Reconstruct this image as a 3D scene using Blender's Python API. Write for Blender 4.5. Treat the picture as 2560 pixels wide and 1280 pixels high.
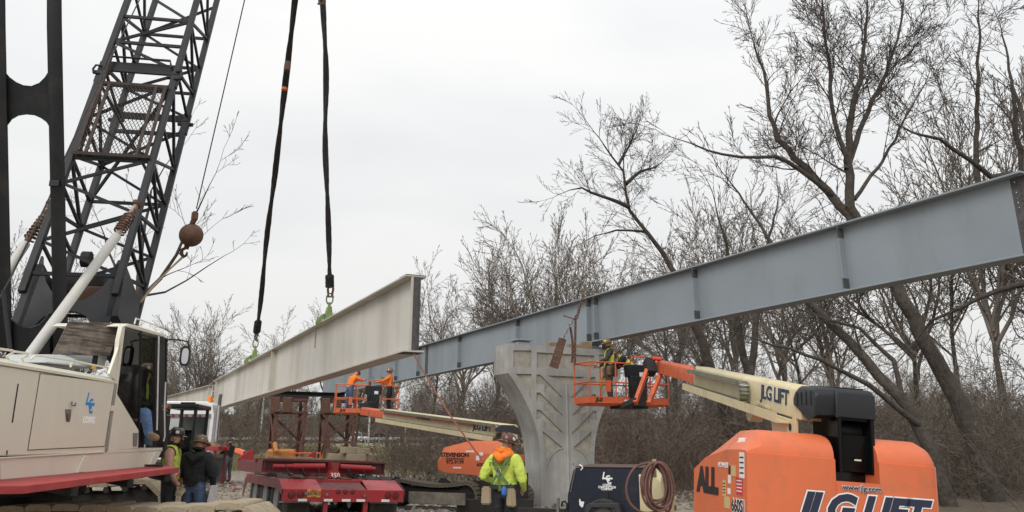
import bpy, bmesh, math, random
import numpy as np
from mathutils import Vector, Matrix, Quaternion
V = Vector
R = math.radians
random.seed(7)
for o in list(bpy.data.objects): bpy.data.objects.remove(o)
SC = bpy.context.scene
COL = SC.collection

# ---------------------------------------------------------------- camera
FPX, CX, CY, HZN, EYE = 2000.0, 1280.0, 520.0, 1110.0, 1.65
TH = math.atan((HZN - CY) / FPX)
cam = bpy.data.cameras.new('camera'); camo = bpy.data.objects.new('camera', cam); COL.objects.link(camo)
cam.sensor_width = 36; cam.lens = FPX / 2560 * 36; cam.shift_y = -(640 - CY) / 2560
cam.clip_start = .1; cam.clip_end = 4000
camo.location = (0, 0, EYE); camo.rotation_euler = (math.pi / 2 + TH, 0, 0)
SC.camera = camo
CT, ST = math.cos(TH), math.sin(TH)
def ray(px, py):
    v = (CY - py) / FPX
    return V(((px - CX) / FPX, CT - v * ST, ST + v * CT))
EYEV = V((0, 0, EYE))
def P(px, py, Y): d = ray(px, py); return EYEV + d * (Y / d.y)       # point of that sight line at distance Y
def PZ(px, py, z): d = ray(px, py); return EYEV + d * ((z - EYE) / d.z)
def PPL(px, py, o, n): d = ray(px, py); return EYEV + d * ((V(o) - EYEV).dot(n) / d.dot(n))

# ---------------------------------------------------------------- sky and sun (overcast)
SUN_EL, SUN_AZ = R(42), R(205)          # behind the camera, a little to the left
W = bpy.data.worlds.new('World'); SC.world = W; W.use_nodes = True
nt = W.node_tree; N = nt.nodes; L = nt.links
for n in list(N): N.remove(n)
out = N.new('ShaderNodeOutputWorld'); bg = N.new('ShaderNodeBackground')
sky = N.new('ShaderNodeTexSky'); sky.sky_type = 'NISHITA'; sky.sun_disc = False
sky.sun_elevation = SUN_EL; sky.sun_rotation = SUN_AZ; sky.dust_density = 4; sky.air_density = 1.2
hs = N.new('ShaderNodeHueSaturation'); hs.inputs['Saturation'].default_value = .35
L.new(sky.outputs[0], hs.inputs['Color'])
tc = N.new('ShaderNodeTexCoord'); mp = N.new('ShaderNodeMapping'); mp.inputs['Scale'].default_value = (1, 1, 3.2)
L.new(tc.outputs['Generated'], mp.inputs['Vector'])
nz = N.new('ShaderNodeTexNoise'); nz.inputs['Scale'].default_value = 1.9; nz.inputs['Detail'].default_value = 4; nz.inputs['Roughness'].default_value = .5
L.new(mp.outputs[0], nz.inputs['Vector'])
rp = N.new('ShaderNodeValToRGB'); e = rp.color_ramp.elements
e[0].position = .34; e[0].color = (7.55, 7.65, 7.8, 1); e[1].position = .62; e[1].color = (8.55, 8.55, 8.45, 1)
L.new(nz.outputs['Fac'], rp.inputs['Fac'])
sx = N.new('ShaderNodeSeparateXYZ'); L.new(tc.outputs['Generated'], sx.inputs[0])
mr = N.new('ShaderNodeMapRange'); mr.inputs['From Min'].default_value = 0; mr.inputs['From Max'].default_value = 1
mr.inputs['To Min'].default_value = .9; mr.inputs['To Max'].default_value = 1.4
L.new(sx.outputs['Z'], mr.inputs['Value'])
ml = N.new('ShaderNodeVectorMath'); ml.operation = 'SCALE'; L.new(rp.outputs['Color'], ml.inputs[0]); L.new(mr.outputs[0], ml.inputs['Scale'])
mx = N.new('ShaderNodeMix'); mx.data_type = 'RGBA'; mx.inputs['Factor'].default_value = .92
L.new(hs.outputs[0], mx.inputs['A']); L.new(ml.outputs[0], mx.inputs['B'])
L.new(mx.outputs['Result'], bg.inputs['Color']); bg.inputs['Strength'].default_value = .1
L.new(bg.outputs[0], out.inputs[0])
sl = bpy.data.lights.new('sun', 'SUN'); sl.energy = 1.5; sl.angle = R(30); sl.color = (1, .97, .92)
so = bpy.data.objects.new('sun', sl); COL.objects.link(so); so.location = (0, -20, 60)
sd = V((math.sin(SUN_AZ) * math.cos(SUN_EL), math.cos(SUN_AZ) * math.cos(SUN_EL), math.sin(SUN_EL)))
so.rotation_euler = sd.to_track_quat('Z', 'Y').to_euler()
SC.view_settings.view_transform = 'Standard'; SC.view_settings.look = 'None'
SC.view_settings.exposure = 0.12; SC.view_settings.gamma = 1; SC.view_settings.use_curve_mapping = False
SC.render.engine = 'CYCLES'

# ---------------------------------------------------------------- materials
MATS = {}
def mat(name, col, rough=.6, metal=0., var=.12, scale=3., bump=0., bscale=40., dirt=None, dirta=.5, dscale=1.5, dlo=.5, dhi=.7, streak=False, coat=0., spec=.5, bdist=.02, bst=None, dst=None):
    """painted / plain surface: base colour with mottling, an optional second colour in patches, fine relief"""
    if name in MATS: return MATS[name]
    m = bpy.data.materials.new(name); m.use_nodes = True; t = m.node_tree; nn = t.nodes; ll = t.links
    b = nn['Principled BSDF']; b.inputs['Roughness'].default_value = rough; b.inputs['Metallic'].default_value = metal
    b.inputs['Coat Weight'].default_value = coat; b.inputs['Specular IOR Level'].default_value = spec
    tc = nn.new('ShaderNodeTexCoord')
    def noise(sc, det=5, ro=.6, st=None):
        n = nn.new('ShaderNodeTexNoise'); n.inputs['Scale'].default_value = sc; n.inputs['Detail'].default_value = det; n.inputs['Roughness'].default_value = ro
        if st:
            mp = nn.new('ShaderNodeMapping'); mp.inputs['Scale'].default_value = st; ll.new(tc.outputs['Object'], mp.inputs[0]); ll.new(mp.outputs[0], n.inputs['Vector'])
        else: ll.new(tc.outputs['Object'], n.inputs['Vector'])
        return n
    n1 = noise(scale)
    r1 = nn.new('ShaderNodeValToRGB'); c = V(col)
    lo = c * (1 - var); hi = c * (1 + var)
    r1.color_ramp.elements[0].position = .3; r1.color_ramp.elements[0].color = (*lo, 1)
    r1.color_ramp.elements[1].position = .7; r1.color_ramp.elements[1].color = (*[min(1, x) for x in hi], 1)
    ll.new(n1.outputs['Fac'], r1.inputs[0]); outc = r1.outputs[0]
    if dirt is not None:
        n2 = noise(dscale, 8, .65, dst or ((1, 1, .16) if streak else None))
        r2 = nn.new('ShaderNodeValToRGB'); r2.color_ramp.elements[0].position = dlo; r2.color_ramp.elements[1].position = dhi
        r2.color_ramp.elements[0].color = (0, 0, 0, 1); r2.color_ramp.elements[1].color = (dirta, dirta, dirta, 1)
        ll.new(n2.outputs['Fac'], r2.inputs[0])
        mi = nn.new('ShaderNodeMix'); mi.data_type = 'RGBA'; mi.inputs['B'].default_value = (*dirt, 1)
        ll.new(r2.outputs[0], mi.inputs['Factor']); ll.new(outc, mi.inputs['A']); outc = mi.outputs['Result']
        rr = nn.new('ShaderNodeMapRange'); rr.inputs['To Min'].default_value = rough; rr.inputs['To Max'].default_value = min(1, rough + .3)
        ll.new(r2.outputs[0], rr.inputs[0]); ll.new(rr.outputs[0], b.inputs['Roughness'])
    ll.new(outc, b.inputs['Base Color'])
    if bump:
        n3 = noise(bscale, 4, .6, bst); bp = nn.new('ShaderNodeBump'); bp.inputs['Strength'].default_value = bump; bp.inputs['Distance'].default_value = bdist
        ll.new(n3.outputs['Fac'], bp.inputs['Height']); ll.new(bp.outputs[0], b.inputs['Normal'])
    MATS[name] = m
    return m
def glassmat(name, col, alpha):
    if name in MATS: return MATS[name]
    m = bpy.data.materials.new(name); m.use_nodes = True; t = m.node_tree; nn = t.nodes; ll = t.links
    for n in list(nn): nn.remove(n)
    o = nn.new('ShaderNodeOutputMaterial'); tr = nn.new('ShaderNodeBsdfTransparent'); gl = nn.new('ShaderNodeBsdfGlossy'); mi = nn.new('ShaderNodeMixShader'); fr = nn.new('ShaderNodeFresnel')
    tr.inputs[0].default_value = (*col, 1); gl.inputs['Roughness'].default_value = .03; fr.inputs[0].default_value = 1.5
    ll.new(fr.outputs[0], mi.inputs[0]); ll.new(tr.outputs[0], mi.inputs[1]); ll.new(gl.outputs[0], mi.inputs[2]); ll.new(mi.outputs[0], o.inputs[0])
    MATS[name] = m; return m

GREYP = mat('grey_paint', (.225, .258, .285), .42, var=.07, scale=.6, dirt=(.165, .18, .19), dirta=.55, dscale=.7, streak=True)
GREYP2 = mat('grey_paint_clean', (.235, .268, .295), .45, var=.04)
FAY = mat('bare_steel', (.075, .075, .075), .7, .2, var=.25, scale=9)
TANP = mat('primer_tan', (.57, .545, .50), .55, var=.05, scale=.8, dirt=(.36, .325, .27), dirta=.8, dscale=.85, dlo=.44, dhi=.74, streak=True)
TANP2 = mat('primer_tan_flange', (.50, .47, .41), .6, var=.12, scale=1.2, dirt=(.30, .26, .21), dirta=.5, dscale=1.1)
BLACKST = mat('black_boom_paint', (.016, .018, .022), .55, spec=.3, var=.25, scale=2, dirt=(.06, .05, .042), dirta=.4, dscale=2.2, bump=.1)
RUST = mat('rusty_steel', (.12, .062, .04), .85, var=.35, scale=6, dirt=(.05, .035, .03), dirta=.8, dscale=3, bump=.3)
RUSTRED = mat('rusty_red_paint', (.115, .047, .036), .8, var=.3, scale=4, dirt=(.07, .04, .03), dirta=.8, dscale=2.5, bump=.2)
CONC = mat('pier_concrete', (.375, .375, .36), .85, var=.16, scale=2.2, dirt=(.22, .215, .20), dirta=.85, dscale=1.3, dlo=.45, dhi=.68, streak=True, bump=.25, bscale=60)
CONC2 = mat('pier_panel_concrete', (.36, .34, .29), .9, var=.22, scale=5, dirt=(.25, .235, .20), dirta=.8, dscale=4, bump=.5, bscale=35)
CREAM = mat('crane_cream_paint', (.73, .705, .59), .38, var=.04, scale=1.1, dirt=(.58, .545, .44), dirta=.35, dscale=1.4, dlo=.5, dhi=.75, streak=True)
CREAM2 = mat('lift_cream_paint', (.60, .52, .325), .42, var=.07, scale=1.5, dirt=(.36, .31, .21), dirta=.5, dscale=2)
ORANGE = mat('lift_orange_paint', (.66, .155, .06), .45, var=.08, scale=1.2, dirt=(.40, .14, .07), dirta=.6, dscale=2.2, bump=.04, bscale=90)
ORANGE2 = mat('worn_orange_paint', (.60, .11, .035), .5, var=.15, scale=4, dirt=(.14, .06, .035), dirta=.85, dscale=4, dlo=.52, dhi=.68)
BLACKPL = mat('black_plastic', (.016, .017, .02), .5, spec=.35, var=.2, scale=3, bump=.05, bscale=80)
GLOSSBLK = mat('black_gloss', (.006, .006, .007), .2, var=.1, spec=.25)
DARK = mat('dark_grime', (.02, .018, .016), .8, var=.3, scale=8, bump=.3)
TYRE = mat('tyre_rubber', (.028, .027, .026), .85, var=.3, scale=10, dirt=(.10, .09, .075), dirta=.5, dscale=4, bump=.2)
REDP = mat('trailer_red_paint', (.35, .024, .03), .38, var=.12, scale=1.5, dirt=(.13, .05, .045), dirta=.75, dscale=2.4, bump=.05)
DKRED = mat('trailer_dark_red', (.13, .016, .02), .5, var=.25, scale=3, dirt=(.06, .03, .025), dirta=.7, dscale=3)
WHITE = mat('white_paint', (.78, .78, .77), .4, var=.04)
STEEL = mat('grey_steel', (.22, .22, .215), .45, .7, var=.2, scale=6)
CHROME = mat('polished_metal', (.55, .55, .55), .18, 1., var=.05)
WOOD = mat('timber', (.27, .20, .125), .85, var=.25, scale=6, dirt=(.12, .09, .06), dirta=.7, dscale=4, bump=.4, bscale=25)
OLDWOOD = mat('weathered_plywood', (.165, .135, .112), .9, var=.4, scale=7, dirt=(.045, .037, .03), dirta=.9, dscale=6, dlo=.45, dhi=.6, bump=.7, bscale=20, dst=(.35, .35, 3.5))
GREEN = mat('clamp_green', (.20, .28, .09), .5, var=.2, scale=5, dirt=(.08, .10, .04), dirta=.6, dscale=6)
SLING = mat('sling_black', (.028, .027, .026), .9, var=.35, scale=8, bump=.8, bscale=30)
NAVY = mat('navy_paint', (.010, .014, .030), .35, var=.2, scale=2, dirt=(.06, .04, .03), dirta=.35, dscale=3, dlo=.55, dhi=.7)
BUFF = mat('buff_plastic', (.60, .53, .33), .5, var=.1, scale=3, dirt=(.34, .29, .19), dirta=.5, dscale=3)
HOSE = mat('red_hose', (.15, .075, .06), .75, var=.3, scale=9, bump=.2)
BUCKET = mat('orange_bucket', (.75, .12, .03), .45, var=.06)
SKIN = mat('skin', (.45, .25, .17), .55, var=.1, scale=12)
BARK = mat('bark', (.055, .044, .036), .95, var=.4, scale=7, dirt=(.10, .088, .072), dirta=.6, dscale=3, bump=1., bscale=16, bdist=.09, bst=(1, 1, .22))
BARK2 = mat('bark_grey', (.072, .06, .05), .95, var=.35, scale=6, dirt=(.12, .105, .085), dirta=.6, dscale=5, dlo=.52, dhi=.66, bump=1., bscale=16, bdist=.09, bst=(1, 1, .22))
TWIG = mat('twig', (.075, .06, .05), .9, var=.3, scale=2)
TWIG2 = mat('twig_pale', (.16, .135, .112), .9, var=.3, scale=1)
BRUSHB = mat('brush_red_brown', (.125, .082, .062), .95, var=.4, scale=.5)
BRUSHC = mat('brush_pale_grey', (.19, .165, .135), .95, var=.35, scale=.5)
BRUSHM = mat('brush_twigs', (.15, .12, .095), .95, var=.45, scale=.35)

# ---------------------------------------------------------------- mesh building
class T:
    """a thing: an Empty that carries the label and parents the parts; parts are built in its local frame"""
    def __init__(s, name, label, cat, loc=(0, 0, 0), rz=0, group=None, M=None):
        s.o = bpy.data.objects.new(name, None); COL.objects.link(s.o); s.o.empty_display_size = .2
        s.M = M if M is not None else Matrix.Translation(V(loc)) @ Matrix.Rotation(rz, 4, 'Z')
        s.o.matrix_world = s.M; s.Mi = s.M.inverted()
        s.o['label'] = label; s.o['category'] = cat
        if group: s.o['group'] = group
    def l(s, p): return s.Mi @ V(p)
    def P(s, px, py, Y): return s.Mi @ P(px, py, Y)
def tag(o, label, cat, group=None):
    o['label'] = label; o['category'] = cat
    if group: o['group'] = group
    return o
class MB:
    def __init__(s): s.v = []; s.f = []
    def add(s, vs, fs):
        n = len(s.v); s.v += [V(p) for p in vs]; s.f += [tuple(i + n for i in f) for f in fs]; return s
    def box(s, c, d, M=None):
        c = V(c); h = V(d) / 2
        vs = [V((x * h.x, y * h.y, z * h.z)) for x in (-1, 1) for y in (-1, 1) for z in (-1, 1)]
        vs = [(M @ p if M is not None else p) + c for p in vs]
        return s.add(vs, [(0, 1, 3, 2), (4, 6, 7, 5), (0, 4, 5, 1), (2, 3, 7, 6), (0, 2, 6, 4), (1, 5, 7, 3)])
    def bar(s, p, q, w, h=None, up=(0, 0, 1)):
        p = V(p); q = V(q); h = h or w; d = (q - p); ln = d.length; d.normalize(); u = V(up)
        if abs(d.dot(u)) > .99: u = V((0, 1, 0)) if abs(d.y) < .9 else V((1, 0, 0))
        x = d.cross(u).normalized(); z = x.cross(d)
        vs = [a + x * (i * w / 2) + z * (j * h / 2) for a in (p, q) for i, j in ((-1, -1), (1, -1), (1, 1), (-1, 1))]
        return s.add(vs, [(3, 2, 1, 0), (4, 5, 6, 7), (0, 1, 5, 4), (1, 2, 6, 5), (2, 3, 7, 6), (3, 0, 4, 7)])
    def tube(s, pts, r, n=8, caps=True, closed=False):
        pts = [V(p) for p in pts]; k = len(pts)
        rr = r if isinstance(r, (list, tuple)) else [r] * k
        tn = []
        for i in range(k):
            if closed: a = pts[(i + 1) % k] - pts[i - 1]
            else: a = pts[min(i + 1, k - 1)] - pts[max(i - 1, 0)]
            tn.append(a.normalized() if a.length > 1e-9 else V((0, 0, 1)))
        u = tn[0].orthogonal().normalized(); vs = []
        for i in range(k):
            u = u - tn[i] * u.dot(tn[i])
            u = u.normalized() if u.length > 1e-6 else tn[i].orthogonal().normalized()
            w = tn[i].cross(u)
            vs += [pts[i] + (u * math.cos(a) + w * math.sin(a)) * rr[i] for a in [2 * math.pi * j / n for j in range(n)]]
        fs = []
        for i in range(k if closed else k - 1):
            a, b = i * n, ((i + 1) % k) * n
            fs += [(a + j, a + (j + 1) % n, b + (j + 1) % n, b + j) for j in range(n)]
        if caps and not closed: fs += [tuple(range(n - 1, -1, -1)), tuple((k - 1) * n + j for j in range(n))]
        return s.add(vs, fs)
    def cyl(s, p, q, r, n=12, r2=None): return s.tube([p, q], [r, r if r2 is None else r2], n)
    def prism(s, poly, d):
        """polygon (3-D points) swept along d"""
        k = len(poly); d = V(d); a = [V(p) for p in poly]; b = [p + d for p in a]
        nrm = V((0, 0, 0))
        for i in range(k): nrm += (a[i] - a[0]).cross(a[(i + 1) % k] - a[0])
        fs = [(i, (i + 1) % k, k + (i + 1) % k, k + i) for i in range(k)]
        if nrm.dot(d) > 0: fs += [tuple(range(k - 1, -1, -1)), tuple(range(k, 2 * k))]
        else: fs = [f[::-1] for f in fs] + [tuple(range(k)), tuple(range(2 * k - 1, k - 1, -1))]
        return s.add(a + b, fs)
    def loft(s, rings, caps=True, closed=True):
        n = len(rings[0]); vs = [p for r in rings for p in r]; fs = []
        for i in range(len(rings) - 1):
            for j in range(n if closed else n - 1): fs.append((i * n + j, i * n + (j + 1) % n, (i + 1) * n + (j + 1) % n, (i + 1) * n + j))
        if caps: fs += [tuple(range(n - 1, -1, -1)), tuple((len(rings) - 1) * n + j for j in range(n))]
        return s.add(vs, fs)
    def lathe(s, prof, o=(0, 0, 0), ax=(0, 0, 1), n=16, caps=True):
        ax = V(ax).normalized(); u = ax.orthogonal().normalized(); w = ax.cross(u); o = V(o)
        return s.loft([[o + ax * z + (u * math.cos(a) + w * math.sin(a)) * r for a in [2 * math.pi * j / n for j in range(n)]] for r, z in prof], caps)
    def mesh(s, name, bevel=0, smooth=35, seg=1):
        me = bpy.data.meshes.new(name); me.from_pydata([tuple(p) for p in s.v], [], s.f)
        bm = bmesh.new(); bm.from_mesh(me)
        bmesh.ops.recalc_face_normals(bm, faces=bm.faces)
        if bevel:
            es = [e for e in bm.edges if len(e.link_faces) == 2 and e.calc_face_angle(0) > .5]
            bmesh.ops.bevel(bm, geom=es, offset=bevel, segments=seg, affect='EDGES', clamp_overlap=True)
        bm.to_mesh(me); bm.free()
        if smooth:
            me.polygons.foreach_set('use_smooth', [True] * len(me.polygons)); me.set_sharp_from_angle(angle=R(smooth))
        return me
    def build(s, name, m, parent=None, bevel=0, smooth=35, seg=1):
        me = s.mesh(name, bevel, smooth, seg); me.materials.append(m)
        return link(name, me, parent)
def link(name, me, parent=None, loc=None, M=None):
    o = bpy.data.objects.new(name, me); COL.objects.link(o)
    if parent is not None: o.parent = parent.o if isinstance(parent, T) else parent
    if loc is not None: o.location = loc
    if M is not None: o.matrix_local = M
    return o
def struct(o): o['kind'] = 'structure'; return o
def stuff(o): o['kind'] = 'stuff'; return o
def frame(o, x, y):
    """matrix with origin o, local x along x, local y as near y as possible"""
    x = V(x).normalized(); y = V(y); y = (y - x * y.dot(x)).normalized(); z = x.cross(y)
    M = Matrix((x, y, z)).transposed().to_4x4(); M.translation = V(o); return M
TEXTS = []
def text(s, size, m, parent, o, x, y, bold=0., shear=0., ext=.003, align='CENTER', name='lettering', sx=1., space=1.):
    """raised lettering; x and y are the reading and the upward direction in the parent's frame"""
    cu = bpy.data.curves.new('letters', 'FONT'); cu.body = s; cu.size = size; cu.offset = bold; cu.shear = shear; cu.extrude = ext
    cu.align_x = align; cu.align_y = 'CENTER'; cu.resolution_u = 3; cu.space_character = space; cu.space_line = .85
    ob = bpy.data.objects.new('letters', cu); COL.objects.link(ob)
    M = frame(o, x, y) @ Matrix.Diagonal((sx, 1, 1, 1))
    TEXTS.append((ob, M, m, parent, name))
def flush_texts():
    dg = bpy.context.evaluated_depsgraph_get()
    for ob, M, m, parent, name in TEXTS:
        me = bpy.data.meshes.new_from_object(ob.evaluated_get(dg)); me.transform(M); me.materials.clear(); me.materials.append(m); me.name = name
        cu = ob.data; bpy.data.objects.remove(ob); bpy.data.curves.remove(cu)
        link(name, me, parent)
    TEXTS.clear()
def copy_part(o, parent=None, M=None):
    c = o.copy(); COL.objects.link(c)
    if parent is not None: c.parent = parent.o if isinstance(parent, T) else parent
    if M is not None: c.matrix_local = M
    return c
def arc(c, r, a0, a1, n, u, w):
    c = V(c); u = V(u); w = V(w)
    return [c + (u * math.cos(a) + w * math.sin(a)) * r for a in [a0 + (a1 - a0) * i / n for i in range(n + 1)]]

# ---------------------------------------------------------------- ground, road
def sst(x): x = max(0, min(1, x)); return x * x * (3 - 2 * x)
def gz(x, y): return 1.72 * sst((y - 52) / 62) + .05 * math.sin(x * .7 + y * .31) * math.sin(y * .53 - x * .2) * sst((y - 17) / 5) + (.02 * (y - 150) if y > 150 else 0)
xs = [-900, -500, -300, -200, -130] + [-90 + 3 * i for i in range(22)] + [-26 + .8 * i for i in range(54)] + [18 + 3 * i for i in range(24)] + [110, 160, 240, 400, 900]
ys = [-60, -20, 0] + [5 + 2 * i for i in range(7)] + [18 + .7 * i for i in range(50)] + [54 + 3 * i for i in range(34)] + [170, 220, 300, 450, 800, 1500]
vs = [(x, y, gz(x, y) + (random.uniform(-.035, .035) if -26 < x < 18 and 18 < y < 53 else 0)) for y in ys for x in xs]; nx = len(xs)
me = bpy.data.meshes.new('ground'); me.from_pydata(vs, [], [(j * nx + i, j * nx + i + 1, (j + 1) * nx + i + 1, (j + 1) * nx + i) for j in range(len(ys) - 1) for i in range(nx - 1)])
me.polygons.foreach_set('use_smooth', [True] * len(me.polygons))
gm = mat('ground_soil', (.21, .175, .135), .95, var=.3, scale=1.1, dirt=(.34, .31, .27), dirta=.8, dscale=2.6, dlo=.47, dhi=.6, bump=1., bscale=7)
GRASSM = mat('dormant_grass', (.26, .235, .115), .95, var=.28, scale=.5, dirt=(.20, .15, .085), dirta=.7, dscale=.3, bump=1., bscale=12)
me.materials.append(gm); me.materials.append(GRASSM); me.materials.append(mat('leaf_litter', (.095, .072, .05), .95, var=.45, scale=3, dirt=(.16, .13, .09), dirta=.7, dscale=5, bump=1., bscale=14))
for p in me.polygons:
    c = p.center
    if c.x > 4.2 and (25.5 if c.x < 7 else 12) < c.y < 62: p.material_index = 2
    elif c.y > 49 + 2 * math.sin(c.x * .3): p.material_index = 1
struct(link('ground', me))
ROADM = mat('asphalt', (.085, .083, .08), .9, var=.15, scale=.6)
rd = MB(); rd.add([(-400, 121, 1.80), (300, 121, 1.80), (300, 141, 1.80), (-400, 141, 1.80)], [(0, 1, 2, 3)]); struct(rd.build('road', ROADM))
rd = MB(); [rd.box((0, y, 1.808), (600, .15, .006)) for y in (122.2, 139.8)]; struct(rd.build('road_marking', WHITE))
# ---------------------------------------------------------------- bridge girders
GH = 1.42
def girder_frame(a, s, Y0, zb):
    u = V((s, 1, 0)).normalized()                       # along the girder, away
    return frame((a + s * Y0, Y0, zb), u, V((1, 0, 0)))  # local x along, y towards the far side (right), z... recomputed below
def girder(t, length, x_start, paint, fpaint, stiff, web_x0=0., fw=.40, pads=True):
    """local: x along (0 = near end), y across (near flange edge at 0), z up (0 = underside)"""
    ft = .035; yc = fw / 2
    MB().box(((length + web_x0) / 2, yc, GH / 2), (length - web_x0, .018, GH - 2 * ft)).build('web', paint, t)
    MB().box((length / 2, yc, GH - ft / 2), (length, fw, ft)).build('top_flange', fpaint, t, bevel=.004)
    MB().box((length / 2, yc, ft / 2), (length, fw, ft)).build('bottom_flange', fpaint, t, bevel=.004)
    for x, wide in stiff:
        w = .16
        st = MB().box((x, yc - .009 - w / 2, GH / 2), (.02 if not wide else .03, w, GH - 2 * ft - .004)).build('stiffener', fpaint, t)
        if pads:
            for z in (.18, GH - .18):
                MB().box((x, yc - .012 - w / 2 + .002, z), (.026 if not wide else .036, w + .004, .21)).build('bare_steel_pad', FAY, st)
    return t
def line_at(px, a, s, zrel):
    k = (px - CX) / FPX
    return (a - k * zrel * ST) / (k * CT - s)
GA, GS, GZT = 14.987, -.514, 6.035
TA, TS, TZT = 5.239, -.495, 4.664
gY0 = line_at(2568, GA, GS, 3.7)
gx = lambda px: (line_at(px, GA, GS, 3.7) - gY0) * math.hypot(1, GS)
u = V((GS, 1, 0)).normalized(); M = Matrix((u, V((u.y, -u.x, 0)), V((0, 0, 1)))).transposed().to_4x4(); M.translation = V((GA + GS * gY0, gY0, GZT - GH))
t = T('grey_girder', 'long blue-grey painted steel girder resting on the concrete pier', 'girder', M=M)
glen = gx(800)
girder(t, glen, 0, GREYP, GREYP2, [(gx(2098), 0), (gx(1731), 0), (gx(1482), 1), (gx(1464), 1), (gx(1287), 0), (gx(1142), 0), (gx(1040), 0), (gx(985), 0), (gx(920), 0)], web_x0=.30)
# bolt-hole strip at the near end of the web: bare steel with open holes
hb = MB(); zz = [.035 + .045 * i for i in range(31)]
for x0, x1 in ((0, .05), (.075, .135), (.16, .22), (.245, .302)): hb.box(((x0 + x1) / 2, .2, GH / 2), (x1 - x0, .014, GH - .07))
for i in range(15):
    z0 = .06 + i * .09
    for x0 in (.05, .135, .22): hb.box((x0 + .0125, .2, z0 + .032), (.025, .014, .064))
stuff(hb.build('bolt_hole_strip', FAY, t))
sp = MB().box((gx(1057), .2 - .016, GH / 2), (.34, .012, GH - .12)).build('splice_plate', FAY, t)
bz = MB()
for i in range(13):
    for dx in (-.11, -.04, .04, .11): bz.cyl((gx(1057) + dx, .2 - .022, .14 + i * .095), (gx(1057) + dx, .2 - .034, .14 + i * .095), .016, 6)
stuff(bz.build('bolt', STEEL, sp))
GRM = M.copy()
# second grey girder of the far span, behind the first, with a cross frame between them
off = 2.4
M2 = M.copy(); M2.translation = M.translation + M.to_3x3() @ V((gx(1020), -off, 0))
# hanging tan girder
tY0 = line_at(1012, TA, TS, 2.3); tY1 = line_at(528, TA, TS, 2.3)
u = V((TS, 1, 0)).normalized(); M = Matrix((u, V((u.y, -u.x, 0)), V((0, 0, 1)))).transposed().to_4x4(); M.translation = V((TA + TS * tY0, tY0, TZT - GH))
tx = lambda px, zr=2.3: (line_at(px, TA, TS, zr) - tY0) * math.hypot(1, TS)
t = T('tan_girder', 'long tan primed steel girder hanging from two black slings', 'girder', M=M)
girder(t, tx(528), 0, TANP, TANP2, [(tx(672), 0), (tx(534), 0)], pads=False)
MB().box((-.004, .2, GH / 2), (.006, .10, GH - .08)).build('end_plate', FAY, t)
MB().box((.012, .2 - .05, GH / 2), (.02, .09, GH - .075)).build('stiffener', TANP2, t)
MB().box((.014, .2 + .05, GH / 2), (.02, .09, GH - .075)).build('stiffener', FAY, t)
for z, nm in ((GH + .0015, 'top'), (-.0015, 'bottom')): MB().box((.2, .2, z), (.42, .404, .003)).build('bare_steel_pad', FAY, t)
TANM = M.copy()
# a second tan girder lying beyond the truck
pa, pb = P(523, 962, 44), P(380, 996, 60); pb.z = pa.z
u = (pb - pa).normalized(); M = Matrix((u, V((u.y, -u.x, 0)), V((0, 0, 1)))).transposed().to_4x4(); M.translation = pa - V((0, 0, GH))
t = T('tan_girder', 'far tan girder end showing above the white truck cab', 'girder', M=M)
girder(t, (pb - pa).length, 0, TANP, TANP2, [(.3, 0)], pads=False)
# ---------------------------------------------------------------- girder clamps and slings
def ring_pts(c, a, b, ra, rb, n=20): return [V(c) + V(a) * (ra * math.cos(2 * math.pi * i / n)) + V(b) * (rb * math.sin(2 * math.pi * i / n)) for i in range(n)]
def clamp(x, label, sc=1.):
    Mx = TANM @ Matrix.Translation((x, .2, GH)) @ Matrix.Scale(sc, 4)
    t = T('girder_clamp', label, 'clamp', M=Mx, group='green clamps gripping the tan girder')
    b = MB().prism([(-.10, -.12, 0.01), (-.10, .12, 0.01), (-.10, .08, .22), (-.10, .045, .40), (-.10, -.045, .40), (-.10, -.08, .22)], (.2, 0, 0)).build('clamp_body', GREEN, t, bevel=.012)
    MB().box((0, 0, .455), (.05, .07, .12)).build('lug', GREEN, b, bevel=.01)
    for sgn in (-1, 1):
        j = MB().prism([(-.06, sgn * .09, .20), (-.06, sgn * .13, .21), (-.06, sgn * .27, .10), (-.06, sgn * .29, .0), (-.06, sgn * .275, -.075), (-.06, sgn * .215, -.09), (-.06, sgn * .17, -.05), (-.06, sgn * .205, -.042), (-.06, sgn * .212, .0), (-.06, sgn * .19, .045), (-.06, sgn * .09, .1)], (.12, 0, 0)).build('jaw', GREEN, t, bevel=.01)
        MB().cyl((-.07, sgn * .24, -.02), (.07, sgn * .24, -.02), .075, 12).build('jaw_pivot', GREEN, j)
        MB().cyl((-.085, sgn * .12, .17), (.085, sgn * .12, .17), .03, 8).build('pin', STEEL, j)
    MB().tube(ring_pts((0, 0, .60), (0, 1, 0), (0, 0, 1), .085, .145), .018, 8, closed=True).build('ring', mat('ring_olive', (.16, .17, .10), .5, .3), t)
    return t
def hang_chain(t, pts_fn, n, r, m, name='link'):
    """n oval links along pts_fn(0..1), every other turned"""
    ps = [V(pts_fn(i / n)) for i in range(n + 1)]; base = None
    for i in range(n):
        a, b = ps[i], ps[i + 1]; d = (b - a); ln = d.length; d.normalize(); w = d.orthogonal().normalized()
        if i % 2: w = d.cross(w)
        Mx = frame((a + b) / 2, d, w)
        if base is None: base = MB().tube(ring_pts((0, 0, 0), (1, 0, 0), (0, 1, 0), ln * .68, ln * .36, 10), r, 5, closed=True).build(name, m, t); base.matrix_local = Mx
        else: copy_part(base, t, Mx)
    return ps
xA, xB = tx(801, 3.0), tx(621, 3.0)
clamp(xA, 'green clamp on the tan girder under the upright sling'); clamp(xB, 'green clamp on the tan girder under the slanting sling', 1.15)
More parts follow.
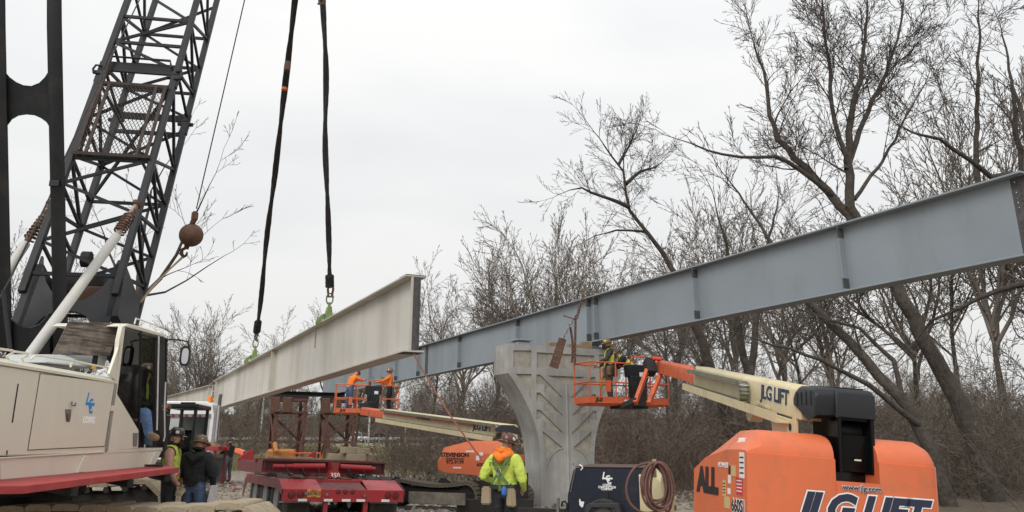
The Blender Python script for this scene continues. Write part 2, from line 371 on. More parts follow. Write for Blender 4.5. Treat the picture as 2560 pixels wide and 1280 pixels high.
tt = T('dangling_chain', 'short thin chain dangling from the nearer green clamp', 'chain', M=TANM @ Matrix.Translation((xA + .25, .02 - .06, GH - .1)))
hang_chain(tt, lambda s: (0, 0, -.55 * s), 14, .006, STEEL)
top_pt = P(800, -260, 21)
def sling(t, p0, p1, r, wob, twist):
    """a thick black roundsling, lumpy and twisted: two strands wound together"""
    n = 70; d = p1 - p0; ax = d.normalized(); w = ax.orthogonal().normalized(); w2 = ax.cross(w)
    rnd = random.Random(wob)
    ph = rnd.random() * 6
    def c(s): return p0 + d * s + w * (.035 * math.sin(9 * s + ph) * s * (1 - s) * 4) + w2 * (.03 * math.sin(13 * s + 1) * s * (1 - s) * 4)
    for k in (0, 1):
        pts = []; rs = []
        for i in range(n + 1):
            s = i / n; a = twist * s + math.pi * k
            pts.append(c(s) + (w * math.cos(a) + w2 * math.sin(a)) * r * .55); rs.append(r * (1 + .07 * rnd.uniform(-1, 1)) * (1.0 if s < .92 else 1.0))
        MB().tube(pts, rs, 8).build('strand', SLING, t)
    g = MB()
    for i in range(9):
        s = .002 + i * .0045
        g.tube(ring_pts(c(s), w, w2, r * (1.95 + .3 * rnd.random()), r * 1.9, 12), r * .42, 6, closed=True)
    g.build('gathered_cuff', SLING, t)
    for i in range(0): pass
def sling_thing(x, sc, toppx, Ytop, label, r, wob, tw, extra=0):
    base = TANM @ V((x, .2, GH)); up = V((0, 0, 1))
    b0 = base + up * (.72 * sc); tp = P(toppx[0], toppx[1], Ytop)
    t = T('lifting_sling', label, 'sling', M=Matrix.Translation(b0), group='black lifting slings')
    d = (tp - b0).normalized(); y = V((0, 1, 0))
    hh = 0
    if extra:
        for q in range(extra): MB().tube(ring_pts(d * (.07 + .17 * q), d, d.orthogonal() if q % 2 else d.cross(d.orthogonal()), .115, .06, 14), .022, 6, closed=True).build('chain_link', RUST, t)
        hh = .17 * extra
    pts = [V((-.05, 0, 0)), V((-.055, 0, .1)), V((-.07, 0, .2)), V((-.05, 0, .3)), V((0, 0, .34)), V((.05, 0, .3)), V((.07, 0, .2)), V((.055, 0, .1)), V((.05, 0, 0))]
    pts = [p + d * (hh - .07) for p in pts]
    sh = MB().tube(pts, .03, 8).build('shackle', mat('shackle_red', (.20, .06, .05), .6, .2, var=.3, scale=8), t)
    MB().cyl(V((-.1, 0, .0)) + d * (hh - .06), V((.1, 0, .0)) + d * (hh - .06), .026, 8).build('shackle_pin', STEEL, sh)
    p0 = d * (hh + .2)
    sling(t, p0, tp - b0, r, wob, tw)
    return t, b0
sling_thing(xA, 1., (806, -60), 17.0, 'thick black upright sling over the nearer green clamp', .048, 3, 13)
s2, b02 = sling_thing(xB, 1.15, (744, -60), 17.6, 'black slanting sling running down to the farther green clamp', .058, 5, 15, extra=2)
q = s2.P(718, 165, 18.8); MB().tube([q + V((0, 0, -.12)), q + V((.01, 0, .12))], .075, 8).build('shackle', RUST, s2)
q = s2.P(711, 222, 19.1); MB().tube([q + V((-.005, 0, -.035)), q + V((0, 0, .035))], .076, 8).build('orange_tag', mat('tag_orange', (.55, .12, .03), .7), s2)
q = s2.P(806, 10, 17.2); 
s1 = T('sling_shackle', 'rusty shackle joining the upright sling near the top edge', 'shackle', M=Matrix.Translation(P(806, 8, 16.9)))
MB().tube(ring_pts((0, -.09, .05), (1, 0, 0), (0, 0, 1), .06, .14, 16), .026, 8, closed=True).build('bow', RUST, s1)
MB().cyl((-.09, -.09, -.07), (.09, -.09, -.07), .024, 8).build('pin', RUST, s1)

# ---------------------------------------------------------------- concrete pier
w = V((.8885, .459, 0)); uu = V((-.459, .8885, 0))
C0 = V((-.10, 23.0, 0)); ZT = P(1272, 859, 23.0).z; PL, PT = 3.82, .95
Mp = Matrix((w, uu, V((0, 0, 1)))).transposed().to_4x4(); Mp.translation = C0
pier = T('bridge_pier', 'grey concrete hammerhead pier with recessed chevron panels', 'pier', M=Mp)
def pl(px, py):
    q = Mp.inverted() @ PPL(px, py, C0, uu); return q.x, q.z
c5 = lambda x, y: pl(1180 + x / 2.56, 780 + y / 2.56)
left = [(0, ZT)] + [c5(*p) for p in ((233, 390), (262, 432), (297, 490), (340, 565), (378, 645), (408, 730), (428, 815), (438, 900), (443, 990))]
xc = left[-1][0]; left.append((xc, -.2))
prof = left + [(PL - x, z) for x, z in left[::-1]]
body = MB().prism([(x, 0, z) for x, z in prof], (0, PT, 0)).build('pier_body', CONC, pier, smooth=25)
body.data.materials.append(CONC2)
cuts = []
def cut(pts, mirror=True):
    q = [c5(*p) for p in pts]; cuts.append(q)
    if mirror: cuts.append([(PL - x, z) for x, z in q][::-1])
cut([(265, 245), (380, 246), (380, 357), (265, 350)])
q1 = c5(415, 258); q2 = c5(415, 358); cuts.append([q1, (PL - q1[0], q1[1]), (PL - q2[0], q2[1]), q2])
cut([(282, 395), (382, 397), (378, 553)])
ridge = PL / 2
for k, dy in enumerate((0, 115, 225)):
    cut([(413, 400 + dy), (436, 401 + dy), (583, 548 + dy), (465, 518 + dy), (464, 462 + dy), (412, 459 + dy)])
qa, qb, qc = c5(485, 406), c5(597, 460), None
cuts.append([qa, qb, (PL - qa[0], qa[1])][::-1])
cut([(452, 762), (582, 868), (545, 885), (512, 915), (484, 965), (470, 900)])
for q in cuts:
    cb = MB().prism([(x, -.2, z) for x, z in q], (0, .245, 0)).build('cutter', CONC2, pier, smooth=0)
    cb.data.materials.clear(); cb.data.materials.append(CONC); cb.data.materials.append(CONC2)
    for p in cb.data.polygons: p.material_index = 1
    md = body.modifiers.new('b', 'BOOLEAN'); md.object = cb; md.solver = 'EXACT'; md.operation = 'DIFFERENCE'
dg = bpy.context.evaluated_depsgraph_get(); bme = bpy.data.meshes.new_from_object(body.evaluated_get(dg))
body.modifiers.clear(); body.data = bme; bme.name = 'pier_body'
for o in [o for o in COL.objects if o.name.startswith('cutter')]: bpy.data.objects.remove(o)
# centre ridge and arched beads
MB().prism([(ridge - .035, 0.001, .0), (ridge + .035, .001, .0), (ridge + .012, -.03, 0), (ridge - .012, -.03, 0)], (0, 0, c5(597, 462)[1])).build('centre_rib', CONC, pier)
for sg in (0, 1):
    pts = [c5(*p) for p in ((582, 870), (548, 882), (515, 908), (490, 950), (478, 985))]
    pts = [(PL - x, -.004, z) if sg else (x, -.004, z) for x, z in pts]
    MB().tube(pts, .016, 6).build('arched_bead', CONC, pier)
for z in (1.95, 1.1): MB().cyl((ridge + .17, -.002, z), (ridge + .17, .03, z), .02, 8).build('form_tie_hole', DARK, pier)
pr = Mp.to_3x3()
def on_pier(x, y, z): return Mp @ V((x, y, z))
# empty bearing waiting for the tan girder, and the one under the grey girder
bt = T('bridge_bearing', 'empty grey bearing plate on the left of the pier top', 'bearing', M=Matrix.Translation(on_pier(.66, PT / 2, ZT)) @ pr.to_4x4())
MB().box((0, 0, .05), (.46, .46, .10)).build('base_plate', GREYP2, bt, bevel=.006); MB().box((0, 0, .125), (.36, .36, .05)).build('pad', STEEL, bt); MB().box((0, 0, .172), (.54, .54, .045)).build('sole_plate', GREYP2, bt, bevel=.006)
bt = T('bridge_bearing', 'grey bearing under the grey girder on the pier', 'bearing', M=Matrix.Translation(on_pier(3.09, PT / 2, ZT)) @ pr.to_4x4())
hgt = GZT - GH - ZT
MB().box((0, 0, .05), (.46, .46, .10)).build('base_plate', GREYP2, bt, bevel=.006); MB().box((0, 0, hgt - .025), (.54, .54, .05)).build('sole_plate', GREYP2, bt, bevel=.006); MB().box((0, 0, hgt / 2 + .02), (.36, .36, hgt - .16)).build('pad', STEEL, bt)
tb = [('short timber block lying left of the hanging steel plate', 1.62, .16, .5, .13), ('timber block on the pier just behind the chains', 2.3, .2, .42, .12), ('timber block wedged left of the grey bearing', 2.68, .12, .36, hgt - .01), ('timber block wedged right of the grey bearing', 3.55, .2, .4, hgt - .01)]
for lb, x, y, ln, h in tb:
    tag(MB().box((0, 0, h / 2), (ln, .16, h)).build('timber_block', WOOD, bevel=.008), lb, 'timber', 'timber blocks on the pier').matrix_world = Matrix.Translation(on_pier(x, y, ZT + .002)) @ pr.to_4x4() @ Matrix.Rotation(random.uniform(-.2, .2), 4, 'Z')
# chains slung over the girder and the hanging steel plate
top = P(1452, 742, 23.6)
pe = P(1410, 852, 22.55)
ct = T('hanging_plate', 'rusty steel plate hanging on a chain against the pier', 'plate', M=Matrix.Translation(P(1395, 882, 22.4)))
a = P(1407, 846, 22.4) - ct.M.translation; b = P(1384, 919, 22.4) - ct.M.translation; d = (b - a).normalized(); sd_ = d.cross(V((0, 1, 0))).normalized()
MB().prism([a + sd_ * .11, a - sd_ * .11, b - sd_ * .13, b + sd_ * .13], (0, .04, 0)).build('plate', RUST, ct, bevel=.006)
for i in range(3):
    for s in (-1, 1): MB().cyl(a + d * (.35 + .16 * i) + sd_ * (.04 * s) - V((0, .004, 0)), a + d * (.35 + .16 * i) + sd_ * (.04 * s) - V((0, -.01, 0)), .014, 6).build('bolt', STEEL, ct)
A = a + V((0, -.01, 0)); Bp = P(1437, 795, 22.6) - ct.M.translation
hang_chain(ct, lambda s: A + (Bp - A) * s, 9, .016, STEEL)
ct2 = T('load_chain', 'dark load chain hanging from the grey girder flange', 'chain', M=Matrix.Translation(P(1442, 795, 22.6)))
A2 = P(1458, 738, 23.3) - ct2.M.translation; Z0 = V((0, 0, 0))
hang_chain(ct2, lambda s: A2 * (1 - s), 9, .016, RUST, 'link')
MB().bar(P(1408, 789, 22.4) - ct2.M.translation, P(1440, 799, 22.6) - ct2.M.translation, .035, .02).build('binder_handle', mat('binder_red', (.14, .03, .03), .6), ct2)
ct3 = T('load_chain', 'dark chain hanging down the pier face beside the plate', 'chain', M=Matrix.Translation(P(1424, 870, 22.5)))
A3 = P(1424, 812, 22.6) - ct3.M.translation; B3 = P(1430, 905, 22.5) - ct3.M.translation
hang_chain(ct3, lambda s: A3 + (B3 - A3) * s + V((.05 * math.sin(3.1 * s), 0, 0)), 14, .017, RUST)
ct4 = T('load_chain', 'long dark chain falling from the girder to the lift basket', 'chain', M=Matrix.Translation(P(1439, 860, 22.45)))
A4 = P(1439, 790, 22.6) - ct4.M.translation; B4 = P(1437, 912, 22.3) - ct4.M.translation
hang_chain(ct4, lambda s: A4 + (B4 - A4) * s, 18, .017, RUST)
# ---------------------------------------------------------------- crawler crane
def PD(px, py, d): return EYEV + ray(px, py) * d              # point of a sight line at camera depth d
CRX = T('crawler_crane', 'cream and black crawler crane with lattice boom at the left', 'crane', (-7.0, 11.5, 0), R(1.7))
cl = CRX.l
SN = (CRX.M.to_3x3() @ V((1, 0, 0))).normalized(); SO = V((-5.4, 10.6, 0))
def S(px, py, dx=0.):
    """point of the crane's right-hand side plane (moved dx outwards), in crane space"""
    return cl(PPL(px, py, SO + SN * dx, SN))
c1 = lambda x, y: (x / 3.048, 860 + y / 3.048)
c2 = lambda x, y: (x / 2, 640 + y / 2)
xs_ = S(100, 1000).x
ztop = (S(*c1(0, 172)).z + S(*c1(870, 290)).z) / 2; zbot = (S(*c1(0, 870)).z + S(*c1(790, 825)).z) / 2
yR = S(285, 955).y; yB = S(0, 1000).y - 3.2; yC = S(*c1(820, 825)).y
hw = 3.1; xl = xs_ - hw
MB().prism([(xs_, yB, zbot), (xs_, yC - .01, zbot), (xs_, yR - .01, ztop), (xs_, yB, ztop)], (-hw, 0, 0)).build('house', CREAM, CRX, bevel=.015)
# curved shoulder and roof lip
rf = [(xs_ + .02, ztop), (xs_ + .02, ztop + .03), (xs_ - .10, ztop + .085), (xs_ - .35, ztop + .12), (xl, ztop + .12), (xl, ztop)]
MB().prism([(x, yB, z) for x, z in rf], (0, yR - .02 - yB, 0)).build('house_roof', CREAM, CRX, smooth=50)
def splate(name, pts, th, m, par=CRX, dx=0., bevel=.004):
    q = [S(*p, dx) for p in pts]; return MB().prism(q, (th, 0, 0)).build(name, m, par, bevel=bevel)
SEAM = mat('seam_shadow_gap', (.10, .09, .075), .9)
dr = splate('access_door', [c1(305, 228), c1(866, 298), c1(790, 778), c1(212, 806)], .012, CREAM)
splate('door_gap_shade', [c1(302, 222), c1(872, 292), c1(797, 783), c1(207, 812)], .004, SEAM)  # dark sheet behind the door paints the shade of the groove around it
splate('latch_recess', [c1(494, 497), c1(543, 497), c1(530, 595), c1(503, 592)], .006, mat('recess_grey', (.20, .185, .16), .7), dr, .012)
splate('latch', [c1(505, 525), c1(535, 525), c1(528, 580), c1(510, 580)], .015, STEEL, dr, .018)
MB().tube([S(*c1(548, 440), .012), S(*c1(548, 468), .05), S(*c1(576, 470), .05), S(*c1(578, 448), .012)], .008, 6).build('door_stay', STEEL, dr)
splate('vent_slot', [c1(133, 302), c1(141, 302), c1(96, 600), c1(87, 600)], .006, DARK)
splate('vent_slot', [c1(49, 810), c1(58, 810), c1(54, 845), c1(45, 845)], .006, DARK)
blue = mat('logo_blue', (.03, .27, .68), .5, var=.02); lw = mat('lettering_white', (.8, .8, .8), .5, var=.02)
yv = V((0, 1, 0))
def stext(s, px, py, hpx, m, par=dr, dx=.012, **k):
    o = S(px, py, dx); hh = (S(px, py - hpx / 2, dx).z - S(px, py + hpx / 2, dx).z)
    text(s, hh * 1.4, m, par, o, (0, 1, 0), (0, 0, 1), **k)
stext('LORIG', *c1(676, 582), 16, mat('lettering_bright', (.97, .97, .97), .4, var=.01), bold=.007, sx=1.0, shear=.15)
def logo(put, m, par, th):
    """monogram: a tall L whose foot runs through a C with a smaller hooked C below it"""
    put([(-.42, .62), (-.28, .62), (-.38, -.02), (.55, -.02), (.55, .12), (-.55, .12), (-.53, -.06), (-.55, -.06)][0:2] + [(-.40, .06), (.52, .06), (.52, -.10), (-.58, -.10)], 'emblem_stroke', m, par, th)
    ring = lambda cx, cy, r0, r1, a0, a1: [(cx + r1 * math.cos(a0 + (a1 - a0) * i / 12), cy + r1 * math.sin(a0 + (a1 - a0) * i / 12)) for i in range(13)] + [(cx + r0 * math.cos(a1 + (a0 - a1) * i / 12), cy + r0 * math.sin(a1 + (a0 - a1) * i / 12)) for i in range(13)]
    put(ring(.1, .0, .17, .30, R(50), R(300)), 'emblem_stroke', m, par, th * 1.4)
    put(ring(.2, -.30, .13, .26, R(80), R(330)), 'emblem_stroke', m, par, th * 1.8)
lo = S(*c1(688, 455), .012); lsz = (S(*c1(688, 370)).z - S(*c1(688, 540)).z) / 1.25
logo(lambda q, n, m, par, th: MB().prism([(lo.x, lo.y + y * lsz, lo.z + z * lsz) for y, z in q], (th, 0, 0)).build(n, m, par), blue, dr, .003)
# skirt, frame below the house
MB().prism([S(0, 1147), S(*c1(1240, 803)), S(*c1(1175, 935)), S(0, 1201)], (-.6, 0, 0)).build('skirt', CREAM, CRX, bevel=.01)
a, b = S(0, 1147), S(0, 1201); MB().box((xs_ - hw / 2, yB + 1.6, (a.z + b.z) / 2), (hw - .1, 3.3, a.z - b.z)).build('rear_frame', CREAM, CRX)
splate('rub_rail', [c1(-200, 875), c1(790, 818), c1(790, 828), c1(-200, 888)], .02, CREAM)
for q in ([(622, 855), (668, 862), (630, 975), (570, 982)], [(1165, 825), (1200, 825), (1165, 915), (1125, 920)]): splate('bracket', [c1(*p) for p in q], .03, CREAM)
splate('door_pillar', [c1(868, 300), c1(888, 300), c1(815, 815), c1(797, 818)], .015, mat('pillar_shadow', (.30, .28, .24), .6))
splate('hinge', [c1(838, 470), c1(865, 470), c1(860, 512), c1(833, 512)], .03, CREAM)
# cab
cw = 1.0
cab = MB().prism([S(*c2(620, 352)), S(*c2(828, 408)), S(*c2(828, 392)), S(*c2(700, 352)), S(*c2(640, 338))], (-cw, 0, 0)).build('cab_roof', CREAM, CRX, bevel=.01)
cabr = MB(); pr_ = [S(*c2(672, 340), -.1), S(*c2(680, 312), -.1), S(*c2(745, 335), -.1), S(*c2(822, 360), -.1), S(*c2(815, 385), -.1)]; cabr.tube(pr_, .011, 6); cabr.tube([S(*c2(752, 338), -.1), S(*c2(748, 362), -.1)], .011, 6); cabr.build('roof_rail', CREAM, cab)
MB().prism([S(*c2(525, 972)), S(*c2(812, 958)), S(*c2(812, 975)), S(*c2(525, 990))], (-cw, 0, 0)).build('cab_floor', CREAM, CRX)
splate('rear_quarter_panel', [c2(575, 690), c2(586, 690), c2(693, 870), c2(691, 962), c2(528, 974), c2(553, 780)], -.05, CREAM)
splate('panel_latch', [c2(664, 885), c2(688, 885), c2(682, 950), c2(664, 952)], .01, mat('recess_grey', (.2, .185, .16)), CRX, .0)
splate('rear_post', [c2(597, 420), c2(612, 352), c2(628, 356), c2(586, 690), c2(570, 690)], -.06, CREAM)
splate('rear_fillet', [c2(548, 590), c2(606, 420), c2(600, 470), c2(578, 625)], -.04, CREAM)
tint = glassmat('tinted_glass', (.42, .41, .34), 1); clear = glassmat('clear_glass', (.8, .8, .74), 1)
splate('side_window', [c2(628, 366), c2(703, 386), c2(694, 868), c2(588, 682)], -.008, tint, CRX, -.015, bevel=0)
sf = [c2(623, 358), c2(706, 380), c2(695, 878), c2(583, 684)]; wf = MB(); q = [S(*p, -.01) for p in sf]; wf.tube(q, .014, 6, closed=True); wf.build('window_seal', BLACKPL, CRX)
splate('door_post', [c2(697, 384), c2(708, 388), c2(700, 960), c2(691, 960)], -.05, BLACKPL, CRX, -.012)
splate('front_post', [c2(797, 404), c2(826, 411), c2(822, 958), c2(795, 880)], -.09, BLACKPL, CRX)
splate('door_frame', [c2(776, 402), c2(788, 404), c2(780, 955), c2(775, 955)], -.04, BLACKPL, CRX, -.02)
splate('door_head', [c2(700, 384), c2(826, 411), c2(826, 418), c2(700, 396)], -.05, BLACKPL, CRX)
MB().tube([S(*c2(794, 402), .03), S(*c2(785, 870), .03)], .012, 8).build('grab_rail', WHITE, CRX)
MB().tube([S(*c2(828, 630), .05), S(*c2(822, 760), .06), S(*c2(824, 900), .06), S(*c2(818, 925), .04)], .012, 8).build('grab_rail', WHITE, CRX)
# far side and front of the cab, seen through the open door
A0, A1 = S(*c2(620, 360), -cw), S(*c2(826, 411), -cw); B0, B1 = S(*c2(570, 800), -cw), S(*c2(820, 880), -cw)
fr = MB(); fr.bar(A0, B0, .06); fr.bar(A1, B1, .07); fr.bar(B0, B1, .07); fr.build('far_window_frame', BLACKPL, CRX)
MB().prism([B0, B1, S(*c2(812, 962), -cw), S(*c2(540, 972), -cw)], (.03, 0, 0)).build('far_side_panel', CREAM, CRX)
MB().prism([A0, A1, B1, B0], (.006, 0, 0)).build('far_window', clear, CRX)
q = [S(*c2(826, 411)), S(*c2(826, 411), -cw), S(*c2(821, 820), -cw), S(*c2(821, 820))]; MB().prism([p + V((-.02, -.02, 0)) for p in q], (0, .008, 0)).build('windscreen', clear, CRX)
s0 = S(*c2(640, 960), -.5)
seat = MB().box(s0 + V((0, .08, .45)), (.5, .5, .14)).build('seat', mat('seat_black', (.02, .02, .022), .8), CRX, bevel=.03); MB().box(s0 + V((0, -.2, .85)), (.48, .12, .75)).build('seat_back', MATS['seat_black'], seat, bevel=.04)
MB().box(s0 + V((0, .08, .19)), (.3, .3, .38)).build('seat_base', MATS['seat_black'], seat)
cs = MB().box(S(*c2(800, 900), -.5) + V((0, -.1, .0)), (.3, .2, .7)).build('control_console', BLACKPL, CRX, bevel=.02); MB().tube([S(*c2(700, 700), -.2), S(*c2(745, 745), -.25), S(*c2(758, 800), -.25)], .015, 6).build('control_lever', BLACKPL, cs)
# mirror
ma = MB().tube([S(*c2(830, 430), .02), S(*c2(845, 417), .12), S(*c2(900, 420), .3), S(*c2(938, 428), .42), S(*c2(944, 455), .42)], .012, 6).build('mirror_arm', BLACKPL, CRX)
mc = S(*c2(925, 500), .42); vdir = (cl(EYEV) - mc).normalized(); rt = vdir.cross(V((0, 0, 1))).normalized()
def oval(c, a, b, n=24, p=.65): return [c + rt * (a * math.copysign(abs(math.cos(t)) ** p, math.cos(t))) + V((0, 0, 1)) * (b * math.copysign(abs(math.sin(t)) ** p, math.sin(t))) for t in [2 * math.pi * i / n for i in range(n)]]
MB().loft([oval(mc - vdir * .06, .05, .11), oval(mc - vdir * .04, .075, .15), oval(mc + vdir * .012, .078, .155)]).build('mirror_housing', BLACKPL, CRX)
MB().loft([oval(mc + vdir * .013, .05, .12), oval(mc + vdir * .016, .048, .118)]).build('mirror_glass', CHROME, CRX)
# handrails along the roof edge
hr = lambda pts, dx=-.1: MB().tube([S(*c1(*p), dx) for p in pts], .014, 6).build('handrail', CREAM, CRX)
hr([(230, 120), (262, 92), (300, 90), (560, 128), (835, 185), (800, 215), (845, 230)]); hr([(540, 175), (540, 155), (580, 135)], -.11)
hr([(-60, 30), (95, 50), (90, 70), (50, 95), (75, 135), (130, 140)]); hr([(95, 70), (110, 58), (212, 72), (210, 90), (165, 108), (185, 165)])
MB().prism([S(*c1(360, 80), -.5), S(*c1(830, 80), -.5), S(*c1(800, 190), -.35), S(*c1(340, 140), -.35)], (-.5, 0, 0)).build('engine_cover', mat('pale_blue_grey', (.47, .50, .50), .5, var=.08), CRX, bevel=.02)
# red walkway
w0, w1, w2, w3 = S(-40, 1203, .0), S(*c1(1250, 925), .0), S(448, 1168, .78), S(62, 1214, .78)
wk = MB().prism([w0, w1, w2, w3, S(-60, 1214, .6)], (0, 0, -.075)).build('walkway', mat('walkway_red', (.42, .055, .055), .7, var=.18, scale=3, dirt=(.28, .10, .085), dirta=.6, dscale=4, bump=.5, bscale=50), CRX, bevel=.006)
for i in (.25, .6, .9): p = w0.lerp(w1, i); q = w3.lerp(w2, i); MB().bar(p + V((0, 0, -.12)), q + V((0, 0, -.12)), .07, .09).build('walkway_bracket', DARK, wk)
# carbody under the house
MB().box(cl((-7.3, 11.7, .95)), (1.7, 1.7, .7)).build('carbody', DARK, CRX, bevel=.05)
MB().cyl(cl((-7.0, 11.6, 1.0)), cl((-7.0, 11.6, 1.36)), 1.05, 28).build('slew_ring', DARK, CRX)
# ---- crawler tracks
MUD = mat('muddy_shoe', (.36, .295, .205), .9, var=.22, scale=5, dirt=(.14, .11, .075), dirta=.8, dscale=6, bump=.6, bscale=22)
def track(CRX, cl, p_end, ang, ln, h, wd, pitch, MUD, lug=True):
    """p_end: top of the right-hand end curve; the track runs from it along -x of its own frame"""
    Mt = Matrix.Translation(cl(p_end)) @ Matrix.Rotation(R(ang), 4, 'Z')
    r = h / 2; path = []
    n = 400; per = 2 * (ln - h) + 2 * math.pi * r
    def at(s):
        s %= per
        if s < ln - h: return V((-r - s, 0, -.03 * math.sin(s * 2.2) - .05 * math.sin(math.pi * s / (ln - h)))), 0
        s -= ln - h
        if s < math.pi * r: a = s / r; return V((-ln + r - r * math.sin(a), 0, -r + r * math.cos(a))), a
        s -= math.pi * r
        if s < ln - h: return V((-ln + r + s, 0, -h)), math.pi
        s -= ln - h; a = s / r; return V((-r + r * math.sin(a), 0, -r - r * math.cos(a))), math.pi + a
    k = int(per / pitch); pitch = per / k
    fm = MB().box((-ln / 2, wd / 2, -h / 2), (ln - h * .9, wd * .55, h * .62)).build('track_frame', DARK, CRX, bevel=.05); fm.matrix_local = Mt
    for xx in (-r, -ln + r): MB().cyl((xx, wd * .18, -r), (xx, wd * .82, -r), r * .82, 20).build('sprocket', DARK, fm)
    sh = MB(); g = pitch * .487
    sh.prism([(-g, 0, -.055), (g, 0, -.055), (g, 0, -.005), (g * .8, 0, .028), (g * .1, 0, .036), (-g * .75, 0, .03), (-g, 0, -.005)], (0, wd, 0))
    sm = sh.mesh('track_shoe', bevel=.006); sm.materials.append(MUD)
    for i in range(k):
        p, a = at(i * pitch)
        p.x += .0
        o = link('track_shoe', sm, CRX); o.matrix_local = Mt @ Matrix.Translation(p) @ Matrix.Rotation(-a, 4, 'Y') @ Matrix.Rotation(random.uniform(-.012, .012), 4, 'X')
        if lug and i < 18:
            l_ = bpy.data.objects.new('track_lug', LUG); COL.objects.link(l_); l_.parent = o
LUG = MB().prism([(.10, .02, -.05), (.17, .02, -.05), (.20, .02, -.13), (.13, .02, -.16), (.08, .02, -.12)], (0, .10, 0)).mesh('track_lug'); LUG.materials.append(DARK)
track(CRX, cl, PD(672, 1264, 9.9), -3, 6.6, 1.0, .85, .335, MUD)
track(CRX, cl, PD(412, 1203, 14.0), -4, 6.6, 1.0, .85, .335, MUD)
# ---- boom
n0, n1 = PD(192, 672, 13.46), PD(407, 0, 17.86)
ba = (n1 - n0).normalized(); bh = V((ba.x, ba.y, 0)).normalized(); br = V((bh.y, -bh.x, 0)); bn = ba.cross(br).normalized()
if bn.z > 0: bn = -bn                                  # from the near face to the far face
BW = 1.42; BD = 1.38
bM = Matrix((br, ba, bn)).transposed().to_4x4(); bM.translation = n0
BL = CRX.Mi @ bM
def B(x, s, dpt): return BL @ V((x * BW / 2, s, dpt * BD))       # x -1..1, s metres along from y=672, dpt 0 near 1 far
def s_of(py):
    lo_, hi_ = -6., 14.
    for _ in range(40):
        m_ = (lo_ + hi_) / 2; p = bM @ V((BW / 2, m_, 0)); dd = p - EYEV; yy = CY - FPX * (-dd.y * ST + dd.z * CT) / (dd.y * CT + dd.z * ST)
        if yy > py: lo_ = m_
        else: hi_ = m_
    return lo_
s0, s1 = s_of(700), s_of(-160); sj = s_of(195)
for x in (-1, 1):
    for d in (0, 1):
        MB().bar(B(x, s0 - .3, d), B(x, sj - .05, d), .115, .115, BL.to_3x3() @ V((0, 0, 1))).build('boom_chord', BLACKST, CRX, bevel=.008)
        MB().bar(B(x, sj + .05, d), B(x, s1, d), .115, .115, BL.to_3x3() @ V((0, 0, 1))).build('boom_chord', BLACKST, CRX, bevel=.008)
        pj = MB(); pj.bar(B(x, sj - .3, d), B(x, sj + .3, d), .16, .09, BL.to_3x3() @ V((0, 0, 1))); pj.cyl(B(x, sj, d) + BL.to_3x3() @ V((-.16, 0, 0)), B(x, sj, d) + BL.to_3x3() @ V((.16, 0, 0)), .045, 10)
        pj.build('pin_joint', BLACKST, CRX, bevel=.006)
def lace(p, q, w=.05): MB().bar(p, q, w, w).build('lacing', BLACKST, CRX)
stn = [s_of(y) for y in (690, 610, 535, 468, 400)]; stn2 = [s_of(y) for y in (178, 118, 55, -20, -100)]
for st_ in (stn, [s_of(400), s_of(310), s_of(212)], stn2):
    for i in range(len(st_) - 1):
        a, b = st_[i], st_[i + 1]; f = i % 2
        for d in (0, 1):
            if d == 1 or st_ is not stn or True: lace(B(-1 if f else 1, a, d), B(1 if f else -1, b, d), .055)
            if i == 0 or st_ is stn2: lace(B(-1, a, d), B(1, a, d), .06)
        for x in (-1, 1):
            mid = (a + b) / 2
            lace(B(x, a, 1 if f else 0), B(x, b, 0 if f else 1), .055); lace(B(x, a, 0), B(x, a, 1), .05)
for y in (172, 186, 222, 405):
    s = s_of(y)
    for d in ((0,) if y in (172, 405) else (0, 1)): lace(B(-1, s, d), B(1, s, d), .075 if y != 405 else .06)
lace(B(-1, s_of(215), 0), B(1, s_of(400), 1), .05); lace(B(1, s_of(215), 0), B(-1, s_of(400), 1), .05)
lp = []
for i in range(2):
    x = -1 if i == 0 else 1
    MB().tube([B(x, sj + .12, -.05), B(x * 1.16, sj + .12, -.06), B(x * 1.2, sj, -.06), B(x * 1.16, sj - .1, -.06), B(x, sj - .1, -.05)], .022, 6).build('pin_keeper', BLACKST, CRX)
g0, g1 = s_of(228), s_of(402)
MB().tube([B(-.8, g1 + .0, -.03), B(-.8, sj + .35, -.1), B(.8, sj + .35, -.1), B(.85, sj + .2, -.06)], .03, 6).build('guard_bar', mat('dark_rust', (.045, .03, .025), .8, var=.4, scale=6), CRX)
ms = MB(); nst = 17
def clipseg(u0, v0, u1, v1):
    return (u0, v0), (u1, v1)
H_ = g1 - g0; Wd = BW * .86
step = .072
for sg in (1, -1):
    for i in range(-30, 60):
        c = i * step; pts = []
        # line x = c + sg*0.62*(s) across the panel
        for s in np.linspace(0, abs(g1 - g0), 2): pass
        k = .55 * sg; hh = abs(g1 - g0)
        lo_, hi_ = 0., hh
        x_at = lambda s: -Wd / 2 + c + k * s - (0 if sg > 0 else -0)
        ss = sorted([(-Wd / 2 - (-Wd / 2 + c)) / k, (Wd / 2 - (-Wd / 2 + c)) / k]); a_, b_ = max(0, ss[0]), min(hh, ss[1])
        if b_ - a_ > .03: ms.bar(B(x_at(a_) / (BW / 2), min(g0, g1) + a_, -.075), B(x_at(b_) / (BW / 2), min(g0, g1) + b_, -.075), .012, .008)
stuff(ms.build('mesh_screen', mat('screen_rust', (.05, .04, .034), .8, var=.3), CRX, smooth=0))
for x in (-.86, -.62, .62, .86): MB().bar(B(x, min(g0, g1), -.08), B(x, max(g0, g1), -.08), .06, .03, BL.to_3x3() @ V((0, 0, 1))).build('screen_rail', mat('dark_rust', (.045, .03, .025), .8, var=.4, scale=6), CRX)
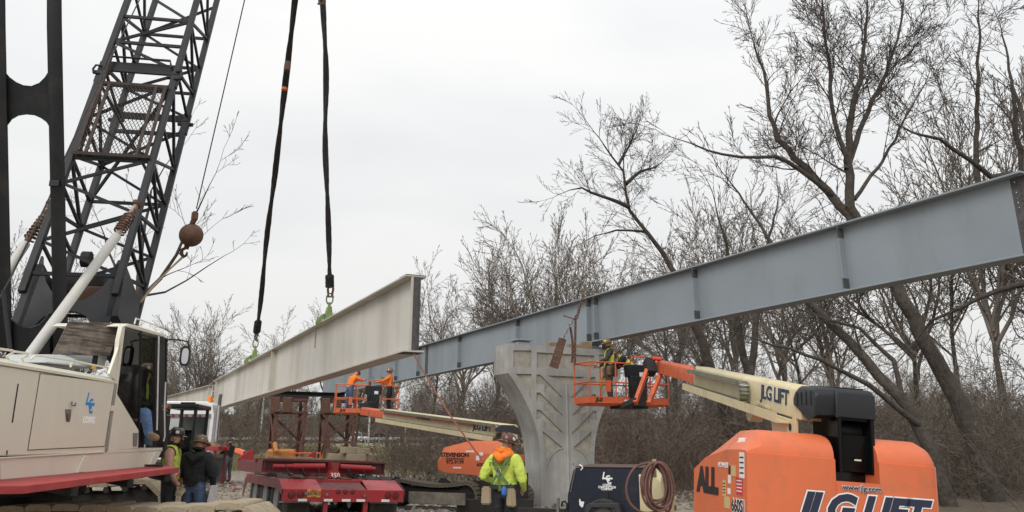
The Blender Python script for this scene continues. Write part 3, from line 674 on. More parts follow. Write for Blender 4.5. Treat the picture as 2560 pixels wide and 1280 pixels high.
for s in (g0, g1): MB().bar(B(-.95, s, -.08), B(.95, s, -.08), .03, .06).build('screen_rail', mat('dark_rust', (.045, .03, .025), .8, var=.4, scale=6), CRX)
# solid boom foot: plates with scalloped edges
def bpx(px, py, dpt=0.): # point of the near (or far) face under a pixel
    o = CRX.M @ B(0, 0, dpt); return cl(PPL(px, py, o, bn))
nrm = BL.to_3x3() @ V((0, 0, 1))
Z_ = lambda *q: [bpx(*c2(*p)) for p in q]
for dp, nm in ((0., 'foot_plate'), (BD, 'foot_plate')):
    pts = Z_((215, 70), (228, 125), (262, 185), (300, 215), (345, 228), (420, 218), (470, 190), (505, 160), (540, 120), (590, 20), (640, 20), (545, 335), (505, 420), (480, 380), (430, 300), (380, 278), (330, 275), (270, 280), (215, 305), (180, 340), (150, 400), (120, 470), (60, 470), (70, 400), (205, 0), (215, 0))
    MB().prism([p + nrm * dp for p in pts], nrm * .05).build(nm, BLACKST, CRX)
for (p, q) in (((600, 40), (560, 300)), ((190, 40), (60, 400))):
    a, b = bpx(*c2(*p)), bpx(*c2(*q)); d = (b - a).normalized(); wv = d.cross(nrm).normalized() * .09
    MB().prism([a - wv, a + wv, a + wv + nrm * BD, a - wv * .2 + nrm * (BD * .86), a - wv * .2 + nrm * BD * .3], (b - a)).build('foot_side_plate', BLACKST, CRX)
for y in (660, 672, 720): lace(B(-.9, s_of(y), .5), B(1, s_of(y), .5), .09)
dm = MB(); dm.cyl(B(-.5, s_of(655), .6), B(.7, s_of(655), .6), .22, 16); dm.build('winch_drum', DARK, CRX); MB().box(B(.35, s_of(705), .4), (.7, .4, .35)).build('winch_housing', RUST, CRX, bevel=.02)
MB().cyl(B(-.1, s_of(630), .2), B(.1, s_of(630), .2), .14, 14).build('sheave', DARK, CRX)
# ---- mast with oval openings
def mast_pt(px, py): # mast plane: leans back towards the camera
    t_ = py / 850; return cl(PD(px, py, 11.4 + .9 * t_))
back = cl(PD(100, 400, 12)) - cl(PD(100, 400, 11.8)); 
for xa, xb, xc, xd in ((117, 155, 134, 171), (-27, 13, -10, 30)):
    MB().prism([mast_pt(xa, -150), mast_pt(xb - 2, -150), mast_pt(xb, 60), mast_pt(xd, 880), mast_pt(xc, 880), mast_pt(xa, 60)], back).build('mast_leg', BLACKST, CRX, bevel=.012)
def web(ys):
    up = [(14, ys - 12), (24, ys), (40, ys + 12), (58, ys + 20), (78, ys + 22), (98, ys + 14), (112, ys), (122, ys - 16)]
    dn = [(126, ys + 128), (116, ys + 112), (102, ys + 102), (86, ys + 95), (66, ys + 93), (46, ys + 96), (30, ys + 105), (17, ys + 122)]
    MB().prism([mast_pt(*p) + back * .25 for p in up + dn], back * .5).build('mast_web', BLACKST, CRX)
web(192); web(-330); web(800)
MB().box(mast_pt(140, 460), (.14, .12, .09)).build('mast_bracket', BLACKST, CRX)
# ---- backstops with springs
bs = mat('backstop_white', (.52, .51, .48), .5, var=.06, dirt=(.40, .36, .30), dirta=.5, dscale=3)
for q0, q1, q2, q3, d0, d1 in (((70, 895), (298, 580), (324, 540), (341, 512), 10.9, 13.6), ((-60, 800), (72, 598), (112, 545), (127, 510), 12.4, 14.1)):
    p0, p1, p2, p3 = cl(PD(*q0, d0)), cl(PD(*q1, d1 - .25)), cl(PD(*q2, d1)), cl(PD(*q3, d1 + .1)); d = (p2 - p1).normalized()
    bt_ = MB().tube([p0, p1 - d * .1], .078, 14).build('backstop', bs, CRX)
    MB().tube([p1 - d * .12, p3], .05, 10).build('backstop_rod', mat('rust_white', (.5, .46, .42), .6, var=.1, dirt=(.16, .06, .04), dirta=1, dscale=6, dlo=.45, dhi=.55), CRX)
    u_ = d.orthogonal().normalized(); w_ = d.cross(u_)
    MB().tube([p1.lerp(p2, i / 70) + (u_ * math.cos(i * .62) + w_ * math.sin(i * .62)) * .088 for i in range(71)], .017, 6).build('spring', RUST, CRX)
    MB().cyl(p3 - d * .02, p3 + d * .05, .085, 12).build('end_flange', RUST, CRX)
# ---- ropes
def wire(name, pts, r, label=None, m=None):
    o = MB().tube(pts, r, 6).build(name, m or mat('wire_rope', (.05, .045, .04), .7, .3), CRX); return o
wire('hoist_rope', [cl(PD(358, -20, 17.2)), cl(PD(268, 165, 15.5)), cl(PD(166, 385, 13.8)), cl(PD(123, 495, 13.2)), cl(PD(24, 700, 12)), cl(PD(-15, 770, 11.5))], .013)
wire('hydraulic_hose', [cl(PD(8, 725, 11.2)), cl(PD(16, 800, 11.1)), cl(PD(25, 870, 11))], .03, m=BLACKPL)
wire('whip_line', [cl(PD(616, -20, 15.5)), cl(PD(553, 255, 15.5)), cl(PD(491, 522, 15.5))], .012)
# ---- headache ball
bc = PD(478, 588, 15.5)
hb_ = T('overhaul_ball', 'rusty round overhaul ball and hook hanging below the boom', 'hook ball', M=Matrix.Translation(bc))
brown = mat('ball_rust', (.125, .066, .042), .7, .2, var=.25, scale=5, dirt=(.06, .04, .03), dirta=.6, dscale=4, bump=.2)
MB().lathe([(.225 * math.sin(math.pi * i / 16), -.225 * math.cos(math.pi * i / 16)) for i in range(1, 16)], n=24).build('ball', brown, hb_, smooth=60)
sk = lambda px, py: PD(px, py, 15.5) - bc
MB().tube([sk(480, 560), sk(486, 548), sk(489, 528)], [.05, .06, .045], 10).build('wedge_socket', RUST, hb_); MB().box(sk(487, 540), (.1, .09, .13)).build('socket_pin', RUST, hb_)
hk = MB().tube([sk(470, 608), sk(465, 622)], .05, 10).build('swivel', RUST, hb_)
MB().tube([sk(464, 620), sk(455, 624), sk(453, 634), sk(459, 642), sk(466, 638), sk(468, 630)], [.03, .035, .04, .036, .028, .015], 8).build('hook', RUST, hb_)
tr = T('tie_back_rope', 'pair of pale ropes tying the hook back towards the boom foot', 'rope', M=Matrix.Translation(PD(350, 755, 14.2)))
rb = tr.M.translation
for k in (0, 1): MB().tube([PD(459 - 3 * k, 642, 15.5) - rb, PD(425 - 4 * k, 672 + 4 * k, 15.2) - rb, PD(385 - 7 * k, 715 + 5 * k, 14.7) - rb, PD(352 - 3 * k, 756 + 2 * k, 14.2) - rb], .016, 6).build('strand', mat('pale_rope', (.30, .23, .16), .9), tr)
# ---- loose things on the crane
pw = [PD(*q) for q in ((172, 804, 10.75), (306, 808, 11.4), (274, 889, 11.05), (132, 885, 10.4))]
pn = (pw[1] - pw[0]).cross(pw[3] - pw[0]).normalized() * .02
tag(MB().prism([p - pw[3] for p in pw], pn).build('plywood_sheet', OLDWOOD), 'weathered brown plywood sheet leaning on the crane behind the cab', 'plywood').location = pw[3]
can = T('spray_can', 'black and yellow spray can standing on the crane roof', 'can', M=Matrix.Translation(PD(234, 922, 10.9)))
MB().cyl((0, 0, 0), (0, 0, .05), .035, 12).build('base_band', mat('can_yellow', (.7, .33, .02), .4), can); MB().lathe([(.035, .05), (.035, .17), (.03, .185), (.018, .19)], n=12).build('can_body', GLOSSBLK, can); MB().lathe([(.02, .19), (.02, .215), (.012, .22)], n=10).build('cap', GLOSSBLK, can)
gl = PD(338, 1164, 10.6)
tag(MB().prism([(-.03, -.25, 0), (.04, -.2, 0), (.05, .15, 0), (0, .25, 0), (-.05, .1, 0)], (0, 0, .03)).build('pry_tool', DARK), 'dark pry tool lying on the red walkway', 'tool').matrix_world = Matrix.Translation(CRX.M @ (w1.lerp(w2, .35) + V((0, -.6, .004)))) @ Matrix.Rotation(.9, 4, 'Z')
# ---------------------------------------------------------------- boom lifts
NAVYL = mat('lettering_navy', (.018, .024, .05), .5, var=.02); BLKL = mat('lettering_black', (.012, .012, .012), .5, var=.02)
def wheel(par, M, r, w, hub=True, rimc=STEEL):
    """tyre and rim around local y"""
    t_ = MB().lathe([(r * .60, -w / 2 + .03), (r * .72, -w / 2), (r * .93, -w / 2 + .005), (r, -w / 2 + .06), (r, w / 2 - .06), (r * .93, w / 2 - .005), (r * .72, w / 2), (r * .60, w / 2 - .03)], ax=(0, 1, 0), n=28, caps=False).build('tyre', TYRE, par); t_.matrix_local = M
    MB().lathe([(.02, -w * .2), (r * .28, -w * .2), (r * .34, -w * .05), (r * .52, -w * .12), (r * .61, -w / 2 + .035), (r * .61, w / 2 - .035), (r * .5, w * .3), (.02, w * .3)], ax=(0, 1, 0), n=24).build('rim', rimc, t_)
    return t_
def boom_lift_boom(t, root, tip, tip2, w=.34, h=.44, txt=None, colo=CREAM2, second=ORANGE2, turn=.40, tpos=.2, y0_=0.):
    """telescopic boom: cream outer box, worn orange inner box, side tray with a chain-like cable carrier on the left side"""
    root, tip, tip2 = V(root), V(tip), V(tip2); a = (tip - root).normalized(); L1 = (tip - root).length; r = a.cross(V((0, 0, 1))).normalized(); up = r.cross(a)
    Mb = Matrix((-r, a, up)).transposed().to_4x4(); Mb.translation = root      # x: left side, y along, z up
    q = lambda x, y, z: Mb @ V((x, y, z))
    ob = MB(); n = 10
    ring = lambda y, w, h: [q(-w / 2, y, -h / 2), q(w / 2, y, -h / 2), q(w / 2, y, h / 2 - .05), q(w / 2 - .05, y, h / 2), q(-w / 2 + .05, y, h / 2), q(-w / 2, y, h / 2 - .05)]
    outer = MB().loft([ring(y0_, w, h), ring(L1, w, h)]).build('outer_boom', colo, t, bevel=.008)
    for z in (-h / 2, h / 2 - .05): MB().bar(q(w / 2 + .012, L1 - .12, z + .02), q(w / 2 + .012, L1 - .03, z + .02), .03, .04).build('wear_pad', STEEL, outer)
    d2 = tip2 - root; L2 = (Mb.inverted() @ tip2).y
    MB().loft([ring(L1 - .5, w * .80, h * .80), ring(L2, w * .80, h * .80)]).build('inner_boom', second, t, bevel=.008)
    MB().box((0, 0, 0), (1, 1, 1)).build('boom_collar', colo, t, bevel=.01).matrix_local = Mb @ Matrix.Translation((0, L1 + .02, 0)) @ Matrix.Diagonal((w * .86, .06, h * .9, 1))
    # tray
    ty0, ty1 = L1 * .1, L1 + .22; tz = -h / 2 - .01
    ad = lambda y: q(0, y, 0)
    x0, x1 = w / 2 + .012, w / 2 + .19
    tr_ = MB().prism([q(x0, ty0, tz - .08), q(x1, ty0, tz - .08), q(x1, ty0, tz + .05), q(x1 - .015, ty0, tz + .05), q(x1 - .015, ty0, tz - .06), q(x0, ty0, tz - .06)], a * (ty1 - ty0)).build('cable_tray', colo, t)
    # carrier: lower run, turn, upper run, as many small links
    cr = MB(); r0 = .15; y_turn = L1 * turn; y_end = L1 + .22; y_up = L1 + .5; pth = []
    zl = tz + .02; zu = zl + 2 * r0
    y = y_end
    while y > y_turn: pth.append((y, zl, 0)); y -= .055
    k = int(math.pi * r0 / .055)
    for i in range(k + 1): an = math.pi * i / k; pth.append((y_turn - r0 * math.sin(an), zl + r0 - r0 * math.cos(an), an))
    y = y_turn
    while y < L1 - .1: pth.append((y, zu, math.pi)); y += .055
    cm = MB(); bs_ = MB()
    for i, (yy, zz, an) in enumerate(pth):
        Mr = Mb @ Matrix.Translation((w / 2 + .10, yy, zz)) @ Matrix.Rotation(-an, 4, 'X')
        for sx_ in (-.07, .07): cm.box(Mr @ V((sx_, 0, 0)), (.012, .047, .062), Mr.to_3x3())
        if i % 2 == 0: bs_.box(Mr @ V((0, 0, -.028)), (.14, .02, .006), Mr.to_3x3())
        cm.box(Mr @ V((0, 0, .0)), (.11, .05, .03), Mr.to_3x3())
    c_ = cm.build('cable_carrier', mat('carrier_grey', (.17, .165, .12), .6, var=.3, scale=10), t); stuff(c_)
    stuff(bs_.build('carrier_rung', CHROME, c_))
    MB().bar(q(w / 2 + .02, L1 * .32, -h * .35), q(w / 2 + .02, L1 * .22, -h * .42), .02, .03).build('hose_guard', colo, t)
    if txt: text(txt, h * .66, NAVYL, t, q(w / 2 + .006, L1 * tpos, .02), -a, up, bold=.010, ext=.002, space=.92, sx=1.4)
    if txt: text(txt, h * .66, mat('lettering_white', (.8, .8, .8)), t, q(w / 2 + .003, L1 * tpos, .02), -a, up, bold=.018, ext=.001, space=.92, sx=1.4)
    return Mb, L2
def platform(t, M, label_txt, sc=1., orange=ORANGE2, Lx=2.44, Wd=.92):
    """work platform; local x along the long side, y away, z up from the floor"""
    q = lambda x, y, z: M @ V((x, y, z))
    fl = MB().loft([[q(.06, .06, 0), q(Lx - .06, .06, 0), q(Lx - .06, Wd - .06, 0), q(.06, Wd - .06, 0)], [q(0, 0, .06), q(Lx, 0, .06), q(Lx, Wd, .06), q(0, Wd, .06)]]).build('platform_floor', orange, t)
    gap = (Lx * .60, Lx * .70)
    def seg(name, p0, p1, r=.02): MB().cyl(p0, p1, r, 8).build(name, orange, fl)
    for y0 in (0, Wd):
        tb_ = [(0, Lx)] if y0 else [(0, gap[0]), (gap[1], Lx)]
        for x0, x1 in tb_: MB().box((0, 0, 0), (1, 1, 1)).build('toe_board', orange, fl, bevel=0).matrix_local = M @ Matrix.Translation(((x0 + x1) / 2, y0, .13)) @ Matrix.Diagonal((x1 - x0, .015, .17, 1))
    for x0 in (0, Lx): MB().box((0, 0, 0), (1, 1, 1)).build('toe_board', orange, fl).matrix_local = M @ Matrix.Translation((x0, Wd / 2, .13)) @ Matrix.Diagonal((.015, Wd, .17, 1))
    H = 1.13
    px_ = [0, .78, gap[0], gap[1] + .05, Lx] 
    for y0 in (0, Wd):
        for x0 in ([0, .80, Lx * .52, Lx * .72, Lx] if y0 == 0 else [0, Lx * .33, Lx * .67, Lx]): seg('rail_post', q(x0, y0, .06), q(x0, y0, H))
    for z, nm in ((H, 'top_rail'), (.6, 'mid_rail')):
        for y0 in (0, Wd):
            if z == H and y0 == 0: seg(nm, q(0, y0, z), q(Lx * .52, y0, z)); seg(nm, q(Lx * .72, y0, z), q(Lx, y0, z))
            else: seg(nm, q(0, y0, z), q(Lx, y0, z))
        for x0 in (0, Lx): seg(nm, q(x0, 0, z), q(x0, Wd, z))
    MB().tube([q(Lx * .5, -.02, .95), q(Lx * .5, -.1, 1.22), q(Lx * .52, -.14, 1.3), q(Lx * .68, -.14, 1.32), q(Lx * .71, -.1, 1.24), q(Lx * .71, -.02, .95)], .022, 8).build('console_guard', orange, fl)
    # console and black pedestal on the boom side
    cb_ = MB().prism([q(Lx * .46, -.16, .76), q(Lx * .71, -.16, .76), q(Lx * .715, -.16, 1.09), q(Lx * .45, -.16, 1.09)], M.to_3x3() @ V((0, .26, 0))).build('control_console', BLACKPL, fl, bevel=.02)
    MB().box((0, 0, 0), (1, 1, 1)).build('instruction_box', WHITE, cb_).matrix_local = M @ Matrix.Translation((Lx * .625, -.175, .80)) @ Matrix.Diagonal((.15, .03, .17, 1))
    MB().prism([q(Lx * .50, -.2, -.02), q(Lx * .66, -.2, -.02), q(Lx * .69, -.2, .78), q(Lx * .48, -.2, .78)], M.to_3x3() @ V((0, .22, 0))).build('rotator', BLACKPL, fl, bevel=.02)
    MB().prism([q(Lx * .38, -.05, -.07), q(Lx * .72, -.05, -.07), q(Lx * .72, .6, -.07), q(Lx * .38, .6, -.07)], M.to_3x3() @ V((0, 0, .068))).build('floor_bracket', DARK, fl)
    MB().box((0, 0, 0), (1, 1, 1)).build('side_box', orange, fl).matrix_local = M @ Matrix.Translation((.55, -.03, .50)) @ Matrix.Diagonal((.14, .05, .3, 1))
    hs_ = MB(); hs_.tube([q(Lx * .56, -.22, .1), q(Lx * .58, -.28, .3), q(Lx * .63, -.3, .5), q(Lx * .68, -.27, .75)], .018, 6); hs_.tube([q(Lx * .52, -.2, .3), q(Lx * .50, -.26, .5), q(Lx * .53, -.27, .8)], .014, 6); hs_.build('hydraulic_hose', BLACKPL, fl)
    text(label_txt, .13, BLKL, fl, q(.27, -.011, .13), M.to_3x3() @ V((1, 0, 0)), M.to_3x3() @ V((0, 0, 1)), bold=.008, shear=.2)
    MB().box((0, 0, 0), (1, 1, 1)).build('capacity_plate', WHITE, fl).matrix_local = M @ Matrix.Translation((1.15, -.011, .12)) @ Matrix.Diagonal((.2, .006, .06, 1))
    return fl

# ---- near lift (right)
root1, tip1, tip1b = PD(2056, 1016, 10.1), PD(1756, 942, 16.8), PD(1651, 916, 21.8)
bd = PD(1742, 952, 16.4) - PD(2126, 1036, 10.1); bd.z = 0; bd.normalize()
xr = V((bd.y, -bd.x, 0)); rollM = Matrix.Rotation(R(4.3), 3, bd)
xr = rollM @ xr; zr = rollM @ V((0, 0, 1))
if xr.z > 0:
    rollM = Matrix.Rotation(R(-4.3), 3, bd); xr = rollM @ V((bd.y, -bd.x, 0)); zr = rollM @ V((0, 0, 1))
RC = PD(2110, 1180, 9.6)
ML = Matrix((xr, bd, zr)).transposed().to_4x4(); ML.translation = RC - zr * (RC.z - .02)
L1T = T('boom_lift', 'large orange boom lift in the right foreground with raised cream boom', 'boom lift', M=ML)
def RF(px, py): q = L1T.l(PPL(px, py, RC, bd)); return q.x, q.z
xL, xR = RF(1868, 1180)[0], RF(2352, 1190)[0]; zs = RF(1900, 1131)[1]; ztp = RF(1990, 1080)[1]; xa, xb = RF(2088, 1150)[0], RF(2197, 1150)[0]; zslot = RF(2140, 1206)[1]
zb = .45
def hood_section(x, f=1., k=0., yl=2.15, sl=1.):
    """profile of the hood in depth: f lifts the shoulder, k pulls the ends in"""
    r = (ztp - zs); pts = [(k, zb), (k, zs - .012), (k + .03, zs - .004), (k + .03, zs + .006)]
    for i in range(1, 7): a = R(90 * i / 6); pts.append((k + .03 + .3 * (1 - math.cos(a)), zs + .006 + r * f * math.sin(a)))
    pts += [(.75, zs + r * f), (yl * .75, zs - .10 + r * .55 * f), (yl, zs - .26), (yl, zb + .2), (yl - .2, zb)]
    return [V((x, y, z)) for y, z in pts]
hl = MB().loft([hood_section(xL, .06), hood_section(xL + .03, .14, -.005), hood_section(xL + .19, .97, -.01), hood_section(xL + .3, 1., -.01), hood_section(xa - .06, 1., -.01), hood_section(xa, .93, -.0)]).build('engine_hood', ORANGE, L1T, smooth=24)
hr_ = MB().loft([hood_section(xb, .93), hood_section(xb + .05, 1., -.01), hood_section(xR - .18, 1., -.01), hood_section(xR - .07, .8, .01), hood_section(xR - .02, .5, .06), hood_section(xR, .1, .16)]).build('tank_hood', ORANGE, L1T, smooth=40)
MB().prism([(xa, -.008, zb), (xb, -.008, zb), (xb, -.008, zslot), (xa, -.008, zslot)], (0, .4, 0)).build('counterweight', ORANGE, L1T)
MB().box(((xa + xb) / 2, .5, (zslot + ztp) / 2), (xb - xa + .002, .3, ztp - zslot)).build('slot_back', GLOSSBLK, L1T)
MB().lathe([(.10, 0), (.26, .0), (.27, .02), (.24, .03)], o=((xa + xb) / 2, .36, zslot - .06), ax=(0, -1, 0), n=28).build('slew_motor_cover', GLOSSBLK, L1T)
# upright and black cover
u0, u1 = RF(2107, 1100)[0], RF(2200, 1100)[0]; zt1 = RF(2150, 983)[1]
for x in (u0, u1 - .05): MB().prism([(x, .12, zslot + .1), (x, .75, zslot + .1), (x, .85, zt1 - .25), (x, .6, zt1 - .03), (x, .10, zt1 - .03)], (.05, 0, 0)).build('upright_plate', GLOSSBLK, L1T, bevel=.01)
MB().prism([(u0 + .05, .16, zt1 - .33), (u1 - .05, .16, zt1 - .33), (u1 - .05, .13, zt1 - .05), (u0 + .05, .13, zt1 - .05)], (0, .03, 0)).build('rear_cover', GLOSSBLK, L1T)
MB().prism([(u0 + .05, .28, zslot + .12), (u1 - .05, .28, zslot + .12), (u1 - .05, .2, zslot + .55), (u0 + .05, .2, zslot + .55)], (0, .03, 0)).build('lower_cover', GLOSSBLK, L1T)
MB().cyl((u0 + .05, .45, zt1 - .45), (u1 - .05, .45, zt1 - .45), .12, 14).build('pivot_pin', BLACKPL, L1T)
MB().box(((u0 + u1) / 2 + .04, .195, zslot + .26), (.085, .01, .02)).build('marker_plate', mat('marker_pale', (.6, .62, .45), .5), L1T)
Mb1, L2_ = boom_lift_boom(L1T, L1T.l(root1), L1T.l(tip1), L1T.l(tip1b), .36, .42, 'JLG LIFT', y0_=.25)
lx0, lx1 = u0 - .03, u1 + .01
prof = [(.08, zt1 - .32), (.08, zt1 - .02), (.14, zt1 + .035), (.75, zt1 + .10), (1.05, zt1 + .12), (1.22, zt1 + .06), (1.32, zt1 - .03), (1.32, zt1 - .14), (.95, zt1 - .28), (.75, zt1 - .33), (.5, zt1 - .18)]
cv = MB().loft([[V((lx0, y, z)) for y, z in prof], [V((lx0 + .04, y, z + .015)) for y, z in prof], [V((lx1 - .04, y, z + .015)) for y, z in prof], [V((lx1, y, z)) for y, z in prof]]).build('boom_cover', BLACKPL, L1T, bevel=.01)
sx0 = (Mb1 @ V((.2, .5, 0))).x - .02
MB().loft([[V((x, y, z - dz)) for y, z in ((.14, zt1 - .30), (.10, zt1 - .05), (.15, zt1 + .03), (.40, zt1 + .07), (.58, zt1 + .09), (.70, zt1 + .04), (.76, zt1 - .03), (.76, zt1 - .12), (.55, zt1 - .22), (.35, zt1 - .33))] for x, dz in ((sx0, .03), (sx0 + .05, 0), (lx0 + .02, -.01))]).build('cover_side', BLACKPL, cv, bevel=.012)
for y in (.22, .36, .5, .63): MB().box((sx0 - .004, y, zt1 - .08), (.014, .022, .17)).build('cover_rib', BLACKPL, cv, bevel=.004)
for x in np.linspace(lx0 + .1, lx1 - .1, 4): MB().bar((x, .2, zt1 + .066), (x, 1.0, zt1 + .135), .04, .02).build('cover_rib', BLACKPL, cv, bevel=.004)
MB().cyl((lx0 - .06, .3, zt1 - .27), (lx0, .3, zt1 - .27), .07, 14).build('cover_knob', BLACKPL, cv); MB().cyl((lx0 - .065, .3, zt1 - .25), (lx0 - .061, .3, zt1 - .25), .028, 10).build('knob_cap', WHITE, cv)
# boom foot under the outer boom and lift cylinder
q = lambda x, y, z: Mb1 @ V((x, y, z))
MB().prism([q(.19, .45, -.1), q(.19, .6, -.24), q(.19, 1.5, -.24), q(.19, 1.4, -.5), q(.19, .9, -.62), q(.19, .42, -.5)], Mb1.to_3x3() @ V((-.05, 0, 0))).build('boom_foot', CREAM2, L1T, bevel=.01)
for y, z in ((.62, -.34), (.9, -.48)): MB().cyl(q(.192, y, z), q(.2, y, z), .05, 12).build('foot_opening', DARK, L1T)
MB().cyl(q(0, .4, -.5), q(0, 3.1, -.3), .06, 12).build('lift_cylinder', STEEL, L1T); MB().prism([q(.1, 2.6, -.23), q(.1, 3.2, -.23), q(.1, 3.0, -.48), q(.1, 2.85, -.5)], Mb1.to_3x3() @ V((-.2, 0, 0))).build('cylinder_lug', CREAM2, L1T)
# platform end
ja, jb = L1T.P(1618, 925, 21.7), L1T.P(1588, 1008, 21.0); jc, jd_ = L1T.P(1654, 930, 21.7), L1T.P(1622, 1010, 21.0)
MB().bar(ja, jb, .10, .12).build('jib_arm', ORANGE2, L1T, bevel=.006); MB().bar(jc, jd_, .10, .12).build('jib_arm', ORANGE2, L1T, bevel=.006)
MB().bar(L1T.P(1622, 900, 21.9), L1T.P(1628, 935, 21.7), .26, .3).build('boom_head', DARK, L1T, bevel=.02); MB().box(L1T.P(1641, 897, 21.8), (.24, .2, .1)).build('head_cap', mat('cap_red_orange', (.75, .07, .02), .4), L1T, bevel=.03)
MB().bar(L1T.P(1596, 1000, 21.1), L1T.P(1560, 1015, 21.3), .3, .14).build('platform_mount', DARK, L1T, bevel=.02)
N1 = PD(1475, 1011, 21.3); M1 = frame(N1, (.93, .37, -.01), (-.37, .93, 0)); M1l = L1T.Mi @ M1
platform(L1T, M1l, 'JLG')
PLAT1 = M1
# markings
X = V((1, 0, 0)); Z = V((0, 0, 1)); Yb = V((0, -1, 0))
def rtext(s, px, py, size, bold, **k):
    x, z = RF(px, py)
    text(s, size, NAVYL, L1T, (x, -.022, z), X, Z, bold=bold, ext=.002, **k); text(s, size, lw, L1T, (x, -.018, z), X, Z, bold=bold + max(.004, size * .035), ext=.001, **k)
rtext('www.jlg.com', 2153, 1221, .092, .0015)
rtext('JLG LIFT', 2150, 1280, .44, .022, shear=.35, sx=1.02, space=.95)
def ltext(s, y, z, size, m, bold=0, dx=.006, **k): text(s, size, m, L1T, (xL - dx, y, z), Yb, Z, bold=bold, ext=.002, **k)
def lside(px, py): q = L1T.l(PPL(px, py, L1T.M @ V((xL, 0, 0)), xr)); return q.y, q.z
y_, z_ = lside(1769, 1203); ltext('ALL', y_, z_, .42, BLKL, .03, sx=1.25); 
y_, z_ = lside(1845, 1266); ltext('660SJ', y_, z_, .2, BLKL, .006); ltext('660SJ', y_, z_, .2, lw, .014, dx=.004)
y_, z_ = lside(1808, 1163); ltext('POWER', y_, z_, .09, lw, .002, shear=.3, sx=1.3)
for px, py, w_, h_, m_ in ((1855, 1163, .17, .30, WHITE), (1834, 1177, .17, .13, mat('sticker_tan', (.55, .42, .2), .6)), (1824, 1175, .07, .1, BLKL), (1849, 1215, .22, .2, mat('sticker_red', (.5, .04, .05), .5)), (1824, 1198, .1, .1, WHITE), (1811, 1220, .12, .19, MATS['sticker_tan']), (1823, 1228, .1, .07, WHITE), (1818, 1256, .2, .14, MATS['sticker_tan'])):
    y_, z_ = lside(px, py); MB().box((xL - .003, y_, z_), (.004, w_, h_)).build('sticker', m_, L1T)
    if h_ > .15:
        for i in range(4): MB().box((xL - .006, y_, z_ + h_ * (.3 - .2 * i)), (.002, w_ * .8, h_ * .06)).build('sticker_line', BLKL if m_ is not MATS['sticker_red'] else WHITE, L1T)
# tag number on the sloped corner facet
pA, pB = V((xL + .11, .20, zs + .13)), V((xL + .05, .2, zs + .05))
text('20036', .12, lw, L1T, V((xL + .09, .45, zs + .125)), Yb, V((.5, 0, 1)), bold=.003, sx=.9)
# chassis and wheels below the frame
MB().box(((xL + xR) / 2, 1.2, zb - .05), (1.9, 2.0, .2)).build('turntable', DARK, L1T, bevel=.03); MB().box(((xL + xR) / 2, 1.6, .5), (1.5, 3.2, .3)).build('chassis', ORANGE2, L1T, bevel=.03)
for x in (xL + .75, xR - .3):
    for y in (.45, 2.4): wheel(L1T, Matrix.Translation((x, y, .45)) @ Matrix.Rotation(R(90), 4, 'Z'), .46, .36)

# ---- far lift (centre)
yaw = R(40)
L2T = T('boom_lift', 'orange crawler boom lift half hidden behind the concrete pier', 'boom lift', (PD(1190, 1187, 19.8).x, PD(1190, 1187, 19.8).y, 0), 0)
fd = V((-math.cos(R(32)), math.sin(R(32)), 0)); nr = V((-math.sin(R(32)), -math.cos(R(32)), 0))     # along its side (away-left) and towards the camera
O2 = PD(1190, 1150, 19.6); 
def SF(px, py, k=0.): q = PPL(px, py, O2 - nr * k, nr); return L2T.l(q)
c4 = lambda x, y: (800 + x / 2.6667, 800 + y / 2.6667)
f = [SF(*c4(*p)) for p in ((783, 950), (787, 998), (832, 1015), (1090, 1040), (1270, 1052), (1270, 898), (1230, 895), (845, 885))]
g = [SF(*c4(*p), .16) for p in ((828, 850), (1000, 806), (1270, 804))]
back_ = L2T.Mi.to_3x3() @ (-nr) * .62
hd = MB(); nb_ = len(f)
hd.add(f + g, [tuple(range(8)), (7, 6, 9, 8), (6, 5, 10, 9), (0, 7, 8)])
bk = [p + back_ for p in f] ; hd.add(f + bk, [(i, (i + 1) % 8, 8 + (i + 1) % 8, 8 + i) for i in range(5)]); hd.add(g + [p + back_ * .8 for p in g], [(0, 1, 4, 3), (1, 2, 5, 4)])
hd.add([f[0], g[0], g[0] + back_ * .8, bk[0]], [(0, 1, 2, 3)])
hd.build('engine_hood', ORANGE, L2T, smooth=20)
tx_ = L2T.Mi.to_3x3() @ (-fd); nrl = L2T.Mi.to_3x3() @ nr
def t2(s, x, y, hpx, m, bold, **k): text(s, hpx * 19.6 / 2000 * 1.4, m, L2T, SF(*c4(x, y)) + nrl * .004, tx_, (0, 0, 1), bold=bold, ext=.002, **k)
t2('STEVENSON', 898, 900, 10, BLKL, .006, sx=1.15); t2('972-9199', 900, 948, 9, BLKL, .003, sx=1.15); t2('CRANE SERVICE INC', 900, 926, 4.5, BLKL, .001); t2('600SC', 1085, 965, 8.5, BLKL, .003, sx=1.15)
for x, y, w_, h_ in ((1052, 920, .1, .11), (1075, 893, .11, .07), (915, 985, .24, .035), (1000, 876, .24, .04)): p = SF(*c4(x, y)) + nrl * .004; MB().prism([p - tx_ * (w_ / 2) - V((0, 0, h_ / 2)), p + tx_ * (w_ / 2) - V((0, 0, h_ / 2)), p + tx_ * (w_ / 2) + V((0, 0, h_ / 2)), p - tx_ * (w_ / 2) + V((0, 0, h_ / 2))], nrl * .003).build('sticker', WHITE, L2T)
c0 = L2T.P(1260, 1215, 20.6); MB().cyl(c0 + V((0, 0, -.35)), c0 + V((0, 0, .3)), .6, 20).build('turntable', DARK, L2T); MB().box(c0 + V((-.2, .2, -.45)), (1.8, 1.8, .35)).build('chassis', DARK, L2T)
TRK = mat('track_dark', (.11, .092, .072), .85, var=.3, scale=8, dirt=(.20, .165, .12), dirta=.7, dscale=6, bump=.4)
track(L2T, L2T.l, PD(1192, 1208, 19.2), -30, 2.75, .66, .5, .105, TRK, False)
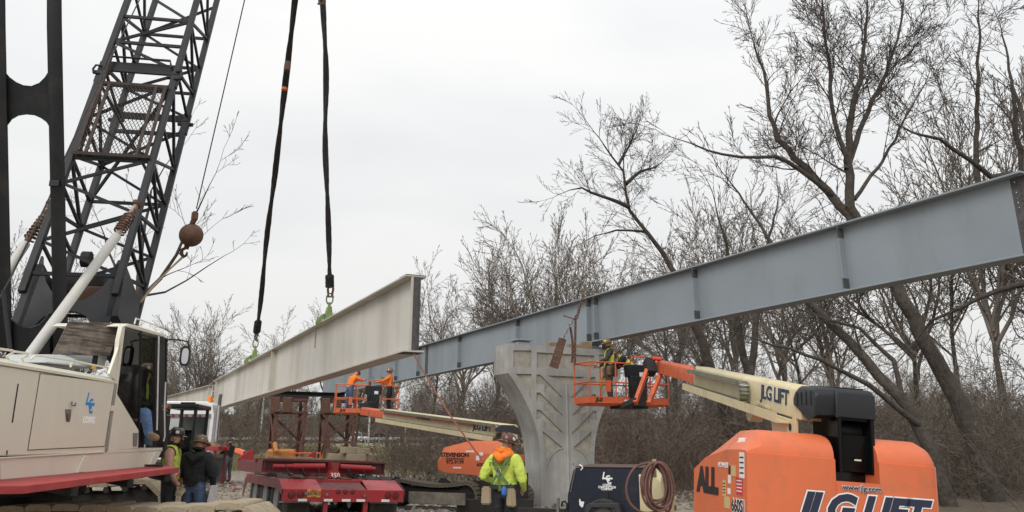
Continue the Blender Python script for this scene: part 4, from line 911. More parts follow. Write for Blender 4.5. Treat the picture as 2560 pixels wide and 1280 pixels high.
track(L2T, L2T.l, PD(1312, 1212, 21.6), -30, 2.75, .66, .5, .105, TRK, False)
q0 = L2T.P(1165, 1225, 19.3); rA = Matrix.Rotation(R(-30), 3, 'Z')
MB().box(L2T.P(1092, 1245, 20.2) + V((0, -.08, 0)), (1.6, .06, .26), rA).build('track_side_plate', mat('track_plate', (.20, .175, .145), .8, var=.3, scale=5), L2T)
r2, t2_, t2b = L2T.P(1308, 1084, 20.6), L2T.P(972, 1020, 29.2), L2T.P(934, 1022, 31.6)
t2_ = L2T.P(968, 1036, 29.0); t2b = L2T.P(932, 1026, 31.4)
Mb2, _ = boom_lift_boom(L2T, r2, t2_, t2b, .32, .36, 'JLG LIFT', turn=.10, tpos=.2, y0_=.55)
qq = lambda x, y, z: Mb2 @ V((x, y, z)); Lb2 = (t2_ - r2).length
MB().prism([qq(.162, 2.2, .02), qq(.162, Lb2 - .05, .02), qq(.162, Lb2 - .05, .12), qq(.162, 2.2, .12)], Mb2.to_3x3() @ V((.006, 0, 0))).build('orange_stripe', ORANGE, L2T)
text('STEVENSON', .2, BLKL, L2T, qq(.170, Lb2 * .62, .07), -(Mb2.to_3x3() @ V((0, 1, 0))), Mb2.to_3x3() @ V((0, 0, 1)), bold=.004)
pv = [L2T.P(*p) for p in ((1236, 1072, 20.9), (1252, 1062, 20.7), (1284, 1063, 20.2), (1298, 1072, 20.0), (1298, 1088, 20), (1270, 1080, 20.3), (1240, 1078, 20.8))]
MB().prism(pv, (.02, .35, 0)).build('boom_cover', BLACKPL, L2T)
MB().prism([qq(.2, .8, -.24), qq(.2, 1.6, -.24), qq(.2, 1.2, -.62), qq(.2, .9, -.62)], Mb2.to_3x3() @ V((-.36, 0, 0))).build('cylinder_lug', CREAM2, L2T)
N2 = PD(838, 1034, 31.2); M2p = frame(N2, (.965, .26, -.01), (-.26, .965, 0)); platform(L2T, L2T.Mi @ M2p, 'JLG', orange=ORANGE)
PLAT2 = M2p
MB().bar(L2T.P(930, 1020, 31.4), L2T.P(905, 1026, 31.5), .4, .5).build('boom_head', DARK, L2T, bevel=.03)

# ---------------------------------------------------------------- trailer
TF = V((-.47, .883, 0)).normalized(); TR = V((TF.y, -TF.x, 0)); rl = Matrix.Rotation(R(2.1), 3, TF)
if (rl @ TR).z > 0: rl = Matrix.Rotation(R(-2.1), 3, TF)
tO = PD(705, 1222, 17.3)
MT = Matrix((rl @ TR, TF, rl @ V((0, 0, 1)))).transposed().to_4x4(); MT.translation = V((tO.x, tO.y, 0)) + (rl @ V((0, 0, 1))) * 0
TRL = T('steerable_trailer', 'red steerable girder trailer dolly with number 350', 'trailer', M=MT)
zd = TRL.l(tO).z; TW = 2.78
def BF(px, py): q = TRL.l(PPL(px, py, tO, TF)); return q.x, q.z
cT = lambda x, y: (560 + x / 4, 960 + y / 4)
bmp = MB().box((TW / 2, .03, zd - .13), (TW, .06, .26)).build('rear_bumper', REDP, TRL, bevel=.006)
zdk = zd + .19; yd = .55
for x0, x1, cx0, cx1 in ((0, .86, -.06, .80), (1.92, TW, 1.78, TW + .02)):
    MB().prism([(x0, .06, zd), (x1, .06, zd), (x1 - .03, yd, zdk), (x0 - .0, yd, zdk)], (0, 0, -.03)).build('sloped_tail_plate', REDP, TRL)
MB().box((TW / 2, yd + 1.9, zdk - .03), (TW, 3.8, .06)).build('deck', REDP, TRL, bevel=.006)
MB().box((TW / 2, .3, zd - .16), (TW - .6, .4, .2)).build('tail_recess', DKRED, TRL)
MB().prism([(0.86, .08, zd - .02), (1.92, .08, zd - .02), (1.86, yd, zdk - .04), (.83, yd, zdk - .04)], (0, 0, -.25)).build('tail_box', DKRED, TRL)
# side fender profile over three axles
fp = [(.0, zd), (.0, zd - .12), (yd, zdk - .20), (4.0, zdk - .2), (4.35, zdk - .55), (4.45, zdk - .55), (4.35, zdk - .12), (3.9, zdk + .0), (yd, zdk)]
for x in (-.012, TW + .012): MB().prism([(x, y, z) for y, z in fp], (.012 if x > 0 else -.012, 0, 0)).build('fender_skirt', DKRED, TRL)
for y in (.95, 2.15, 3.35):
    for x in (.02, .36, TW - .36, TW - .02): wheel(TRL, Matrix.Translation((x + (.16 if x < 1 else -.16), y, .50)) @ Matrix.Rotation(R(90), 4, 'Z'), .5, .27)
    MB().cyl((.2, y, .5), (TW - .2, y, .5), .06, 10).build('axle', DARK, TRL)
LENS = mat('red_lens', (.16, .012, .015), .25)
for x, y, r_ in ((677, 1108, .075), (765, 1105, .075), (1142, 1078, .045), (1213, 1078, .045), (1285, 1080, .045), (1640, 1115, .075), (1715, 1118, .075)):
    X_, Z_2 = BF(*cT(x, y)); l_ = MB().lathe([(r_, 0), (r_ * .95, .012), (.01, .02)], o=(X_, -.0, Z_2), ax=(0, -1, 0), n=18).build('tail_light', LENS, bmp); MB().tube(ring_pts((X_, -.006, Z_2), (1, 0, 0), (0, 0, 1), r_, r_, 18), .008, 5, closed=True).build('light_bezel', DARK, l_)
for x0, x1 in ((740, 830), (1000, 1085), (1180, 1265), (1325, 1410), (1575, 1655)):
    X0_, Z0_ = BF(*cT(x0, 1154)); X1_, _z = BF(*cT(x1, 1154)); MB().box(((X0_ + X1_) / 2, -.002, zd - .225), (X1_ - X0_, .005, .052)).build('reflective_strip', WHITE, bmp)
X_, Z_2 = BF(*cT(898, 1093)); lpt = MB().box((X_, -.006, Z_2), (.30, .008, .17)).build('licence_plate', mat('plate_yellow', (.62, .30, .05), .5), bmp, bevel=.003)
text('687803', .115, NAVYL, lpt, (X_, -.012, Z_2 - .005), X, Z, bold=.001, sx=.85); text('INDIANA', .035, NAVYL, lpt, (X_, -.012, Z_2 + .065), X, Z); text('TRAILER', .03, NAVYL, lpt, (X_, -.012, Z_2 - .07), X, Z)
FLAP = mat('mud_flap', (.05, .046, .04), .85, var=.3, scale=5, dirt=(.22, .19, .15), dirta=.7, dscale=3, streak=True)
for x0, x1 in ((.02, .70), (TW - .70, TW - .02)): MB().box(((x0 + x1) / 2, .35, zd - .26 - .36), (x1 - x0, .015, .68)).build('mud_flap', FLAP, TRL); MB().box(((x0 + x1) / 2, .338, zd - .285), (x1 - x0, .012, .035)).build('flap_strip', mat('flap_white', (.4, .4, .39), .6), TRL)
for x in (.98, 1.90): MB().box((x, .1, zd - .5), (.10, .1, .55)).build('tow_leg', REDP, TRL)
for x, y in ((813, 1095), (1025, 1105), (1400, 1115)): X_, Z_2 = BF(*cT(x, y)); MB().cyl((X_, 0, Z_2), (X_, -.05, Z_2), .03, 10).build('coupling', STEEL, bmp)
# turntable, bolster and hydraulic cylinders
yb = 1.55
ped = MB().prism([(1.25, yb - .45, zdk), (1.62, yb - .45, zdk), (1.5, yb - .45, zdk + .2), (1.52, yb - .45, zdk + .36), (1.34, yb - .45, zdk + .36), (1.36, yb - .45, zdk + .2)], (0, .5, 0)).build('steering_pedestal', REDP, TRL)
text('350', .15, lw, ped, (1.435, yb - .456, zdk + .075), X, Z, bold=.004)
MB().cyl((1.4, yb + .4, zdk), (1.4, yb + .4, zdk + .12), .75, 30).build('turntable', DKRED, TRL)
bls = MB(); bls.box((1.3, yb, zdk + .38), (3.0, .22, .03)); bls.box((1.3, yb, zdk + .12), (3.0, .22, .03)); bls.box((1.3, yb + .02, zdk + .25), (2.98, .03, .24)); bls.build('bolster', DKRED, TRL)
MB().box((-.14, yb + .5, zdk + .25), (.03, 1.1, .26)).build('bolster_end', DKRED, TRL); MB().box((1.3, yb + .9, zdk + .36), (3.0, .2, .08)).build('bolster_beam', DKRED, TRL)
MB().box((2.78, yb + .5, zdk + .25), (.03, 1.1, .26)).build('bolster_end', DKRED, TRL)
for x0, x1, x2 in ((.02, .78, 1.24), (2.5, 2.1, 1.62)):
    cy_ = MB().cyl((x0, yb - .18, zdk + .24), (x1, yb - .18, zdk + .26), .05, 14).build('steering_cylinder', REDP, TRL); MB().cyl((x1 - .3 * (1 if x1 > x0 else -1), yb - .18, zdk + .25), (x2, yb - .18, zdk + .27), .068, 14).build('cylinder_barrel', REDP, cy_)
hz_ = MB()
for i in range(7):
    x = .3 + i * .37; hz_.tube([(x, yb - .2, zdk + .3), (x + .08, yb - .3, zdk + .1), (x + .2, yb - .35, zdk + .02), (x + .35, yb - .3, zdk + .03), (x + .45, yb - .2, zdk + .2)], .014, 6)
hz_.build('hydraulic_hose', BLACKPL, TRL)
hc = MB(); rr_ = random.Random(4)
for i in range(26): x = rr_.uniform(.2, 2.6); y = yd + rr_.uniform(.05, .25); hc.tube([(x, y, zdk + .015), (x + .1, y + rr_.uniform(-.1, .1), zdk + rr_.uniform(.02, .06)), (x + .22, y + rr_.uniform(-.1, .1), zdk + .015)], .018, 5)
hc.build('lashing_chain', RUST, TRL)
MB().prism([(1.2, 4.2, zdk - .12), (1.2, 9.8, zdk - .0), (1.2, 9.8, zdk + .3), (1.2, 3.2, zdk + .3), (1.2, 3.2, zdk - .12)], (.4, 0, 0)).build('drawbeam', REDP, TRL)
MB().prism([(.1, 2.9, zdk + .02), (.1, 3.3, zdk + .3), (.1, 6.4, zdk + .32), (.1, 6.4, zdk + .05)], (.25, 0, 0)).build('outrigger_beam', DKRED, TRL)
for x, y in ((.0, 6.2), (1.4, 4.6)): MB().prism([(x, y, zdk + .3), (x + .5, y, zdk + .3), (x + .45, y, zdk + .62), (x + .3, y, zdk + .55)], (0, .06, 0)).build('gusset', REDP, TRL)
MB().box((1.75, 9.9, zdk + .06), (1.5, .3, .3)).build('front_crossbeam', REDP, TRL, bevel=.01)
for x in (1.6, 2.0): MB().box((x, 9.9, zdk - .5), (.12, .12, .8)).build('landing_leg', DKRED, TRL)
# boards and blocks
def on_tr(x, y, z): return MT @ V((x, y, z))
for lb, x, y, z, d, rz_ in (('long pale board lying across the red dolly', .9, yb + .15, zdk + .41, (2.0, .24, .04), .03), ('short dark board lying on the dolly behind the long board', .55, yb + .55, zdk + .42, (1.1, .2, .05), -.06)):
    tag(MB().box((0, 0, d[2] / 2), d).build('timber_board', WOOD, bevel=.006), lb, 'board', 'boards on the dolly').matrix_world = Matrix.Translation(on_tr(x, y, z)) @ MT.to_3x3().to_4x4() @ Matrix.Rotation(rz_, 4, 'Z')
SLEEP = mat('sleeper_timber', (.34, .285, .205), .9, var=.3, scale=5, dirt=(.10, .08, .06), dirta=.7, dscale=5, bump=.5, bscale=20)
zt_ = zdk + .41
for lb, x, y, z, d in (('timber block at the left of the bottom row on the red dolly', 1.72, yb + .5, zt_, (.42, .3, .16)), ('timber block at the front of the bottom row on the red dolly', 2.08, yb + .12, zt_, (.44, .3, .17)), ('timber block at the right of the bottom row on the red dolly', 2.42, yb + .42, zt_, (.34, .3, .17)), ('timber block on top of the stack, left one', 1.95, yb + .34, zt_ + .172, (.34, .3, .16)), ('timber block on top of the stack, right one', 2.28, yb + .3, zt_ + .172, (.34, .28, .15))):
    tag(MB().box((0, 0, d[2] / 2), d).build('timber_block', SLEEP, bevel=.012), lb, 'timber', 'timber blocks stacked on the dolly').matrix_world = Matrix.Translation(on_tr(x, y, z + .002)) @ MT.to_3x3().to_4x4() @ Matrix.Rotation(random.uniform(-.12, .12), 4, 'Z')

# ---------------------------------------------------------------- shoring towers
def tower(px, Y, label):
    b = P(px, 1105, Y); t = T('shoring_tower', label, 'tower', (b.x, b.y, gz(b.x, b.y)), R(24), group='rusty shoring towers')
    W2, Ht = .88, 4.15 - gz(b.x, b.y); cs_ = [(-W2, -W2), (W2, -W2), (W2, W2), (-W2, W2)]
    for x, y in cs_: MB().prism([(x, y, 0), (x - .17 * math.copysign(1, x), y, 0), (x - .17 * math.copysign(1, x), y - .02 * math.copysign(1, y), 0), (x - .02 * math.copysign(1, x), y - .02 * math.copysign(1, y), 0), (x - .02 * math.copysign(1, x), y - .15 * math.copysign(1, y), 0), (x, y - .17 * math.copysign(1, y), 0)], (0, 0, Ht)).build('leg', RUSTRED, t)
    lv = [.1, Ht * .42, Ht * .82]
    for i in range(4):
        (x0, y0), (x1, y1) = cs_[i], cs_[(i + 1) % 4]
        for z in lv + [Ht - .05]: MB().bar((x0, y0, z), (x1, y1, z), .06, .12).build('strut', RUSTRED, t)
        for k in range(2):
            a, b_ = lv[k] + .06, lv[k + 1] - .06
            if (i + k) % 2: MB().bar((x0, y0, a), (x1, y1, b_), .06, .13).build('brace', RUSTRED, t)
            else: MB().bar((x0, y0, b_), (x1, y1, a), .06, .13).build('brace', RUSTRED, t)
            m_ = ((x0 + x1) / 2, (y0 + y1) / 2, (a + b_) / 2)
    MB().box((0, 0, Ht + .1), (2.0, 1.1, .2)).build('cap', DARK, t, bevel=.01)
    for x in (-.93, -.25): MB().box((x, -W2 - .06, Ht - .35), (.5, .1, .85)).build('bearing_plate', RUST, t, bevel=.03)
    return t, Ht + gz(b.x, b.y)
t1_, h1 = tower(716, 48, 'rusty red lattice shoring tower under the middle of the tan girder'); t2w, h2 = tower(840, 49.5, 'rusty red lattice shoring tower right beside the far lift basket')
a, b = P(640, 992, 47.2), P(862, 992, 49.6); a.z = b.z = 4.35
cbm = T('cap_beam', 'dark steel cap beam spanning both shoring towers', 'beam', M=frame(a, b - a, (0, 1, 0)))
ln = (b - a).length
MB().box((ln / 2, 0, .26 - .015), (ln, .34, .03)).build('top_flange', DARK, cbm); MB().box((ln / 2, 0, .015), (ln, .34, .03)).build('bottom_flange', DARK, cbm); MB().box((ln / 2, 0, .13), (ln, .02, .2)).build('web', DARK, cbm)

# ---------------------------------------------------------------- white truck and other plant behind the crane
c6 = lambda x, y: (400 + x / 4, 960 + y / 4)
kb = P(450, 1110, 34); TK = T('truck', 'white truck cab with amber beacon seen from behind', 'truck', (kb.x, kb.y, .1), R(12))
Hc = P(450, 1003, 34).z - .1
rg = lambda y, s, zt: [V((-1.2 * s, y, .95)), V((1.2 * s, y, .95)), V((1.22 * s, y, zt - .5)), V((1.12 * s, y, zt - .12)), V((.85 * s, y, zt)), V((-.85 * s, y, zt)), V((-1.12 * s, y, zt - .12)), V((-1.22 * s, y, zt - .5))]
cbm_ = MB().loft([rg(0, .98, Hc - .04), rg(.08, 1., Hc), rg(1.6, 1., Hc + .05), rg(2.3, .95, Hc - .3), rg(2.5, .93, Hc - .95)]).build('cab', WHITE, TK, smooth=40)
MB().box((0, -.012, 1.85), (2.1, .02, 1.5)).build('rear_panel', mat('aluminium_panel', (.45, .46, .46), .45, .3, var=.1), TK); MB().box((.42, -.026, 1.85), (.16, .012, 1.5)).build('blue_stripe', mat('stripe_blue', (.03, .06, .22), .5), TK)
MB().box((.0, -.03, 2.66), (2.15, .03, .16)).build('light_bar', STEEL, TK)
for i in range(8): MB().cyl((-.9 + i * .26, -.045, 2.66), (-.9 + i * .26, -.06, 2.66), .06, 12).build('marker_light', LENS, TK)
MB().cyl((1.36, .1, .9), (1.36, .1, Hc - .15), .075, 12).build('exhaust_stack', CHROME, TK); MB().tube([(1.36, .1, Hc - .16), (1.36, .08, Hc + .1), (1.4, -.02, Hc + .3)], .075, 10).build('exhaust_tip', STEEL, TK)
MB().lathe([(.12, 0), (.11, .03), (.11, .16), (.09, .24), (.03, .26)], o=(.95, .3, Hc - .02), n=14).build('beacon', mat('amber', (.8, .22, .02), .3), TK)
MB().box((0, -2.3, .8), (.9, 5.2, .3)).build('chassis', DARK, TK)
for y in (1.7, -2.2, -3.5):
    for x in (-1.05, 1.05): wheel(TK, Matrix.Translation((x, y, .5)) @ Matrix.Rotation(R(90), 4, 'Z'), .5, .34)
# glazed dark machine cab
gcb = T('machine_cab', 'dark glazed cab of a small machine behind the man in the yellow vest', 'machine', M=frame(V((P(446, 1110, 16.5).x, 16.5, 0)), (1, .15, 0), (-.15, 1, 0)))
GRN = mat('dark_green_frame', (.012, .022, .018), .4, var=.2); w2 = .26; zt2 = P(446, 1019, 16.5).z
for x in (-w2, w2):
    for y in (0, 1.1): MB().box((x, y, zt2 / 2 + .25), (.06, .07, zt2 - .5)).build('post', GRN, gcb, bevel=.01)
MB().box((0, .55, zt2 + .03), (2 * w2 + .12, 1.25, .09)).build('roof', GRN, gcb, bevel=.02); MB().box((.1, -.0, zt2 + .06), (.26, .12, .09)).build('roof_lamp', BLACKPL, gcb)
MB().box((0, .0, 1.55), (2 * w2 - .06, .008, zt2 - 1.62)).build('window', glassmat('dark_glass', (.12, .16, .15), 1), gcb); MB().box((0, .0, .9), (2 * w2, .05, .75)).build('door_panel', GRN, gcb)
MB().box((0, 1.1, 1.5), (2 * w2, .02, 1.4)).build('rear_panel', mat('cab_interior', (.10, .11, .105), .7), gcb); MB().box((0, .6, .4), (1.0, 1.9, .6)).build('undercarriage', DARK, gcb, bevel=.05)
MB().box((0, .5, 1.1), (.4, .4, .5)).build('seat', BLACKPL, gcb, bevel=.05)
# red rack with boards, grey tank, hose
b0 = P(503, 1110, 33); rk = T('red_rack', 'red steel rack loaded with boards behind the two men', 'rack', (b0.x, b0.y, 0), R(-6))
z0 = P(515, 1116, 33).z; MB().box((0, 0, z0 - .08), (1.5, .12, .16)).build('front_rail', REDP, rk, bevel=.01); MB().box((0, .9, z0 - .08), (1.5, .12, .16)).build('rear_rail', REDP, rk, bevel=.01)
for x in (-.6, .6): MB().box((x, .45, z0 - .1), (.12, .9, .12)).build('crossbar', REDP, rk); MB().box((x, 0.02, z0 / 2 - .1), (.08, .08, z0 - .1)).build('leg', DKRED, rk); MB().box((x, .9, z0 / 2 - .1), (.08, .08, z0 - .1)).build('leg', DKRED, rk)
for i, lb in enumerate(('lowest board on the red rack', 'middle board on the red rack', 'top board on the red rack')):
    tag(MB().box((0, 0, .03), (1.5 - .2 * i, .35, .055)).build('timber_board', WOOD, bevel=.006), lb, 'board', 'boards on the red rack').matrix_world = rk.M @ Matrix.Translation((-.1 * i, .3 + .12 * i, z0 + .002 + .06 * i)) @ Matrix.Rotation(.04 * (i - 1), 4, 'Z')
b0 = P(545, 1110, 36); gk = T('steel_tank', 'small grey steel tank topped with coiled pale hose', 'tank', (b0.x, b0.y, 0), R(10))
z0 = P(545, 1146, 36).z; MB().box((0, 0, z0 / 2), (.7, .8, z0)).build('tank', mat('tank_grey', (.17, .17, .165), .7, var=.2, scale=5, dirt=(.3, .28, .24), dirta=.5), gk, bevel=.02); MB().box((0, 0, z0 + .02), (.86, .86, .05)).build('lid', STEEL, gk)
for k in range(5): MB().tube(ring_pts((.02 * k - .05, 0, z0 + .07 + .035 * k), (1, 0, 0), (0, 1, 0), .38 - .02 * (k % 2), .36, 20), .035, 6, closed=True).build('hose_turn', mat('pale_hose', (.36, .32, .25), .85), gk)
rh = [PZ(575, 1183, 0.12), PZ(568, 1190, .05), PZ(566, 1200, .04), PZ(578, 1208, .04), PZ(588, 1213, .04), PZ(587, 1220, .04), PZ(581, 1228, .04)]
o_ = MB().tube([p - rh[0] for p in rh], .04, 8).build('red_hose', mat('hose_bright_red', (.28, .03, .03), .6)); o_.location = rh[0]; tag(o_, 'red hose curling on the ground beside the grey tank', 'hose')
# small orange plant in the distance between the towers
b0 = P(762, 1128, 40); og = T('orange_cart', 'low orange frame cart between the two shoring towers', 'cart', (b0.x, b0.y, .1), 0)
for x in (-.75, -.25, .25, .75): MB().cyl((x, 0, 0), (x, 0, 1.15), .03, 6).build('post', BUCKET, og)
for z in (.5, 1.13): MB().cyl((-.78, 0, z), (.78, 0, z), .03, 6).build('rail', BUCKET, og)
MB().box((0, .4, .2), (1.6, .8, .12)).build('deck', BUCKET, og); MB().cyl((-.4, .4, .26), (-.4, .4, .8), .2, 12).build('drum', REDP, og)
b0 = P(703, 1130, 44); ex = T('small_excavator', 'small dark and orange excavator behind the left shoring tower', 'excavator', (b0.x, b0.y, .15), R(25))
MB().box((0, 0, .9), (1.3, 1.5, .7)).build('house', mat('plant_orange', (.45, .17, .03), .5), ex, bevel=.12); MB().box((0, 0, .35), (1.7, 2.0, .4)).build('undercarriage', DARK, ex, bevel=.08); MB().tube([(-.4, -.5, 1.0), (-.5, -.9, 1.5), (-.5, -1.5, 1.1)], [.12, .12, .09], 8).build('arm', MATS['plant_orange'], ex)
b0 = P(612, 1132, 30); ob = T('orange_beam', 'orange steel arm resting on the red trailer frame', 'beam', M=frame(P(598, 1128, 29.5), P(630, 1140, 28.6) - P(598, 1128, 29.5), (0, 1, 0)))
MB().box((.3, 0, 0), (1.0, .2, .16)).build('arm', BUCKET, ob, bevel=.02); MB().cyl((.75, -.12, 0), (.75, .12, 0), .1, 12).build('pivot', DARK, ob)

# ---------------------------------------------------------------- air compressor and hose
cM = frame(V((PD(1530, 1200, 14.4).x, PD(1530, 1200, 14.4).y, 0)), (.94, -.34, 0), (.34, .94, 0))
AC = T('air_compressor', 'navy and buff towed air compressor in front of the pier', 'compressor', M=cM)
c3 = lambda x, y: (1380 + x / 6.4, 1080 + y / 6.4)
sN = V((.34, .94, 0))
def AS(x, y, k=0.): return AC.l(PPL(*c3(x, y), cM.translation - sN * k, sN))
W_ = 1.25
sd = [AS(345, 572), AS(1640, 592), AS(1640, 1500), AS(240, 1500), AS(245, 1010)]
cn = MB().prism(sd, (0, W_, 0)).build('canopy', NAVY, AC, bevel=.03, seg=2)
tp_ = [AS(360, 560), AS(1560, 580)]; MB().prism([tp_[0] + V((0, .03, 0)), tp_[1] + V((0, .03, 0)), tp_[1] + V((0, W_ - .03, .02)), tp_[0] + V((0, W_ - .03, .02))], (0, 0, .012)).build('rusty_lid', mat('rust_lid', (.10, .06, .045), .8, var=.3, scale=4, dirt=(.03, .035, .06), dirta=.7, dscale=2), AC)
MB().prism([AS(322, 1048), AS(1420, 1108), AS(1420, 1120), AS(320, 1062)], (0, -.012, 0)).build('door_seam', DARK, AC)
fd_ = [AS(*p) for p in ((580, 1290), (600, 1165), (640, 1128), (1080, 1120), (1120, 1150), (1160, 1290), (1080, 1290), (1050, 1200), (700, 1190), (650, 1290))]
MB().prism(fd_, (0, -.28, 0)).build('mudguard', mat('guard_black', (.03, .032, .036), .5, var=.2), AC, bevel=.01)
wc = AS(865, 1400); wheel(AC, Matrix.Translation((wc.x, -.15, .36)), .36, .22)
MB().prism([AS(*p) for p in ((820, 945), (905, 945), (895, 1100), (830, 1100))], (0, -.02, 0)).build('latch', mat('latch_dark', (.015, .015, .017), .4), AC)
lc = AS(890, 740); ls = (AS(890, 628).z - AS(890, 832).z) / 1.25
logo(lambda q, n, m, par, th: MB().prism([(lc.x + x * ls, -.002, lc.z + z * ls) for x, z in q], (0, -th, 0)).build(n, m, par), lw, AC, .003)
text('LORIG', .055, lw, AC, AS(882, 850) + V((0, -.003, 0)), X, Z, bold=.002); text('CONSTRUCTION', .055, lw, AC, AS(880, 885) + V((0, -.003, 0)), X, Z, bold=.002, sx=.75); text('COMPANY', .055, lw, AC, AS(880, 915) + V((0, -.003, 0)), X, Z, bold=.002, sx=.8)
MB().prism([AS(*p) for p in ((432, 1065), (450, 1062), (465, 1110), (515, 1115), (500, 1190), (480, 1210), (440, 1170))], (0, -.003, 0)).build('peeled_decal', WHITE, AC)
MB().tube([AS(460, 610, .01), AS(490, 580, .03), AS(480, 545, .02), AS(440, 525, -.05)], .012, 6).build('tie_wire', WHITE, AC)
MB().tube([AS(375, 585, .01), AS(300, 960, .015)], .012, 6).build('edge_strip', STEEL, AC); 
# buff moulded end
xe = sd[1].x; hE = sd[1].z
def buff(pts, z0, z1, name='tail_panel'): pass
ring_ = lambda x, s, zt: [V((x, -.03 + s, .35)), V((x, W_ + .03 - s, .35)), V((x, W_ + .03 - s, zt - .12)), V((x, W_ - .10 - s, zt)), V((x, .10 + s, zt)), V((x, -.03 + s, zt - .12))]
MB().loft([ring_(xe - .28, 0, hE - .0), ring_(xe - .05, 0, hE + .01), ring_(xe + .10, .02, hE - .10), ring_(xe + .14, .03, hE - .42)]).build('tail_moulding', BUFF, AC, smooth=30)
for y in (.2, .62): MB().box((xe + .125, y + .12, hE - .28), (.03, .30, .26)).build('tail_recess', DARK, AC, bevel=.01).matrix_local = Matrix.Translation((0, 0, 0))
MB().box((xe + .15, W_ / 2, hE - .55), (.04, W_, .05)).build('tail_ledge', BUFF, AC, bevel=.01)
for y in (.12, W_ - .12): MB().lathe([(.055, 0), (.05, .012), (.01, .018)], o=(xe + .155, y, hE - .72), ax=(1, 0, 0), n=16).build('tail_light', mat('lens_bright', (.4, .02, .03), .3), AC)
MB().box((.1 - .9, W_ / 2, .42), (2.6, .1, .1)).build('drawbar', DARK, AC); MB().tube([AS(150, 1190), AS(165, 1120), AS(210, 1110), AS(240, 1150), AS(240, 1230), AS(190, 1245)], .02, 6).build('hose_fitting', BLACKPL, AC); MB().box(AS(95, 1170), (.05, .05, .24)).build('jack_post', STEEL, AC); MB().box(AS(60, 1160), (.05, .03, .03)).build('jack_handle', LENS, AC)
# post and coiled hose
pp = PD(1635, 1160, 13.75)
st_ = tag(MB().prism([(-.03, -.03, -.22), (.03, -.03, -.22), (.03, .03, -.22), (-.03, .03, -.22)], (0.005, 0, .30)).build('wooden_stake', mat('pale_timber', (.42, .34, .22), .8, var=.2, scale=8, bump=.3)), 'short wooden stake standing on the compressor, holding the hose', 'stake'); st_.location = pp
hc_ = PD(1638, 1162, 13.62); HT = T('coiled_hose', 'coiled dull red air hose hanging on the wooden stake', 'hose', M=Matrix.Translation(hc_))
kx = 13.6 / 2000; rr_ = random.Random(11)
pts = []; nl = 11
for k in range(nl):
    wdt = rr_.uniform(26, 40); hgt_ = rr_.uniform(88, 128); ox = rr_.uniform(-9, 9); dy = -.02 - .022 * k
    if k == 4: wdt, ox = 52, -26
    for i in range(18):
        a = 2 * math.pi * i / 18
        x = ox + wdt * math.sin(a) * (1.0 - .12 * math.cos(a)); z = -hgt_ / 2 + hgt_ / 2 * math.cos(a)
        pts.append(V((x * kx, dy - .022 * i / 18, z * kx + .05)))
sm_ = []
for i in range(len(pts) - 1): sm_ += [pts[i], pts[i].lerp(pts[i + 1], .5)]
for it in range(2): sm_ = [sm_[0]] + [(sm_[i - 1] + sm_[i] * 2 + sm_[i + 1]) / 4 for i in range(1, len(sm_) - 1)] + [sm_[-1]]
MB().tube(sm_, .0205, 7).build('hose', HOSE, HT)
# buckets
for (px, py, lb, m_) in ((330, 1236, 'orange bucket under the walkway, left one', BUCKET), (398, 1236, 'orange bucket under the walkway, beside the man in the vest', BUCKET)):
    c = P(px, py, 15.6); t = T('bucket', lb, 'bucket', (c.x, c.y, c.z - .2), group='orange buckets by the crane')
    MB().lathe([(.13, 0), (.15, .3), (.158, .3), (.158, .33), (.15, .33)], n=18).build('pail', m_, t)
    for z in (.22, .26): MB().tube(ring_pts((0, 0, z), (1, 0, 0), (0, 1, 0), .152, .152, 18), .006, 5, closed=True).build('ridge', m_, t)
# ---------------------------------------------------------------- people
DEFJ = dict(pel=(0, 0, .97), sp=(0, .01, 1.12), ch=(0, .01, 1.33), nb=(0, 0, 1.47), nk=(0, .015, 1.53), hd=(0, .03, 1.61), ht=(0, .03, 1.69),
            shl=(-.185, 0, 1.42), ell=(-.25, -.02, 1.15), wrl=(-.255, .07, .92), hal=(-.25, .10, .84), shr=(.185, 0, 1.42), elr=(.25, -.02, 1.15), wrr=(.255, .07, .92), har=(.25, .10, .84),
            hil=(-.10, 0, .92), knl=(-.115, .03, .50), anl=(-.12, -.02, .09), tol=(-.13, .17, .045), hir=(.10, 0, .92), knr=(.115, .03, .50), anr=(.12, -.02, .09), tor=(.13, .17, .045))
RAD = dict(pel=(.165, .125), sp=(.155, .115), ch=(.175, .125), nb=(.085, .075), nk=(.058, .058), hd=(.078, .098), ht=(.070, .085), shl=.083, shr=.083, ell=.058, elr=.058, wrl=.040, wrr=.040, hal=.036, har=.036,
           hil=.105, hir=.105, knl=.074, knr=.074, anl=.055, anr=.055, tol=.045, tor=.045)
EDG = [('pel', 'sp', 't'), ('sp', 'ch', 't'), ('ch', 'nb', 't'), ('nb', 'nk', 'n'), ('nk', 'hd', 's'), ('hd', 'ht', 's'), ('ch', 'shl', 'a'), ('shl', 'ell', 'a'), ('ell', 'wrl', 'f'), ('wrl', 'hal', 'h'), ('ch', 'shr', 'a'), ('shr', 'elr', 'a'), ('elr', 'wrr', 'f'), ('wrr', 'har', 'h'),
       ('pel', 'hil', 'p'), ('hil', 'knl', 'p'), ('knl', 'anl', 'p'), ('anl', 'tol', 'b'), ('pel', 'hir', 'p'), ('hir', 'knr', 'p'), ('knr', 'anr', 'p'), ('anr', 'tor', 'b')]
PEOPLE = []
def cloth(name, col, r=.85): return mat('cloth_' + name, col, r, var=.2, scale=6, bump=.9, bscale=8, bdist=.06)
NEON, VESTY, ORNG = cloth('neon', (.55, .68, .11)), cloth('vest', (.50, .60, .09)), cloth('orange', (.85, .20, .02))
BLKC, JEAN, DKP, GREYC = cloth('black', (.014, .014, .016)), cloth('jeans', (.075, .115, .19)), cloth('dark_trousers', (.017, .018, .022)), cloth('charcoal', (.035, .035, .036))
